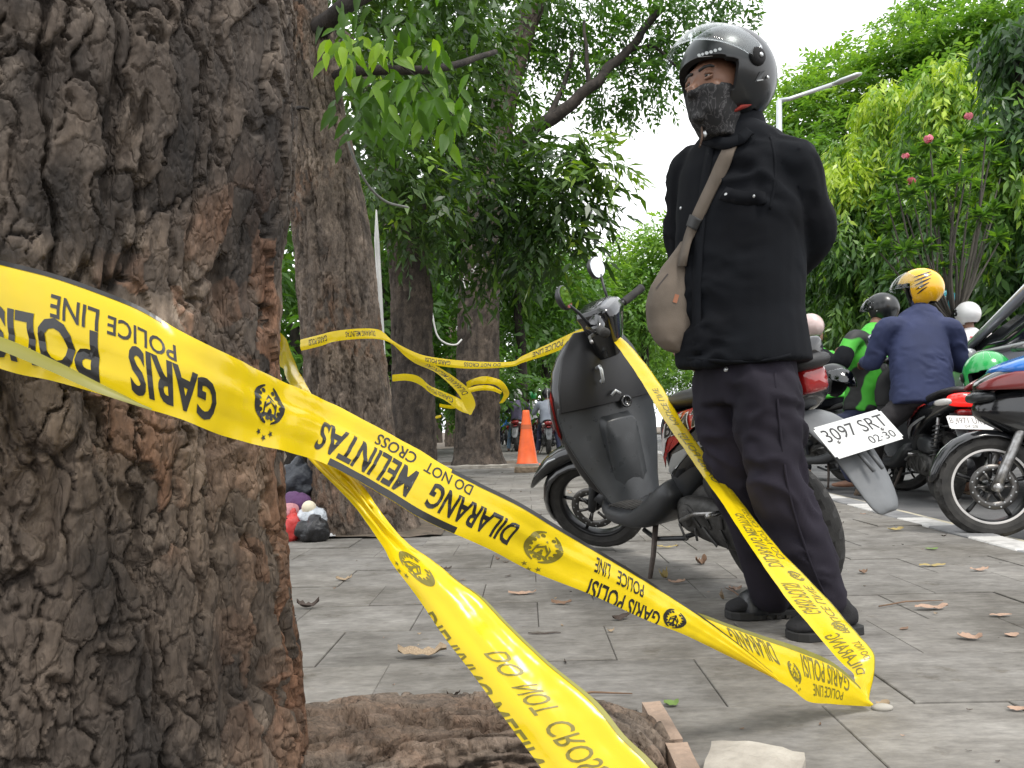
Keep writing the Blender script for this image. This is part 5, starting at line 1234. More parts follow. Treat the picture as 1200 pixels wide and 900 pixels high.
BAGC = M('khaki_canvas', (.155, .125, .098), (.105, .085, .066), rough=.85, scale=9, bump=.3, bscale=350, bdist=.002)
BAGL = M('brown_leather_patch', (.30, .11, .05), rough=.6)
HELB = M('matt_black_helmet', (.012, .0135, .015), (.008, .009, .010), rough=.30, coat=.12)
LINER = M('helmet_liner', (.012, .012, .013), rough=.95)
YEL = M('yellow_helmet', (.85, .46, .01), rough=.2, coat=.5)
WHI = M('white_helmet', (.72, .72, .72), rough=.2, coat=.5); CYA = M('cyan_helmet', (.05, .45, .55), rough=.25, coat=.5); GRN = M('green_helmet', (.02, .36, .08), rough=.2, coat=.5)
VISOR = glassmat('clear_visor', alpha=.005, tint=(.90, .92, .92)); SMOKE = glassmat('smoked_visor', alpha=.05, tint=(.35, .38, .4))
HAIR = M('black_hair', (.012, .010, .009), rough=.6); EYEW = M('eye_white', (.34, .31, .28), rough=.2); IRIS = M('dark_iris', (.015, .008, .005), rough=.1)
def maskmat():
    m = M('printed_mask', (.012, .012, .013), rough=.85); nt = m.node_tree; p = nt.nodes['Principled BSDF']
    tc = nt.nodes.new('ShaderNodeTexCoord'); mp = nt.nodes.new('ShaderNodeMapping'); mp.inputs['Scale'].default_value = (1, 1, .45); nt.links.new(tc.outputs['Object'], mp.inputs['Vector'])
    w_ = nt.nodes.new('ShaderNodeTexNoise'); w_.inputs['Scale'].default_value = 46; w_.inputs['Detail'].default_value = 3; w_.inputs['Distortion'].default_value = 1.2
    nt.links.new(mp.outputs['Vector'], w_.inputs['Vector'])
    r = nt.nodes.new('ShaderNodeValToRGB'); e = r.color_ramp.elements; e[0].position = .465; e[0].color = (.011, .011, .012, 1); e[1].position = .535; e[1].color = (.011, .011, .012, 1)
    x = e.new(.50); x.color = (.075, .072, .075, 1)
    nt.links.new(w_.outputs['Fac'], r.inputs['Fac']); nt.links.new(r.outputs['Color'], p.inputs['Base Color']); return m
MASK = maskmat()
def limb(pts, rad, n=5, flat=None):
    def f(bm):
        P = catmull([np.array(p) for p in pts], n); r = np.interp(np.linspace(0, len(pts) - 1, len(P)), range(len(pts)), rad)
        tube(bm, [V3(p) for p in P], list(r), 12, flat=flat)
        ball(bm, pts[0], rad[0] * .98, 2); ball(bm, pts[-1], rad[-1] * .98, 2)
    return f
def lump(c, s, rot=None, sub=3):
    return lambda bm: ball(bm, c, s, sub, rot)
def trunkpiece(secs, n=20):
    """secs: (centre, half width along left, half depth along front, left, front, exponent)"""
    def f(bm): loft(bm, [sup(c, a, b, l, fr, n, e) for c, a, b, l, fr, e in secs])
    return f
def basis(front, up=(0, 0, 1)):
    f = V3(front).normalized(); u = V3(up); l = u.cross(f).normalized(); u = f.cross(l); return f, l, u
def hand(wr, direction, palm_n, s=1.0, curl=.5, thumb=1):
    """palm, four unequal bent fingers and a thumb leaving the side of the palm."""
    d = V3(direction).normalized(); n_ = V3(palm_n); n_ = (n_ - d * n_.dot(d)).normalized(); sd = d.cross(n_)
    def f(bm):
        w0 = V3(wr)
        loft(bm, [sup(w0 + d * x * s, a * s, b * s, sd, n_, 12, 2.6) for x, a, b in ((-.015, .024, .018), (.02, .033, .017), (.05, .040, .015), (.085, .041, .013))])
        for k, (off, L) in enumerate(((-.031, .062), (-.0105, .072), (.0105, .068), (.031, .052))):
            p = w0 + d * .08 * s + sd * off * s; q = [p]; a = 0
            for j, fr in enumerate((.42, .33, .25)):
                a += curl * (.7 + .15 * k); q.append(q[-1] + (d * math.cos(a) + n_ * math.sin(a)) * L * fr * s * 1.1)
            tube(bm, q, [.0088 * s, .0085 * s, .0078 * s, .006 * s], 8); ball(bm, q[-1], .0062 * s, 1)
        t0 = w0 + d * .03 * s - sd * .030 * s * thumb
        q = [t0, t0 + (d * .6 - sd * .7 * thumb + n_ * .2) * .035 * s, t0 + (d * 1.3 - sd * .9 * thumb + n_ * .5) * .045 * s, t0 + (d * 1.9 - sd * .9 * thumb + n_ * .9) * .045 * s]
        tube(bm, q, [.013 * s, .011 * s, .0095 * s, .007 * s], 8); ball(bm, q[-1], .007 * s, 1)
    return f
def helmet(par, c, front, up=(0, 0, 1), size=1.0, mat=HELB, visor=VISOR, vis_open=48, opening=58, name='helmet', stripes=None, world=True, low=False, label=None, cat=None, group=None, bits=True, brow=9):
    """open-face helmet; par may be None for a helmet that is a thing of its own."""
    f, l, u = basis(front, up); M4 = Matrix.Translation(V3(c)) @ Matrix((f, l, u)).transposed().to_4x4() @ Matrix.Scale(size, 4)
    na, ne = (40, 24) if low else (72, 44)
    def surf(az, el, k=1.0):
        ca, sa, ce, se = math.cos(az), math.sin(az), math.cos(el), math.sin(el)
        x = .148 * ca * ce; y = .128 * sa * ce; z = .142 * se
        if z < 0: x *= 1 - .10 * (z / .142) ** 2; y *= 1 - .05 * (z / .142) ** 2
        if x > 0: x *= 1 + .05 * max(0, se)
        return V3((x, y, z)) * k
    bm = bmesh.new(); vs = {}
    def vert(i, j):
        if (i % na, j) not in vs: vs[(i % na, j)] = bm.verts.new(surf(-math.pi + 2 * math.pi * i / na, R(-62) + (R(90) - R(-62)) * j / ne))
        return vs[(i % na, j)]
    for i in range(na):
        for j in range(ne):
            az = math.degrees(-math.pi + 2 * math.pi * (i + .5) / na); el = -62 + 152 * (j + .5) / ne
            op = opening + 6 - 10 * max(0, (-el - 20) / 42)
            if abs(az) < op and el < brow + 4 * math.cos(R(az * 1.4)): continue
            if abs(az) > 115 and el < -47: continue
            q = [vert(i, j), vert(i + 1, j), vert(i + 1, j + 1), vert(i, j + 1)]
            try: bm.faces.new(q)
            except ValueError: pass
    for _ in range(2): bmesh.ops.smooth_vert(bm, verts=[v for v in bm.verts if v.is_boundary], factor=.5, use_axis_x=True, use_axis_y=True, use_axis_z=True)
    bmesh.ops.remove_doubles(bm, verts=bm.verts[:], dist=.0006)
    bmesh.ops.recalc_face_normals(bm, faces=bm.faces[:])
    me = bpy.data.meshes.new(name); bmesh.ops.transform(bm, matrix=M4, verts=bm.verts); bm.to_mesh(me); bm.free()
    sh = link(name, me, [mat, LINER], par, world)
    if label: tag(sh, label, cat, group)
    m = sh.modifiers.new('solid', 'SOLIDIFY'); m.thickness = .024 * size; m.offset = -1; m.material_offset = 1; m.material_offset_rim = 1
    if not low:
        m = sh.modifiers.new('bev', 'BEVEL'); m.width = .003 * size; m.segments = 2; m.limit_method = 'ANGLE'
    def child(nm, bm_, mt, smooth=True, sub=0):
        bmesh.ops.transform(bm_, matrix=M4, verts=bm_.verts); return bmobj(nm, bm_, mt, sh, True, smooth, sub)
    if visor:
        bm = bmesh.new(); g = []; A_, B_ = (30, 14)
        for i in range(A_ + 1):
            row = []
            for j in range(B_ + 1):
                az = R(-88 + 176 * i / A_); t = j / B_; ca = max(0, math.cos(az)); e0 = -6 + vis_open * .3 * ca; e1 = e0 + 22 + 36 * ca
                p = surf(az, R(e0 + (e1 - e0) * t), 1.03 + .33 * (1 - t) ** 1.2 * ca ** 1.2); row.append(bm.verts.new(p))
            g.append(row)
        for i in range(A_):
            for j in range(B_): bm.faces.new((g[i][j], g[i + 1][j], g[i + 1][j + 1], g[i][j + 1]))
        v = child('visor', bm, visor); m = v.modifiers.new('s', 'SOLIDIFY'); m.thickness = .0022 * size
    if bits:
        for sg in (1, -1):
            bm = bmesh.new(); lathe_z(bm, [(.001, .010), (.013, .010), (.022, .007), (.026, 0), (.026, -.006)], seg=20)
            bmesh.ops.transform(bm, matrix=Matrix.Translation((.02, sg * .130, .005)) @ Matrix.Rotation(sg * -math.pi / 2, 4, 'X'), verts=bm.verts); hb = child('visor_hinge', bm, LINER)
            bm = bmesh.new(); ball(bm, (.02, sg * .141, .005), (.007, .004, .007), 2); child('hinge_screw', bm, SIL)
            bm = bmesh.new(); ball(bm, (-.03, sg * .124, -.035), (.005, .003, .005), 2); child('stud', bm, SIL)
    if stripes:
        for (a0, a1, e0, e1, mt) in stripes:
            bm = bmesh.new(); n = 12; t_, b_ = [], []
            for i in range(n + 1):
                f_ = i / n; wd = R(.6 + 2.0 * math.sin(math.pi * f_)); az = R(a0 + (a1 - a0) * f_); el = R(e0 + (e1 - e0) * f_)
                t_.append(bm.verts.new(surf(az, el + wd, 1.02))); b_.append(bm.verts.new(surf(az, el - wd, 1.02)))
            for i in range(n): bm.faces.new((t_[i], t_[i + 1], b_[i + 1], b_[i]))
            child('stripe', bm, mt)
    return sh
def folds(seed, amp, f=(9, 9, 16), skew=.5):
    def w_(co, no):
        q = co.copy(); q[:, 2] = q[:, 2] + skew * (q[:, 0] + .6 * q[:, 1])
        q = q + .05 * np.stack([fbm(co * 7 + k * 9, 2, seed) for k in range(3)], -1)
        r = 1 - np.abs(fbm(q * np.array(f), 2, seed + 1)) * 2.2
        return amp * (np.clip(r, -.4, 1) * .9 + .5 * fbm(co * 14, 2, seed + 4)) * sst(-.35, .3, fbm(co * 4.0, 2, seed + 9))
    return w_
def figure(name, label, J, front, skin=SKIN, top=CLOTH_NAVY, bottom=CLOTH_JEANS, group=None, w=1.0, vox=.014, base=None, shoes=LEATHER, hands=True, fold=.006, topname='jacket', headr=.098, barefoot=(), belly=1.0):
    """a clothed body from world-space joints; returns the Empty."""
    f, l, u = basis(front)
    b = base if base is not None else V3((J['pel'].x, J['pel'].y, 0))
    t = thing(name, label, 'person', b, None, group)
    pel, che, nek, hed = (V3(J[k]) for k in ('pel', 'che', 'nek', 'hed'))
    lx = (V3(J['shL']) - V3(J['shR'])); lx = lx.normalized(); ux = (nek - pel).normalized(); fx = lx.cross(ux).normalized(); lx = ux.cross(fx).normalized()
    hl = (V3(J['hipL']) - V3(J['hipR'])).normalized(); hf = hl.cross(V3((0, 0, 1))).normalized()
    # body
    pc = [trunkpiece([(pel - ux * .06, .13 * w, .09 * w, lx, fx, 2.2), (pel + ux * .08, .12 * w, .085 * w, lx, fx, 2.2), (che, .145 * w, .10 * w, lx, fx, 2.2), (nek - ux * .07, .10 * w, .07 * w, lx, fx, 2)]),
          limb([nek - ux * .08, nek + ux * .02, hed - u * .05], [.06, .055, .058]), lump(hed, (headr * .98, headr * .80, headr * 1.18), Matrix((f, l, u)).transposed())]
    for s_ in 'LR':
        sb_, eb_, wb_ = (V3(J[q + s_]) for q in ('sh', 'el', 'wr')); pc.append(limb([sb_, sb_.lerp(eb_, .55), eb_, eb_.lerp(wb_, .55), wb_], [.046 * w, .043 * w, .038 * w, .034 * w, .026 * w])); hb_, kb_, ab_ = (V3(J[q + s_]) for q in ('hip', 'kn', 'an')); pc.append(limb([hb_, hb_.lerp(kb_, .5), kb_, kb_.lerp(ab_, .5), ab_], [.070 * w, .063 * w, .050 * w, .046 * w, .036 * w]))
        if hands:
            el, wr = V3(J['el' + s_]), V3(J['wr' + s_]); d = (wr - el).normalized()
            pc.append(hand(wr, J.get('hd' + s_, d), J.get('pn' + s_, -f), 1.0, J.get('curl' + s_, .45), 1 if s_ == 'L' else -1))
        an, to = V3(J['an' + s_]), V3(J['to' + s_]); heel = J.get('he' + s_, an + (an - to).normalized() * .05); heel = V3(heel)
        rs = 1.0
        if 'cuffs' in J: heel = heel + (to - heel) * .16; to = heel + (to - heel) * .78; rs = .66
        pc.append(limb([V3(an), (an + V3((heel.x, heel.y, to.z))) / 2], [.037 * rs, .036 * rs])); pc.append(limb([V3((heel.x, heel.y, to.z + .02)) + (to - heel) * .06, (V3((heel.x, heel.y, to.z + .02)) + to) / 2 + V3((0, 0, .004)), to + V3((0, 0, .002))], [.028 * rs, .032 * rs, .019 * rs]))
    body = organic('body', pc, min(vox, .012), skin, t, True, 4)
    # trousers
    pc = [trunkpiece([(pel - V3((0, 0, .10)), .15 * w, .115 * w, hl, hf, 2.3), (pel, (.155 if 'cuffs' in J else .178) * w * belly, (.116 if 'cuffs' in J else .135) * w, hl, hf, 2.3), (pel + ux * .05, .140 * w * belly, .100 * w, lx, fx, 2.3)])]
    for s_ in 'LR':
        h, k, a = V3(J['hip' + s_]), V3(J['kn' + s_]), V3(J['an' + s_])
        pc.append(limb([h, h.lerp(k, .5), k, k.lerp(a, .5), a.lerp(k, J.get('cuff', .04))], [.092 * w, .086 * w, .070 * w, .064 * w, .062 * w]))
    organic('trousers', pc, vox, bottom, t, True, 5, folds(3, fold, (10, 10, 14), .6))
    # jacket or shirt
    hem = J.get('hem', .0)
    pc = [trunkpiece([(pel - ux * hem, .190 * w * belly, .152 * w * belly, lx, fx, 2.4), (pel + (che - pel) * .35, .172 * w * belly, .140 * w * belly, lx, fx, 2.4), (che, .190 * w, .138 * w, lx, fx, 2.4), (che + (nek - che) * .50, .172 * w, .115 * w, lx, fx, 2.3), (nek - ux * .050, .142 * w, .085 * w, lx, fx, 2.2), (nek + ux * .015, .066 * w, .068 * w, lx, fx, 2)], 24)]
    for s_ in 'LR':
        sh, el, wr = V3(J['sh' + s_]), V3(J['el' + s_]), V3(J['wr' + s_]); inn = nek - ux * .085 + (sh - nek) * .4
        pc.append(limb([inn, sh, sh.lerp(el, .55), el, el.lerp(wr, .55), wr.lerp(el, .06)], [.066 * w, .072 * w, .070 * w, .064 * w, .055 * w, .046 * w]))
    organic(topname, pc, vox, top, t, True, 5, folds(8, fold, (9, 9, 17), .5))
    return t
def shoe(par, heel, toe, mat, solemat, h=.055, w=.048, name='shoe', strap=False):
    heel, toe = V3(heel), V3(toe); d = (toe - heel); L = d.length; d.normalize(); s_ = V3((0, 0, 1)).cross(d).normalized()
    bm = bmesh.new(); lo, up_ = [], []
    outl = [(-.02, .55), (.03, .80), (.25, .86), (.5, .92), (.72, 1.05), (.9, .92), (1.0, .55), (1.03, .2)]
    P = [heel + d * L * x + s_ * w * y for x, y in outl] + [heel + d * L * x - s_ * w * y for x, y in outl[::-1]]
    loft(bm, [[p + V3((0, 0, z)) for p in P] for z in (.002, .012, .026)])
    o = bmobj('sole', bm, solemat, par, True, False, bev=.003)
    if strap:
        bm = bmesh.new(); n = len(P)
        for i in range(2, 7):
            for sg in (1, -1): box(bm, heel + d * L * (.14 * i - .08) + s_ * sg * w * .93 + V3((0, 0, .009)), (.014, .006, .010), Matrix((d, s_, V3((0, 0, 1)))).transposed())
        bmobj('tread_lug', bm, RUB, par, True, False)
    bm = bmesh.new(); rings = []
    st = ((.42, .98, .082), (.56, 1.04, .076), (.72, 1.10, .064), (.82, 1.06, .052)) if strap else ((-.02, .6, .05), (.1, .8, h * 1.15), (.3, .84, h * 1.2), (.55, .92, h * .95), (.8, 1.0, h * .75), (.98, .6, h * .5))
    for x, y, z in st:
        c_ = heel + d * L * x + V3((0, 0, .018)); rings.append([c_ + s_ * (w * y * math.cos(t_)) + V3((0, 0, z * max(0, math.sin(t_)) ** .8 + (0 if math.sin(t_) >= 0 else -.004))) for t_ in [2 * math.pi * i / 16 for i in range(16)]])
    loft(bm, rings); bmobj('upper' if not strap else 'slide_strap', bm, mat, par, True, True, 1)
# ---------------------------------------------------------------- the standing man
FR = V3((-.80, -.60, 0)).normalized(); LF = V3((.60, -.80, 0)).normalized()
Pm = lambda x, y, Y: at(x, y, Y)
heR, toR = gnd(932, 721, 0), gnd(853, 725, 0); heL, toL = gnd(1003, 741, 0), gnd(928, 751, 0)
JM = dict(pel=Pm(872, 432, 2.22), che=Pm(866, 245, 2.22), nek=Pm(858, 150, 2.20), hed=Pm(843, 114, 2.16),
          shL=Pm(925, 191, 2.11), elL=Pm(953, 275, 2.17), wrL=Pm(908, 338, 2.36), shR=Pm(811, 199, 2.33), elR=Pm(806, 308, 2.46), wrR=Pm(803, 392, 2.40),
          hipL=Pm(895, 448, 2.14), knL=Pm(912, 572, 2.10), anL=Pm(966, 704, 2.10), hipR=Pm(846, 448, 2.28), knR=Pm(868, 572, 2.27), anR=Pm(905, 698, 2.29),
          toL=toL + V3((0, 0, .035)), toR=toR + V3((0, 0, .035)), heL=heL + V3((0, 0, .05)), heR=heR + V3((0, 0, .05)), hem=-.012, cuff=.05, cuffs=1, curlR=.6, pnR=LF, pnL=V3((0, 1, 0)))
man = figure('person', 'standing man in black shirt, helmet and printed mask with a canvas bag', JM, FR, SKIN, CLOTH_BLACK, CLOTH_TROUSER, None, 1.0, .0085, V3((.72, 2.18, 0)), fold=.017, topname='shirt', headr=.078)
mch = {o.name.split('.')[0]: o for o in man.children}
for hl_, tl_ in ((heL, toL), (heR, toR)): shoe(man, hl_, tl_, LEATHER, SOLE, name='sandal', strap=True)
for s_ in 'LR':
    an = JM['an' + s_]; h_, t_ = (heL, toL) if s_ == 'L' else (heR, toR); d = (t_ - h_)
    dn = d.normalized(); sn = V3((0, 0, 1)).cross(dn)
    def footpiece(bm, h_=h_, d=d, dn=dn, sn=sn):
        loft(bm, [sup(h_ + d * x + V3((0, 0, z)), a_, b_, sn, V3((0, 0, 1)), 16, 2.3) for x, a_, b_, z in ((.02, .012, .012, .050), (.05, .030, .028, .050), (.25, .036, .034, .054), (.5, .040, .030, .050), (.75, .044, .022, .042), (.92, .040, .016, .036), (1.0, .028, .010, .032), (1.02, .01, .004, .03))])
    organic('sock', [footpiece, limb([an + V3((0, 0, .02)), an.lerp(V3((h_.x, h_.y, .06)) + d * .16, .8)], [.040, .034])], .007, M('black_sock' + s_, (.014, .014, .016), rough=.95, bump=.2, bscale=300), man, True, 4)
# head details
hf, hl, hu = basis(V3((-.845, -.53, .10)))
HB = Matrix((hf, hl, hu)).transposed()
hc = JM['hed']
def hp(x, y, z): return hc + hf * x + hl * y + hu * z
def headpiece(bm):
    ball(bm, hp(0, 0, .02), (.098, .078, .105), 3, HB); ball(bm, hp(.030, 0, -.055), (.058, .056, .062), 3, HB)
    ball(bm, hp(.075, 0, .048), (.022, .055, .020), 3, HB)                      # brow
    for sg in (1, -1): ball(bm, hp(.060, sg * .040, -.008), (.024, .026, .022), 3, HB)   # cheekbones
    tube(bm, [hp(.086, 0, .03), hp(.100, 0, .0), hp(.112, 0, -.018)], [.009, .012, .016], 10); ball(bm, hp(.108, 0, -.022), (.014, .018, .012), 2, HB)
organic('face', [headpiece], .0045, SKIN, man, True, 6)
for sg in (1, -1):
    bm = bmesh.new(); ball(bm, hp(.0765, sg * .033, .022), .0125, 3); bmobj('eye', bm, EYEW, man, True)
    ex = hp(.0765, sg * .033, .022); gd = (hf + hu * .12).normalized()
    bm = bmesh.new(); ball(bm, ex + gd * .0085, (.0065, .0065, .0065), 3); bmobj('iris', bm, IRIS, man, True)
    bm = bmesh.new()
    for zz, r_ in ((.0088, .0056), (-.0088, .0044)): tube(bm, [ex + hl * y + hf * (.0115 - abs(y) * .32) + hu * (zz * (1 - (y / .021) ** 2) + (.001 if zz > 0 else 0)) for y in (-.019, -.012, 0, .012, .019)], [r_ * .5, r_, r_ * 1.15, r_, r_ * .5], 8)
    bmobj('eyelid', bm, SKIN, man, True)
    bm = bmesh.new(); tube(bm, [hp(.1015 - abs(y) * .36, sg * (y), .046 + z) for y, z in ((.012, -.004), (.028, .002), (.045, .002), (.056, -.004))], [.003, .0048, .004, .002], 8, flat=1.2); bmobj('eyebrow', bm, HAIR, man, True)
def maskpiece(bm):
    loft(bm, [sup(hp(x, 0, z), a, b, hf, hl, 20, 2.2) for x, z, a, b in ((.014, .002, .080, .077), (.018, -.014, .088, .078), (.016, -.04, .082, .072), (.016, -.075, .076, .064), (.008, -.100, .062, .056), (-.004, -.118, .056, .054), (-.012, -.130, .056, .056))])
    ball(bm, hp(.106, 0, -.022), (.016, .021, .015), 2, HB); ball(bm, hp(.086, 0, -.088), (.014, .022, .014), 2, HB)
organic('mask', [maskpiece], .005, MASK, man, True, 4, lambda co, no: .0015 * fbm(co * 60, 2, 3))
bm = bmesh.new(); loft(bm, [sup(JM['nek'] + V3((0, 0, z)) - hf * .005, a, a, hf, hl, 20, 2) for z, a in ((-.03, .078), (.01, .072), (.045, .066))]); bmobj('neck_scarf', bm, CLOTH_BLACK, man, True)
# stand collar of the shirt
bm = bmesh.new(); nk = JM['nek']; rings = []
for z, a, b_, th in ((-.045, .098, .105, 0), (.0, .088, .094, 0), (.038, .080, .086, 0), (.040, .074, .080, 1), (.0, .078, .086, 1)):
    rings.append([nk + V3((0, 0, z - .02 * max(0, math.cos(t_)))) + FR * (b_ * math.cos(t_) - .012) + LF * a * math.sin(t_) for t_ in [2 * math.pi * i / 28 for i in range(28)]])
loft(bm, rings, cap=False); bmobj('collar', bm, CLOTH_BLACK, man, True, sub=1)
bm = bmesh.new(); tube(bm, [nk + LF * .06 + FR * .078 + V3((0, 0, .006)), nk + LF * .075 + FR * .06 + V3((0, 0, .02)), nk + LF * .087 + FR * .03 + V3((0, 0, .03))], [.008, .012, .006], 8, flat=.5); bmobj('red_lining', bm, M('red_cloth', (.30, .03, .02), rough=.8), man, True)
hel = helmet(man, Pm(853, 92, 2.175), V3((-.845, -.50, .16)), V3((.05, 0, 1)), 1.0, HELB, VISOR, 40, 56, brow=-7)
# flat marks on the helmet: maker's strip and side decal
def on_mesh(obj, px, py, off=.002):
    dg = bpy.context.evaluated_depsgraph_get(); dg.update()
    mi = fullmat(obj).inverted(); o_ = mi @ CAM; d_ = (mi.to_3x3() @ ray(px, py)).normalized()
    ok, loc, nr, _ = obj.evaluated_get(dg).ray_cast(o_, d_)
    if not ok: return None, None
    m_ = fullmat(obj); n_ = (m_.to_3x3().inverted().transposed() @ nr).normalized()
    if n_.dot(ray(px, py)) > 0: n_ = -n_
    return m_ @ loc + n_ * off, n_
def decal(obj, name, px0, py0, w_px, h_px, polys, mat, par, off=.0022, rot=0.0):
    """flat print laid on a surface: polys in 0..1 square."""
    vs, fs = [], []
    c_, s__ = math.cos(rot), math.sin(rot)
    for V, F in polys:
        b0 = len(vs); tmp = []
        for a, b in V:
            X = (a - .5) * w_px; Yy = (.5 - b) * h_px; p, n_ = on_mesh(obj, px0 + X * c_ - Yy * s__, py0 + X * s__ + Yy * c_, off); tmp.append(p)
        good = [i for i, p in enumerate(tmp) if p is not None]; mp_ = {g: b0 + k for k, g in enumerate(good)}
        vs += [tuple(tmp[g]) for g in good]; fs += [[mp_[k] for k in f] for f in F if all(k in mp_ for k in f)]
    if not vs: return
    me = bpy.data.meshes.new(name); me.from_pydata(vs, [], fs); link(name, me, mat, par, True, False)
def quad_(x0, y0, x1, y1): return (np.array([(x0, y0), (x1, y0), (x1, y1), (x0, y1)]), [[0, 1, 2, 3]])
LOGO = M('pale_decal', (.50, .52, .53), rough=.4)
decal(hel, 'helmet_decal', 890, 89, 12, 14, [(np.array([(.0, .0), (.5, .85), (1, .95), (.65, .3)]), [[0, 1, 2, 3]])], M('dark_decal', (.05, .055, .06), rough=.3), hel, .0022)
decal(hel, 'helmet_decal', 890, 94, 7, 3, [quad_(0, .3, 1, .8)], LOGO, hel, .003, -.15)
decal(hel, 'helmet_emblem', 832, 62, 30, 10, [disc(.08, .35, .07, .18, 8), disc(.22, .42, .06, .16, 8), disc(.38, .5, .08, .2, 8), disc(.55, .55, .07, .2, 8), disc(.72, .66, .07, .2, 8), disc(.9, .75, .07, .18, 8), quad_(.05, .15, .6, .22)], LOGO, hel, .0022, -.12)
# chin strap hanging
bm = bmesh.new(); p0 = Pm(822, 148, 2.13); tube(bm, [p0, Pm(823, 160, 2.12), Pm(820, 172, 2.12)], [.007, .010, .010], 8, flat=.3); bmobj('chin_strap', bm, M('brown_strap', (.10, .06, .04), rough=.8), man, True)
bm = bmesh.new(); ball(bm, Pm(826, 157, 2.115), (.006, .006, .010), 2); bmobj('strap_buckle', bm, SIL, man, True)
# shirt snaps, placket and pocket flaps
shirt = mch['shirt']
SNAP = SIL
for (x, y) in ((831, 181), (827, 212), (823, 260), (817, 309), (819, 364), (851, 228), (884, 230), (798, 244)):
    p, n_ = on_mesh(shirt, x, y, .001)
    if p is None: continue
    bm = bmesh.new(); ball(bm, p, (.0055, .0055, .003), 2, n_.to_track_quat('Z', 'Y').to_matrix()); bmobj('snap_button', bm, SNAP, man, True)
def ribbon_on(obj, path, width_px, off, mat, name, par, extra=None, th=.003, n=26):
    """flat band following a surface along a pixel path."""
    P = catmull([np.array(p, float) for p in path], max(2, n // (len(path) - 1))); pts = []
    for k, (x, y) in enumerate(P):
        q, n_ = on_mesh(obj, x, y, off)
        if q is not None: pts.append((q, n_))
    cs = [p for p, _ in pts]; ns = [n_ for _, n_ in pts]
    if extra: cs = extra[0] + cs + extra[1]; ns = [ns[0]] * len(extra[0]) + ns + [ns[-1]] * len(extra[1])
    for _ in range(3): cs = [cs[0]] + [(cs[i - 1] + cs[i] * 2 + cs[i + 1]) / 4 for i in range(1, len(cs) - 1)] + [cs[-1]]; ns = [ns[0]] + [(ns[i - 1] + ns[i] + ns[i + 1]).normalized() for i in range(1, len(ns) - 1)] + [ns[-1]]
    bm = bmesh.new(); rings = []
    for i, c in enumerate(cs):
        t_ = (cs[min(i + 1, len(cs) - 1)] - cs[max(i - 1, 0)]).normalized(); s_ = t_.cross(ns[i]).normalized(); w_ = width_px
        rings.append([c + s_ * w_ / 2 + ns[i] * th, c - s_ * w_ / 2 + ns[i] * th, c - s_ * w_ / 2 - ns[i] * th, c + s_ * w_ / 2 - ns[i] * th])
    loft(bm, rings); return bmobj(name, bm, mat, par, True)
ribbon_on(shirt, [(834, 168), (826, 215), (821, 270), (817, 330), (817, 415)], .028, .0015, CLOTH_BLACK, 'placket', man)
ribbon_on(shirt, [(847, 226), (868, 232), (897, 232)], .038, -.0005, CLOTH_BLACK, 'pocket_flap', man)
# cross-body bag: a thing of its own
bag = thing('shoulder_bag', 'khaki canvas shoulder bag with a wide strap, at the man\'s hip', 'bag', Pm(786, 400, 2.36))
top_ex = []
ribbon_on(shirt, [(859, 166), (854, 178), (842, 205), (829, 232), (815, 262), (806, 284)], .042, .004, BAGC, 'strap', bag, (top_ex, [Pm(800, 296, 2.16), Pm(799, 312, 2.19)]))
ribbon_on(shirt, [(818, 255), (813, 268)], .046, .009, M('black_webbing', (.02, .02, .02), rough=.6), 'buckle', bag, n=6)
def bagpiece(bm):
    vd = (Pm(786, 350, 2.36) - CAM).normalized(); sx = V3((.96, -.28, 0)); 
    loft(bm, [sup(Pm(x, y, 2.25), a / 901 * 2.25, b, CR, FWD, 20, 2.5) for x, y, a, b in ((808, 276, 5, .012), (803, 290, 10, .022), (797, 310, 19, .036), (791, 335, 28, .046), (788, 360, 31, .05), (789, 383, 30, .048), (791, 400, 24, .040), (793, 411, 14, .024), (794, 414, 6, .01))])
bg = organic('pouch', [bagpiece], .006, BAGC, bag, True, 4, folds(15, .006, (14, 14, 10), -.5))
decal(bg, 'leather_patch', 792, 350, 5, 10, [quad_(0, 0, 1, 1)], BAGL, bag, .002, .3)
decal(bg, 'zip_line', 776, 330, 22, 3, [quad_(0, .2, 1, .8)], M('dark_zip', (.04, .03, .025), rough=.6), bag, .002, -.9)
# trouser button and side seam
tr = mch['trousers']
p, n_ = on_mesh(tr, 851, 433, .001)
if p is not None:
    bm = bmesh.new(); ball(bm, p, (.0075, .0075, .004), 2, n_.to_track_quat('Z', 'Y').to_matrix()); bmobj('waist_button', bm, SIL, man, True)
ribbon_on(shirt, [(829, 163), (846, 170), (864, 168), (880, 156)], .034, .011, CLOTH_BLACK, 'collar_flap', man)
ribbon_on(shirt, [(903, 160), (908, 185), (908, 215), (902, 245)], .007, -.0012, CLOTH_BLACK, 'armhole_seam', man)
ribbon_on(shirt, [(806, 420), (860, 424), (900, 422), (926, 416)], .010, .0008, CLOTH_BLACK, 'hem_band', man)
ribbon_on(tr, [(908, 438), (914, 500), (925, 580), (950, 660), (968, 700)], .006, .0005, CLOTH_TROUSER, 'side_seam', man)
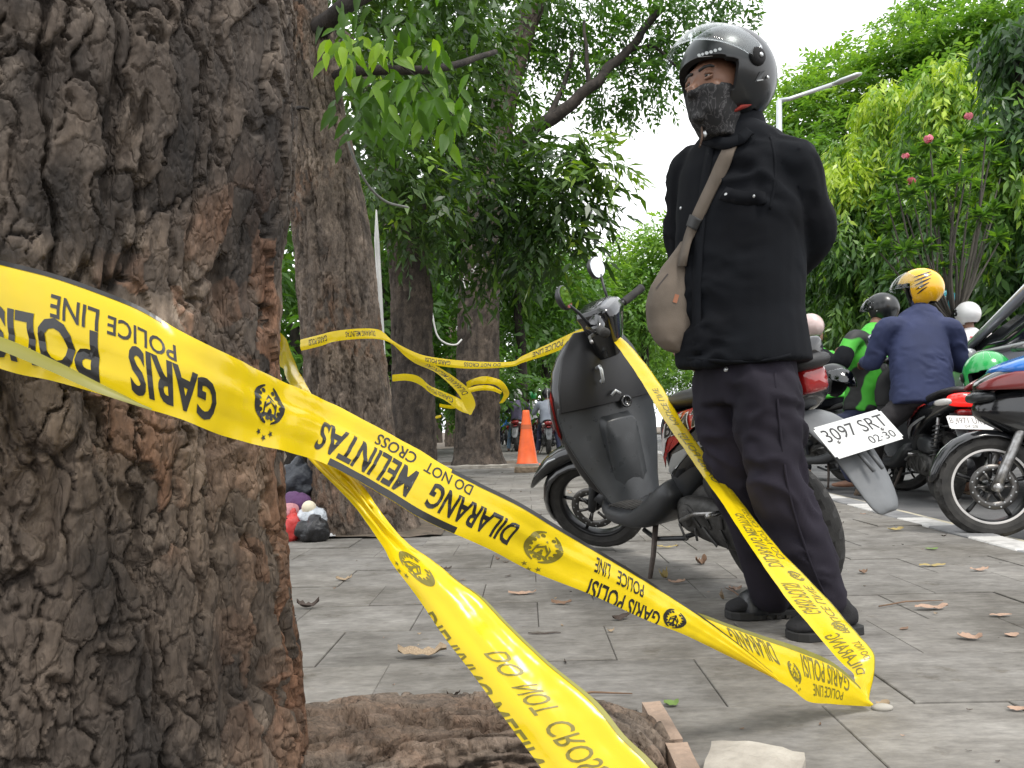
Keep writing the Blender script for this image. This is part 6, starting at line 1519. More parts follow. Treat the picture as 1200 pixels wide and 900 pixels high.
# ================================================================== TRAFFIC BEHIND
def seat_z(b): return b
def rider_pose(pel, f, lean=.18, arm='bars', s=1.0, feet=None, headturn=None, bars=None, spread=.20, hz=0):
    """seated astride: joints from the hip point and heading."""
    f, l, u = basis(f); P = V3(pel); k = s
    J = dict(pel=P, che=P + u * .30 * k + f * lean * .5 * k, nek=P + u * .52 * k + f * lean * .9 * k, hed=P + u * .67 * k + f * (lean * .9 + .03) * k)
    for sg, n_ in ((1, 'L'), (-1, 'R')):
        J['sh' + n_] = J['nek'] + l * sg * .19 * k - u * .075 * k
        b = (P + f * .56 * k + u * .22 * k + l * sg * .30 * k) if bars is None else V3(bars[n_])
        J['wr' + n_] = b - f * .07 * k
        J['el' + n_] = (J['sh' + n_] + b) / 2 + l * sg * .09 * k - u * .10 * k
        J['pn' + n_] = -u
        J['curl' + n_] = .75; J['hd' + n_] = f
        J['hip' + n_] = P + l * sg * .10 * k - u * .03 * k
        ft = (V3(feet[n_]) if feet and n_ in feet else P + l * sg * (spread + .06) * k + f * .12 * k - V3((0, 0, P.z)))
        J['kn' + n_] = P + f * .30 * k + l * sg * spread * k - u * .18 * k
        if feet and n_ in feet and 'kn' + n_ in feet: J['kn' + n_] = V3(feet['kn' + n_])
        J['an' + n_] = ft + V3((0, 0, .09)) - f * .02; J['he' + n_] = ft - f * .06 + V3((0, 0, .05)); J['to' + n_] = ft + f * .15 + V3((0, 0, .03))
    J['hem'] = .04
    return J
SANDAL = M('brown_sandal', (.13, .09, .06), rough=.8)
# ---- rider in the yellow helmet on the black and red scooter
H1 = Vector((.16, .987, 0)).normalized()
r1 = gnd(1108, 590, -.035)
SC1 = place_bike('scooter', 'black and red scooter with lit tail lamp, ridden by the man in a yellow helmet', 'scooter', r1, H1, 1.0, -3)
SC1['group'] = 'scooters waiting on the road'
scooter(SC1, steer=R(6), body=BLK, accent=DKRED, accent2=REDP, tail=TAILL, tailstyle='wide', plate_lines=[('B 4971 URW', .05, .95, .42, .86), ('04·28', .35, .65, .10, .32)])
bm = bmesh.new(); box(bm, (-.20, 0, .56), (.10, .16, .012)); bmobj('plate_bracket', bm, PLA, SC1)
l1 = V3((0, 0, 1)).cross(H1)
ft1 = gnd(1012, 582, -.035)
pel1 = at(1083, 462, r1.y + .18)
J = rider_pose(pel1, H1, .10, s=1.10, feet={'L': ft1, 'knL': at(1032, 492, r1.y + .05)}, spread=.24)
J['cuff'] = .10
YR = r1.y + .22
J.update(pel=at(1082, 462, YR), che=at(1077, 412, YR + .05), nek=at(1078, 362, YR + .12), hed=at(1079, 338, YR + .15), shL=at(1040, 384, YR + .1), shR=at(1113, 385, YR + .02),
         elL=at(1022, 424, YR + .22), elR=at(1127, 426, YR + .10), wrL=at(1013, 425, YR + .45), wrR=at(1122, 428, YR + .45), hipL=at(1070, 466, YR + .02), hipR=at(1096, 466, YR), knL=at(1030, 502, YR + .05), hem=.10)
J['anL'] = ft1 + V3((.03, .02, .10)); J['heL'] = ft1 + V3((.04, -.02, .05)); J['toL'] = ft1 + H1 * .17 + V3((0, 0, .03))
rd1 = figure('person', 'rider in navy jacket and yellow striped helmet seen from behind', J, H1, SKIN, CLOTH_NAVY, M('black_trousers', (.014, .012, .014), rough=.85), 'riders waiting on the road', 1.10, .012, V3((pel1.x, pel1.y, 0)), fold=.011, belly=1.12)
shoe(rd1, J['heL'] - V3((0, 0, .05)), J['toL'] - V3((0, 0, .035)), SANDAL, SANDAL, name='sandal', strap=True)
shoe(rd1, J['heR'] - V3((0, 0, .05)), J['toR'] - V3((0, 0, .035)), SANDAL, SANDAL, name='sandal', strap=True)
hc1 = at(1079, 338, YR + .15)
helmet(rd1, hc1, V3((-.93, .33, .0)), V3((0, 0, 1)), 1.13, YEL, VISOR, 20, 50, bits=False, stripes=[(66 + k * 1.5, 122 - k * 6, 26 - k * 12, 44 - k * 12, INK) for k in range(5)])
bm = bmesh.new(); tube(bm, [V3(J['nek']) - V3((0, 0, .01)), V3(J['hed']) - V3((0, 0, .03))], [.064, .058], 14); bmobj('jacket_collar', bm, CLOTH_NAVY, rd1, True)
# ---- motorcycle entering at the right edge
def sport_bike(root):
    WB = 1.24; R_ = .262
    wheel(root, (WB, 0, R_), R_, .078, 5, True, stripe=WHTP, sp_w=.034, discside=1); wheel(root, (0, 0, R_), R_, .10, 5, True, stripe=WHTP, sp_w=.034, discside=-1)
    bm = bmesh.new()
    for sg in (1, -1): tube(bm, [(WB, sg * .085, R_), (WB - .04, sg * .085, R_ + .09), (WB - .20, sg * .075, R_ + .42), (WB - .28, sg * .075, .88)], [.024, .026, .019, .019], 12); lathe_y(bm, [(0, sg * .11), (.022, sg * .11), (.022, sg * .07), (0, sg * .07)], (WB, 0, R_), 14)
    bmobj('fork', bm, STL, root)
    bm = bmesh.new(); rings = []
    for a, hw, rr in ((-8, .028, .300), (18, .05, .302), (45, .056, .304), (75, .056, .304), (105, .052, .302), (130, .034, .300)):
        t = R(a + 10); d = V3((math.cos(t), 0, math.sin(t))); c_ = V3((WB, 0, R_)) + d * rr
        rings.append([c_ + YA * (k * hw) - d * (.03 * abs(k) ** 2.5) for k in (-1, -.7, -.3, 0, .3, .7, 1)] + [c_ + YA * (k * hw * .93) - d * (.035 * abs(k) ** 2.5 + .006) for k in (1, .3, -.3, -1)])
    loft(bm, rings); bmobj('mudguard', bm, BLK, root, sub=1)
    # cowls
    bm = bmesh.new()
    lo_x(bm, [(1.30, .66, .03, .03, 2.4), (1.24, .67, .09, .08, 2.6, 20), (1.12, .66, .14, .13, 2.8, 20), (.90, .60, .165, .19, 3, 12), (.70, .52, .16, .17, 3), (.56, .46, .13, .13, 3)]); bmobj('fairing', bm, BLK, root, sub=1)
    bm = bmesh.new(); lo_x(bm, [(1.29, .76, .05, .03, 2.4), (1.23, .79, .12, .06, 2.6, 25), (1.10, .84, .15, .09, 2.8, 25), (.96, .86, .13, .08, 2.8)]); bmobj('nose_cowl', bm, BLK, root, sub=1)
    bm = bmesh.new(); lo_x(bm, [(1.32, .71, .06, .025, 2.4), (1.27, .72, .10, .035, 2.6), (1.2, .72, .11, .03, 2.6)]); bmobj('headlamp', bm, GRY, root, sub=1)
    bm = bmesh.new(); lo_x(bm, [(1.21, .85, .13, .02, 2.4, 30), (1.06, .87, .175, .08, 2.8, 25), (.90, .86, .178, .09, 2.8, 25), (.76, .80, .172, .08, 3, 15), (.62, .76, .15, .06, 2.8)]); bmobj('side_cowl', bm, BLUEP, root, sub=1)
    for sg in (1, -1):
        bm = bmesh.new(); lo_x(bm, [(1.31, .765, .012, .012, 2.4, 20, sg * .075), (1.22, .79, .02, .045, 2.6, 20, sg * .118), (1.10, .80, .018, .055, 2.8, 20, sg * .155), (.98, .78, .01, .04, 2.6, 20, sg * .168)]); bmobj('graphic', bm, DKRED, root, sub=1)
        bm = bmesh.new(); lo_x(bm, [(1.05, .56, .010, .03, 2.6, 30, sg * .13), (.92, .50, .014, .06, 2.6, 25, sg * .165), (.74, .42, .012, .06, 2.6, 20, sg * .165), (.62, .37, .006, .03, 2.6, 20, sg * .15)]); bmobj('side_vane', bm, BLK, root, sub=1)
    bm = bmesh.new(); lo_x(bm, [(.74, .40, .10, .10, 3), (.60, .36, .13, .14, 3), (.42, .36, .13, .14, 3), (.32, .38, .08, .1, 3)]); bmobj('engine', bm, ENG, root, bev=.01)
    bm = bmesh.new(); lo_x(bm, [(.60, .74, .09, .05, 2.4), (.40, .76, .12, .05, 2.6), (.10, .80, .11, .045, 2.6), (-.18, .86, .08, .04, 2.4)]); bmobj('seat', bm, SEAT, root, sub=1)
    bm = bmesh.new(); lo_x(bm, [(.45, .64, .12, .08, 2.6), (.15, .70, .13, .07, 2.6), (-.15, .78, .09, .05, 2.4), (-.28, .82, .04, .03, 2.4)]); bmobj('tail_panel', bm, BLK, root, sub=1)
    bm = bmesh.new(); tube(bm, [(.36, -.10, .30), (0, -.11, R_), (0, .11, R_), (.36, .10, .30)], .025, 10); bmobj('swingarm', bm, PLA, root)
    bm = bmesh.new(); tube(bm, [(.93, -.32, .99), (.96, -.12, .97), (.96, .12, .97), (.93, .32, .99)], .012, 10)
    for sg in (1, -1): tube(bm, [(.93, sg * .24, .985), (.925, sg * .36, .992)], .019, 12)
    bmobj('handlebar', bm, PLA, root); bm = bmesh.new(); tube(bm, [(.55, -.12, .25), (.2, -.14, .24), (-.25, -.15, .32)], [.02, .045, .05], 14); bmobj('silencer', bm, PLA, root)
    return root
mb = gnd(1163, 630, -.02)
H2 = V3((-.985, .17, 0)).normalized()
MB = place_bike('motorcycle', 'black motorcycle with blue and red cowl cut by the right edge', 'motorcycle', V3((mb.x, mb.y, -.02)) - H2 * 1.24 * .98, H2, .98, 0)
sport_bike(MB)
# ---- green-jacket riders on the far side
H3 = V3((-.75, .66, 0)).normalized()
g1 = at(1018, 470, 6.9); b3 = V3((g1.x, g1.y, -.035)) - H3 * .25
SC2 = place_bike('scooter', 'dark scooter under the green-jacketed rider, mirrors catching the sky', 'scooter', b3, H3, 1.0, -2, 'scooters waiting on the road')
scooter(SC2, steer=R(0), body=BLK, accent=BLK, accent2=PLA)
J = rider_pose(at(1022, 478, 6.75), H3, .30, s=1.0, spread=.22)
Y3_ = 6.75
J.update(pel=at(1012, 480, Y3_), che=at(1016, 425, Y3_), nek=at(1026, 382, Y3_ + .05), hed=at(1034, 364, Y3_ + .08), shL=at(1001, 396, Y3_ - .12), shR=at(1042, 396, Y3_ + .2), elL=at(982, 428, Y3_ - .2), wrL=at(962, 414, Y3_ + .1), elR=at(1008, 424, Y3_ + .35), wrR=at(992, 408, Y3_ + .5))
def bikermat():
    m = M('black_green_jacket', (.06, .42, .03), (.010, .011, .012), scale=3.4, rough=.65, detail=1, lo=.455, hi=.475); return m
rg = figure('person', 'rider in black and bright green jacket leaning on handlebars', J, H3, SKIN, bikermat(), CLOTH_JEANS, 'riders waiting on the road', 1.0, .014, V3((g1.x, g1.y, 0)))
helmet(rg, V3(J['hed']) + V3((0, 0, .02)), V3((-.5, .86, 0)), V3((0, 0, 1)), 1.0, HELB, SMOKE, 15, 55, low=True)
# black sleeve panels
f3, l3, u3 = basis(H3)
for s_ in 'LR':
    sh, el, wr = (V3(J[k + s_]) for k in ('sh', 'el', 'wr'))
    organic('sleeve', [limb([sh.lerp(el, .55), el, wr.lerp(el, .1)], [.080, .076, .058])], .014, CLOTH_BLACK, rg, True, 3)
bm = bmesh.new(); p = V3(J['che'])
J4H = V3((-.35, .94, 0)).normalized(); p4 = at(976, 462, 8.2)
SC3 = place_bike('scooter', 'scooter half hidden behind the standing man\'s arm', 'scooter', V3((p4.x, p4.y - .25, -.035)), J4H, 1.0, -2, 'scooters waiting on the road')
scooter(SC3, body=PLA, accent=PLA, accent2=BLK)
J4 = rider_pose(at(972, 466, 8.1), J4H, .16, s=1.0)
rg2 = figure('person', 'rider in plain green jacket and pale helmet beside the standing man', J4, J4H, SKIN, CLOTH_GREEN, CLOTH_BLACK, 'riders waiting on the road', 1.0, .016, V3((p4.x, p4.y, 0)))
helmet(rg2, at(950, 383, 8.1), V3((-.3, .95, 0)), V3((0, 0, 1)), 1.0, M('pinkish_helmet', (.55, .42, .40), rough=.25, coat=.5), None, 15, 55, low=True)
jk = [o for o in rg2.children if o.name.startswith('jacket')][0]
decal(jk, 'jacket_emblem', 968, 408, 16, 20, [disc(.5, .5, .5, .5, 18)], CLOTH_WHITE, rg2, .012); decal(jk, 'jacket_emblem', 968, 408, 9, 12, [disc(.5, .5, .5, .5, 14)], CLOTH_GREEN, rg2, .018)
# helmet hanging on the second scooter
helmet(None, at(976, 446, 6.3), V3((.55, -.8, -.2)), V3((.1, .2, 1)), 1.0, HELB, SMOKE, 5, 55, name='helmet', stripes=[(-150, -100, -10, -18, GRN), (100, 150, -14, -8, GRN)], label='black helmet with green stripes hanging before the green-jacketed rider', cat='helmet')
# riders further along, white helmets
for (hx, hy, Y, lab, top, hm, hh, w_) in ((1134, 368, 8.6, 'rider in white jersey with red lettering and a white helmet', CLOTH_WHITE, WHI, V3((-.1, .99, 0)), 1.0), (1108, 354, 9.2, 'rider in cyan and white helmet beyond the yellow helmet', CLOTH_JEANS, CYA, V3((-.2, .97, 0)), 1.0)):
    hp_ = at(hx, hy, Y); pl = hp_ - V3((0, 0, .70)) - hh * .10
    J5 = rider_pose(pl, hh, .10, s=1.0)
    rr = figure('person', lab, J5, hh, SKIN, top, CLOTH_JEANS, 'riders waiting on the road', 1.0, .016, V3((pl.x, pl.y, 0)), hands=True)
    helmet(rr, hp_, hh, V3((0, 0, 1)), 1.0, hm, SMOKE, 10, 52, low=True, stripes=[(110, 170, 10, 30, WHI), (-170, -110, 30, 10, WHI)] if hm is CYA else None)
    sc_ = place_bike('scooter', 'scooter carrying the rider in %s helmet' % ('a white' if hm is WHI else 'a cyan and white'), 'scooter', V3((pl.x, pl.y, -.035)) - hh * .25, hh, 1.0, 0, 'scooters waiting on the road')
    scooter(sc_, body=BLK, accent=DKRED, accent2=PLA, tailstyle='wide')
    if hm is WHI:
        jk = [o for o in rr.children if o.name.startswith('jacket')][0]
        RB = M('red_print', (.55, .04, .05), rough=.7)
        for i_, tx in enumerate(('THM', 'JABO', 'RI')): decal(jk, 'jersey_lettering', 1144, 398 + i_ * 8.5, 15 - i_ * 2, 6.5, [text2d(tx, .03)], RB, rr, .010)
        decal(jk, 'jersey_yoke', 1143, 388, 24, 6, [quad_(0, 0, 1, 1)], CLOTH_NAVY, rr, .010)
# green helmet hung on the motorcycle's bar
gp = at(1158, 440, 4.35)
helmet(None, gp, V3((-.35, -.75, -.05)), V3((-.12, 0, 1)), 1.0, GRN, None, 10, 50, name='helmet', stripes=[(168, 180, 60, 86, WHI), (-14, -8, 40, 86, WHI), (8, 14, 40, 86, WHI)], label='green helmet with white stripes hung at the motorcycle handlebar', cat='helmet')
# ---- silver car
def car(root):
    bodyp = M('silver_car_paint', (.50, .52, .54), (.46, .48, .50), rough=.25, metal=.5, coat=.7); glass = M('dark_window_glass', (.012, .014, .016), rough=.06, spec=.6); 
    L = [(-2.05, .55), (-2.1, .75), (-2.05, .98), (-1.85, 1.05)]
    bm = bmesh.new()
    st = [(2.05, .55, .70, .16, 3), (1.98, .60, .78, .26, 4), (1.5, .66, .83, .34, 5), (.9, .70, .85, .38, 6), (0, .71, .86, .39, 6), (-1.2, .71, .86, .39, 6), (-1.8, .70, .84, .37, 5), (-2.05, .66, .76, .28, 4), (-2.1, .60, .70, .16, 3)]
    lo_x(bm, st, 24); bmobj('body', bm, bodyp, root, sub=1)
    bm = bmesh.new()
    prof = [(.98, 1.02, .78), (.60, 1.20, .74), (.22, 1.40, .68), (-.10, 1.475, .64), (-.8, 1.49, .63), (-1.45, 1.43, .63), (-1.85, 1.24, .68), (-2.0, 1.04, .74)]
    rings = [[V3((x, y * hw, .98 + (z - .98) * (1 - abs(y) ** 6 * .25))) for y in np.linspace(-1, 1, 13)] for x, z, hw in prof]
    low = [[V3((x, y * .82, .96)) for y in np.linspace(-1, 1, 13)] for x in (1.02, .7, .3, -.1, -.8, -1.4, -1.8, -2.0)]
    loft(bm, [r + l[::-1] for r, l in zip(rings, low)]); bmobj('cabin', bm, glass, root)
    for sg in (1, -1):
        P = [(1.02, .80, .99), (.62, .752, 1.19), (.24, .70, 1.385), (-.10, .655, 1.465), (-.8, .645, 1.485), (-1.45, .645, 1.425), (-1.85, .695, 1.235), (-2.0, .76, 1.02)]
        bm = bmesh.new(); tube(bm, [(x, sg * y, z) for x, y, z in P], [.035, .036, .042, .045, .045, .045, .05, .05], 10); bmobj('roof_rail', bm, bodyp, root)
        bm = bmesh.new(); tube(bm, [(-.42, sg * .80, 1.0), (-.42, sg * .655, 1.46)], .032, 8); bmobj('door_pillar', bm, BLK, root)
        bm = bmesh.new(); tube(bm, [(1.0, sg * .835, .99), (-1.9, sg * .835, 1.01)], .02, 8); bmobj('window_sill', bm, SIL, root)
        bm = bmesh.new(); lo_x(bm, [(.76, .98, .03, .04, 2.6, 0, sg * .93), (.66, .98, .085, .055, 2.6, 0, sg * .93), (.60, .98, .07, .05, 2.6, 0, sg * .93)]); bmobj('door_mirror', bm, bodyp, root, sub=1)
        for x in (1.30, -1.28): 
            wl = wheel(root, (x, sg * .75, .31), .31, .19, 7, False, rimmat=SIL, tread=False, sp_w=.05, name='wheel')
        for x in (.05, -1.05):
            bm = bmesh.new(); tube(bm, [(x, sg * .865, .86), (x - .18, sg * .872, .865)], .014, 8); bmobj('door_handle', bm, SIL, root)
        bm = bmesh.new(); lo_x(bm, [(1.75, .78, .06, .08, 2.6, 0, sg * .70), (2.0, .72, .09, .07, 2.6, 0, sg * .62)]); bmobj('headlamp', bm, CLR, root, sub=1)
        bm = bmesh.new(); lo_x(bm, [(-1.85, .92, .06, .09, 2.6, 0, sg * .74), (-2.06, .90, .08, .09, 2.6, 0, sg * .66)]); bmobj('tail_lamp', bm, TAILR, root, sub=1)
    bm = bmesh.new(); prism(bm, [(-.12, 1.475), (-.8, 1.492), (-1.45, 1.435), (-1.44, 1.47), (-.8, 1.525), (-.12, 1.51)], -.60, .60); bmobj('roof', bm, bodyp, root, sub=0, bev=.02)
    return root
cp = at(1155, 420, 6.3)
CAR = thing('car', 'silver car with dark windows at the right edge behind the motorbikes', 'car', V3((cp.x + .60, 5.12, -.035)), hdg((RD.x, RD.y)), None, 1.12)
car(CAR)
# ---- distant riders beyond the cone
DR = [(606, 462, 21, 'far rider in violet top and pale green helmet', CLOTH_PURPLE, CLOTH_LBLUE, WHI), (641, 462, 18, 'far rider in grey-blue shirt and dark trousers, back turned', CLOTH_GREY, CLOTH_JEANS, HELB), (668, 466, 22, 'far rider in green jacket beside the parked scooter front', CLOTH_GREEN, CLOTH_BLACK, HELB), (592, 480, 30, 'far rider in blue at the left of the distant group', BLUEP, CLOTH_JEANS, WHI), (625, 460, 25, 'far rider in pale green helmet behind the orange cone', CLOTH_WHITE, CLOTH_JEANS, GRN)]
far_proto = None
for i, (hx, hy, Y, lab, top, bot, hm) in enumerate(DR):
    hh = V3((.12 - .1 * i, 1, 0)).normalized(); hp_ = at(hx, hy, Y); zz = max(.35, hp_.z - .70)
    g_ = V3((hp_.x, hp_.y, 0)); kk = (hp_.z + .12) / 1.58; kk = min(1.15, max(.85, kk)); pl = g_ + V3((0, 0, .78 * kk)) - hh * .1
    Jf = rider_pose(pl, hh, .12, s=kk)
    rf = figure('person', lab, Jf, hh, SKIN, top, bot, 'riders far along the road', 1.0, .028, g_, hands=False, fold=.008)
    helmet(rf, V3(Jf['hed']) + V3((0, 0, .02)), hh, V3((0, 0, 1)), kk, hm, None, 10, 52, low=True, bits=False)
    lab2 = ['far scooter with red bodywork behind the cone', 'far scooter with red tail lamp under the grey-blue rider', 'far scooter under the green-jacketed far rider', 'far scooter at the left end of the distant group', 'far scooter hidden behind the cone'][i]
    e_ = place_bike('scooter', lab2, 'scooter', g_ - hh * .3, hh, kk, 0, 'scooters far along the road')
    if far_proto is None: scooter(e_, body=DKRED, accent=REDP, accent2=WHTP, tailstyle='wide', plate_lines=[]); far_proto = e_
    else:
        for ch in list(far_proto.children): copy_tree(ch, e_)
# ================================================================== STREET THINGS
ORANGE = M('orange_cone_plastic', (.80, .13, .025), (.66, .10, .02), rough=.5, scale=7)
cb = gnd(618, 546); cone = thing('traffic_cone', 'slim orange traffic cone on the pavement past the scooter wheel', 'traffic cone', cb)
h_ = 65 / FPX * cb.y
bm = bmesh.new(); lathe_z(bm, [(.19, .03), (.165, .06), (.14, .28 * h_), (.105, .55 * h_), (.065, .88 * h_), (.058, .96 * h_), (.05, h_)], seg=28); bmobj('cone_body', bm, ORANGE, cone)
bm = bmesh.new(); box(bm, (0, 0, .015), (.42, .42, .03)); bmobj('cone_base', bm, ORANGE, cone, bev=.006)
ring_m = M('dark_stain_ring', (.45, .10, .03), rough=.6)
bm = bmesh.new(); lathe_z(bm, [(.092, .66 * h_), (.0815, .74 * h_)], seg=28, cap=False)
for v in bm.verts: v.co.x *= 1.03; v.co.y *= 1.03
bmobj('cone_band', bm, ring_m, cone)
# low kerb stones at the far tree pits
def stone(name, lab, c, size, rot, mat, seed, cat='stone', rough=.02, top=None):
    bm = bmesh.new(); box(bm, (0, 0, size[2] / 2), size)
    bmesh.ops.subdivide_edges(bm, edges=bm.edges[:], cuts=7, use_grid_fill=True)
    for v in bm.verts:
        p = v.co * 9 + V3((seed, seed * 2, 0)); k = mnoise.noise_vector(p) * rough + mnoise.noise_vector(p * 3) * rough * .4
        v.co += k * (1 if v.co.z > .01 else .3)
    o = bmobj(name, bm, mat, None, autos=30); o.location = c; o.rotation_euler = (0, 0, rot)
    return tag(o, lab, cat)
stone('kerb_block', 'low tan kerb block lying beside the traffic cone', V3(gnd(655, 553)) + V3((0, .15, 0)), (1.2, .22, .07), .05, MAT['stone_side'], 3, rough=.03)
stone('kerb_block', 'low edging stone at the foot of the straight dark tree', V3(gnd(575, 549)) + V3((0, .1, 0)), (1.5, .18, .05), 0, MAT['stone'], 8, rough=.02)
sb = gnd(862, 884)
sto = stone('stone_block', 'pale broken stone block at the bottom edge of the pavement', V3((.362, 1.238, -.03)), (.15, .17, .075), -.35, MAT['stone'], 5, rough=.013)
# pit edging: thin bricks on edge
EDG = M('pit_brick', (.33, .24, .18), (.20, .15, .115), scale=16, rough=.9, bump=.7, bscale=60)
ed = thing('pit_edging', 'weathered brick edging round the pit of the near tree', 'edging', V3((.25, 1.3, 0)))
for i in range(5):
    bm = bmesh.new(); box(bm, (0, 0, 0), (.038, .185, .09)); bmesh.ops.subdivide_edges(bm, edges=bm.edges[:], cuts=3, use_grid_fill=True)
    for v in bm.verts: v.co += mnoise.noise_vector(v.co * 22 + V3((i * 3, 0, 0))) * .004
    o = bmobj('brick', bm, EDG, ed, True, autos=35); o.location = V3((.262 + .004 * math.sin(i * 2), 1.475 - i * .19, -.012 - .004 * (i % 2))); o.rotation_euler = (0, .06 * math.sin(i), .02 * math.cos(i * 3)); o.matrix_parent_inverse = fullmat(ed).inverted()
# lamp posts
GALV = M('galvanised_steel', (.52, .55, .57), (.44, .47, .49), rough=.4, metal=.3)
def lamp(lab, base_px, Y, top_y, arm):
    c = at(base_px, 500, Y); c.z = .05; t = thing('street_lamp', lab, 'street lamp', c)
    top = at(base_px, top_y, Y); bm = bmesh.new(); tube(bm, [c, c.lerp(top, .5), top], [.10, .085, .07], 12); bmobj('pole', bm, GALV, t, True)
    pts = [at(x, y, Y - k * .2) for k, (x, y) in enumerate(arm)]
    bm = bmesh.new(); tube(bm, [top] + pts[:-1], [.06] + [.05] * (len(pts) - 1), 10); bmobj('arm', bm, GALV, t, True)
    bm = bmesh.new(); d = (pts[-1] - pts[-2]); tube(bm, [pts[-2] - d * .1, pts[-2] + d * .2, pts[-2] + d * .8, pts[-1]], [.06, .12, .12, .05], 12, flat=.5); bmobj('lamp_head', bm, GALV, t, True)
lamp('grey street lamp with a long rising arm beside the helmet', 913, 19, 118, [(925, 116), (978, 98), (1010, 86)])
lamp('small far street lamp left of the round mirror', 696, 34, 331, [(702, 329), (712, 326), (726, 321)])
bm = bmesh.new(); base = gnd(458, 560); base.y = 7.2; p_top = at(441, 246, 6.9); base = at(456, 560, 7.2); base.z = 0
tube(bm, [base, base.lerp(p_top, .5), p_top - V3((0, 0, .28)), p_top], [.045, .045, .045, .012], 10, flat=.5)
tag(bmobj('pole', bm, M('white_pole', (.62, .62, .60), rough=.6)), 'white pointed pole leaning behind the brown tree', 'pole')
def cable(lab, pts, r, mat):
    bm = bmesh.new(); tube(bm, [V3(p) for p in catmull([np.array(q) for q in pts], 8)], r, 6); tag(bmobj('cable', bm, mat), lab, 'cable')
GCAB = M('grey_cable', (.20, .20, .19), rough=.6); WCAB = M('white_cable', (.6, .6, .58), rough=.5)
cable('thin grey cable drooping off the brown leaning trunk', [at(404, 150, 4.5), at(412, 178, 4.5), at(430, 215, 4.6), at(452, 236, 4.8), at(478, 243, 5.4)], .008, GCAB)
cable('white cable looped between the dark trunks', [at(506, 365, 12.5), at(512, 392, 12.5), at(522, 402, 12.5), at(534, 404, 12.5), at(541, 398, 12.6)], .016, WCAB)
cable('pale wire coiled on the straight dark trunk', [at(560, 318, 12.85), at(550, 316, 12.8), at(543, 328, 12.8), at(548, 338, 12.8), at(558, 312, 12.8), at(562, 322, 12.8)], .012, WCAB)
# ---- rubbish at the foot of the brown tree
def bagm(name, col, rough=.45): return M(name, col, rough=rough, bump=.6, bscale=30, bdist=.02)
def rub(name, lab, cat, px, py, Y, s, mat, seed, wr=.025, tie=True):
    c = at(px, py, Y); t = thing(name, lab, cat, V3((c.x, c.y, 0)))
    organic('sack', [lump(c, s)] + ([limb([c + V3((0, 0, s[2] * .8)), c + V3((.01, 0, s[2] * 1.25))], [s[0] * .35, s[0] * .12])] if tie else []), .010, mat, t, True, 2, lambda co, no: wr * (1 - 2 * np.abs(fbm(co * 14 + seed, 3, seed))))
    return t
Yr = 4.35
rub('rubbish_bag', 'dark slate sack at the back of the rubbish beside the brown tree', 'rubbish bag', 348, 564, Yr + .35, (.11, .09, .10), bagm('slate_sack', (.035, .04, .05)), 3)
rub('rubbish_bag', 'purple cloth bundle on the rubbish', 'bundle', 346, 591, Yr + .1, (.08, .07, .06), bagm('purple_cloth', (.12, .05, .14), .8), 9, .02, False)
rub('rubbish_bag', 'bright red plastic bag beside the near trunk', 'plastic bag', 342, 618, Yr - .05, (.048, .05, .075), bagm('red_plastic', (.62, .055, .05), .35), 14, .018)
rub('rubbish_bag', 'small pink bundle above the red bag', 'bundle', 339, 600, Yr, (.05, .05, .045), bagm('pink_cloth', (.55, .25, .27), .7), 17, .012, False)
rub('rubbish_bag', 'black plastic bag at the foot of the brown tree', 'plastic bag', 368, 621, Yr - .1, (.085, .06, .045), bagm('black_plastic', (.016, .016, .018), .3), 21, .03)
CLB = M('clear_plastic_bag', (.62, .66, .70), (.4, .44, .48), rough=.25, bump=.8, bscale=40, bdist=.02, scale=30)
rub('plastic_bag', 'crumpled clear plastic bag under the cream ball', 'plastic bag', 365, 607, Yr - .02, (.065, .05, .045), CLB, 25, .028)
bm = bmesh.new(); ball(bm, at(362, 595, Yr - .04), .040, 3); tag(bmobj('ball', bm, M('cream_ball', (.72, .66, .50), (.6, .54, .40), rough=.5)), 'cream ball lying on the rubbish', 'ball')
bm = bmesh.new(); box(bm, V3(gnd(376, 630)) + V3((0, 0, .008)), (.14, .10, .008), Matrix.Rotation(.5, 3, 'Z')); bmesh.ops.subdivide_edges(bm, edges=bm.edges[:], cuts=3, use_grid_fill=True)
for v in bm.verts: v.co.z += .01 * mnoise.noise(v.co * 30)
tag(bmobj('paper_scrap', bm, M('white_paper', (.68, .69, .70), rough=.9)), 'white paper scrap under the black bag', 'paper')
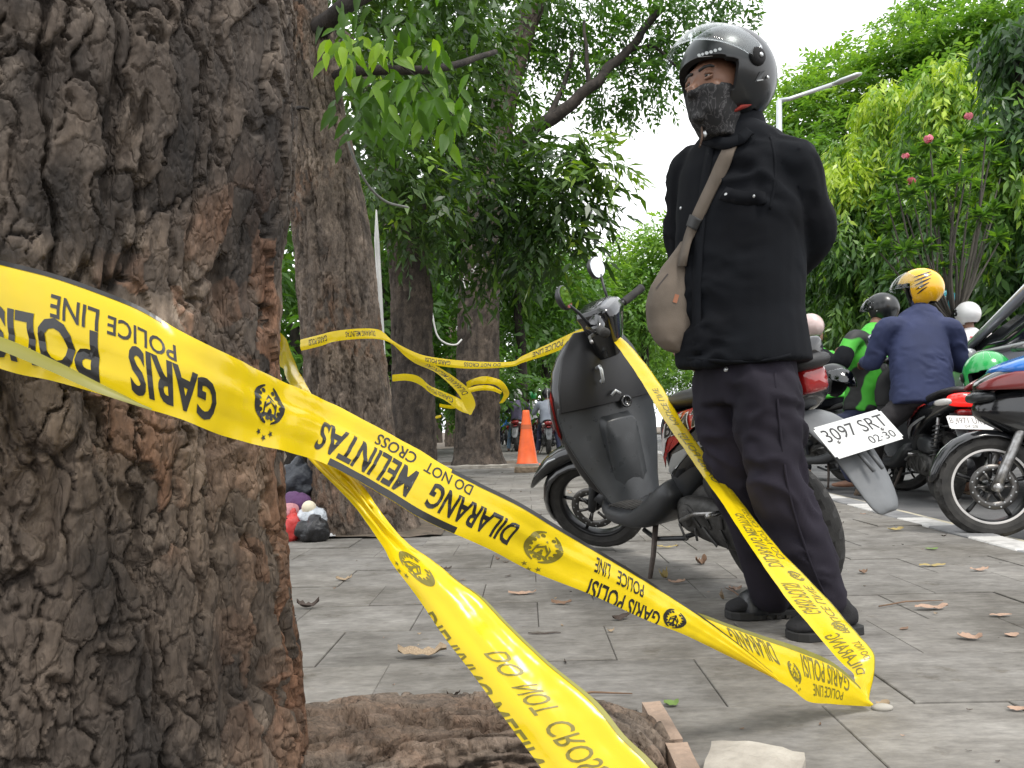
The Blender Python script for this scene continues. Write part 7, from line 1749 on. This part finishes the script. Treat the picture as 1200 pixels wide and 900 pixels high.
# ---- fallen leaves
def leafm(nm, c, c2): return M(nm, c, c2, scale=40, rough=.7)
FL = [leafm('leaf_tan', (.34, .26, .17), (.22, .16, .10)), leafm('leaf_brown', (.20, .12, .07), (.12, .07, .045)), leafm('leaf_pink_tan', (.40, .27, .19), (.28, .18, .13)), leafm('leaf_yellow', (.36, .28, .10), (.25, .19, .07)), leafm('leaf_dark', (.06, .04, .03), (.035, .025, .02)), leafm('leaf_green', (.14, .22, .05), (.09, .15, .035))]
LMESH = {}
def fallen_mesh(curl, wid, seed):
    bm = bmesh.new(); n = 9; rn = random.Random(seed); C_, L_, Rr_ = [], [], []
    for i in range(n):
        x = i / (n - 1); w_ = wid * math.sin(math.pi * min(.98, max(.02, x)) ** .85) ** .8; z = .02 + curl * (x - .5) ** 2 * 2 + rn.uniform(-.02, .02)
        C_.append(bm.verts.new((x - .5, .04 * math.sin(x * 4 + seed), z))); L_.append(bm.verts.new((x - .5, w_, z + curl * .5 * (.5 + rn.random())))); Rr_.append(bm.verts.new((x - .5, -w_, z + curl * .3 * rn.random())))
    for i in range(n - 1): bm.faces.new((C_[i], C_[i + 1], L_[i + 1], L_[i])); bm.faces.new((Rr_[i], Rr_[i + 1], C_[i + 1], C_[i]))
    me = bpy.data.meshes.new('fallen_leaf'); bmesh.ops.recalc_face_normals(bm, faces=bm.faces[:]); bm.to_mesh(me); bm.free(); me.polygons.foreach_set('use_smooth', [True] * len(me.polygons)); return me
def fallen(px, py, Lpx, mi, ang, curl, wid, lab):
    g = gnd(px, py, 0); me = fallen_mesh(curl, wid, int(px * 7 + py)); me.materials.append(FL[mi]); o = bpy.data.objects.new('fallen_leaf', me); COL.objects.link(o)
    o.location = g + V3((0, 0, .002)); o.rotation_euler = (0, 0, ang); L = Lpx / FPX * g.y * .9; o.scale = (L, L, L)
    tag(o, lab, 'leaf', 'fallen leaves on the pavement')
LEAVES = [(495, 770, 62, 0, .12, .22, .15, 'largest tan curled leaf, on the bare pavement left of the yellow tape'), (612, 697, 36, 2, .05, .10, .13, 'pinkish flat leaf just below the main tape'), (658, 709, 26, 1, -.05, .2, .14, 'brown leaf right of the pinkish one under the tape'),
          (638, 744, 42, 4, 0, .04, .05, 'dark thin stick-like leaf beside the lower tape'), (728, 727, 28, 4, .5, .3, .12, 'dark curled leaf below the folded tape'), (361, 713, 28, 4, .1, .5, .14, 'dark arched leaf by the near trunk edge'),
          (403, 681, 20, 0, .2, .3, .16, 'small tan leaf nearest the brown tree'), (523, 668, 14, 4, 0, .3, .2, 'small dark leaf between the two wide tapes'), (1092, 714, 44, 2, .1, .12, .14, 'pinkish leaf lying right of the man, with a twig'), (1137, 750, 28, 2, -.3, .3, .22, 'crumpled pink-tan leaf below the other leaf on the right'),
          (1093, 664, 34, 3, .02, .08, .12, 'olive-yellow leaf on the right-hand pavement'), (1148, 669, 24, 2, .0, .2, .16, 'pale leaf near the motorcycle side of the pavement'), (1173, 722, 28, 2, -.05, .05, .16, 'pale leaf close to the right edge of the view'), (1186, 746, 18, 2, 0, .2, .3, 'small pale leaf under the right-edge one'), (1192, 833, 22, 2, -.2, .2, .2, 'pale leaf cut by the right edge low down'),
          (822, 662, 16, 1, .3, .8, .3, 'curled brown leaf under the scooter engine'), (778, 678, 14, 3, .6, .9, .4, 'yellowish leaf under the scooter beside the stand'), (793, 684, 22, 2, 0, .2, .2, 'flat tan leaf beside the yellowish one under the scooter'), (862, 692, 18, 2, .2, .3, .3, 'tan leaf at the toe of the sandal'), (846, 703, 16, 0, 1.2, .8, .2, 'upright tan leaf touching the sandal toe'),
          (782, 642, 26, 3, 0, .1, .1, 'thin yellow leaf below the scooter floor'), (1012, 672, 12, 1, .2, .4, .3, 'tiny brown leaf behind the rear tyre'), (1050, 622, 22, 3, .1, .2, .2, 'yellow leaf near the painted kerb'), (1092, 644, 16, 5, 0, .1, .3, 'green leaf on the pavement near the kerb'), (787, 827, 20, 5, .2, .3, .35, 'small fresh green sprig low in the middle'), (716, 741, 10, 0, .4, .4, .25, 'tiny tan leaf near the dark curled one'), (1035, 830, 18, 0, .1, .5, .4, 'shrivelled grey-tan leaf at the tape peg')]
for a in LEAVES: fallen(*a)
lt_v, lt_f, lt_m = [], [], []
rn = random.Random(11)
for k in range(420):
    g = road_pt(rn.uniform(1.1, 7) if k < 330 else rn.uniform(6, 22), rn.uniform(-1.2, 1.85)); me = fallen_mesh(rn.uniform(.05, .5), rn.uniform(.08, .22), k); L = rn.uniform(.012, .04) if k % 3 == 0 else rn.uniform(.004, .012); M4 = Matrix.Translation(g + V3((0, 0, .002))) @ Matrix.Rotation(rn.uniform(0, 6.3), 4, 'Z') @ Matrix.Scale(L, 4)
    b0 = len(lt_v); lt_v += [tuple(M4 @ v.co) for v in me.vertices]; lt_f += [[b0 + i for i in p.vertices] for p in me.polygons]; lt_m += [rn.choice((0, 1, 1, 2, 4, 4))] * len(me.polygons); bpy.data.meshes.remove(me)
me = bpy.data.meshes.new('leaf_litter'); me.from_pydata(lt_v, [], lt_f); o = link('leaf_litter', me, FL); me.polygons.foreach_set('material_index', lt_m); tag(o, 'scattered crumbs of dry leaf and twig on the pavement', 'leaf litter', None, 'stuff')
for k, (a, b, lab) in enumerate((((1030, 712), (1105, 705), 'thin dry twig across the slabs right of the man'), ((655, 820), (741, 815), 'long thin twig on the slab above the root'), ((870, 702), (850, 690), 'short twig at the sandal toe'))):
    A_, B_ = gnd(*a), gnd(*b); bm = bmesh.new(); tube(bm, [A_ + V3((0, 0, .004)), A_.lerp(B_, .45) + V3((0, .012, .008)), B_ + V3((0, 0, .004))], [.0022, .0025, .0012], 6); tag(bmobj('twig', bm, FL[1]), lab, 'twig', 'twigs on the pavement')
for o in bpy.data.objects:
    nm = o.name.split('.')[0]
    if nm in ('plate_lettering', 'disc_holes', 'lettering', 'emblem', 'lettering_outline', 'jersey_lettering', 'helmet_emblem', 'plate_bolt', 'floor_mat', 'branches', 'crown', 'foliage', 'hanging_foliage', 'tread_lug') and o.type == 'MESH' and o.parent is not None: o['kind'] = 'stuff'
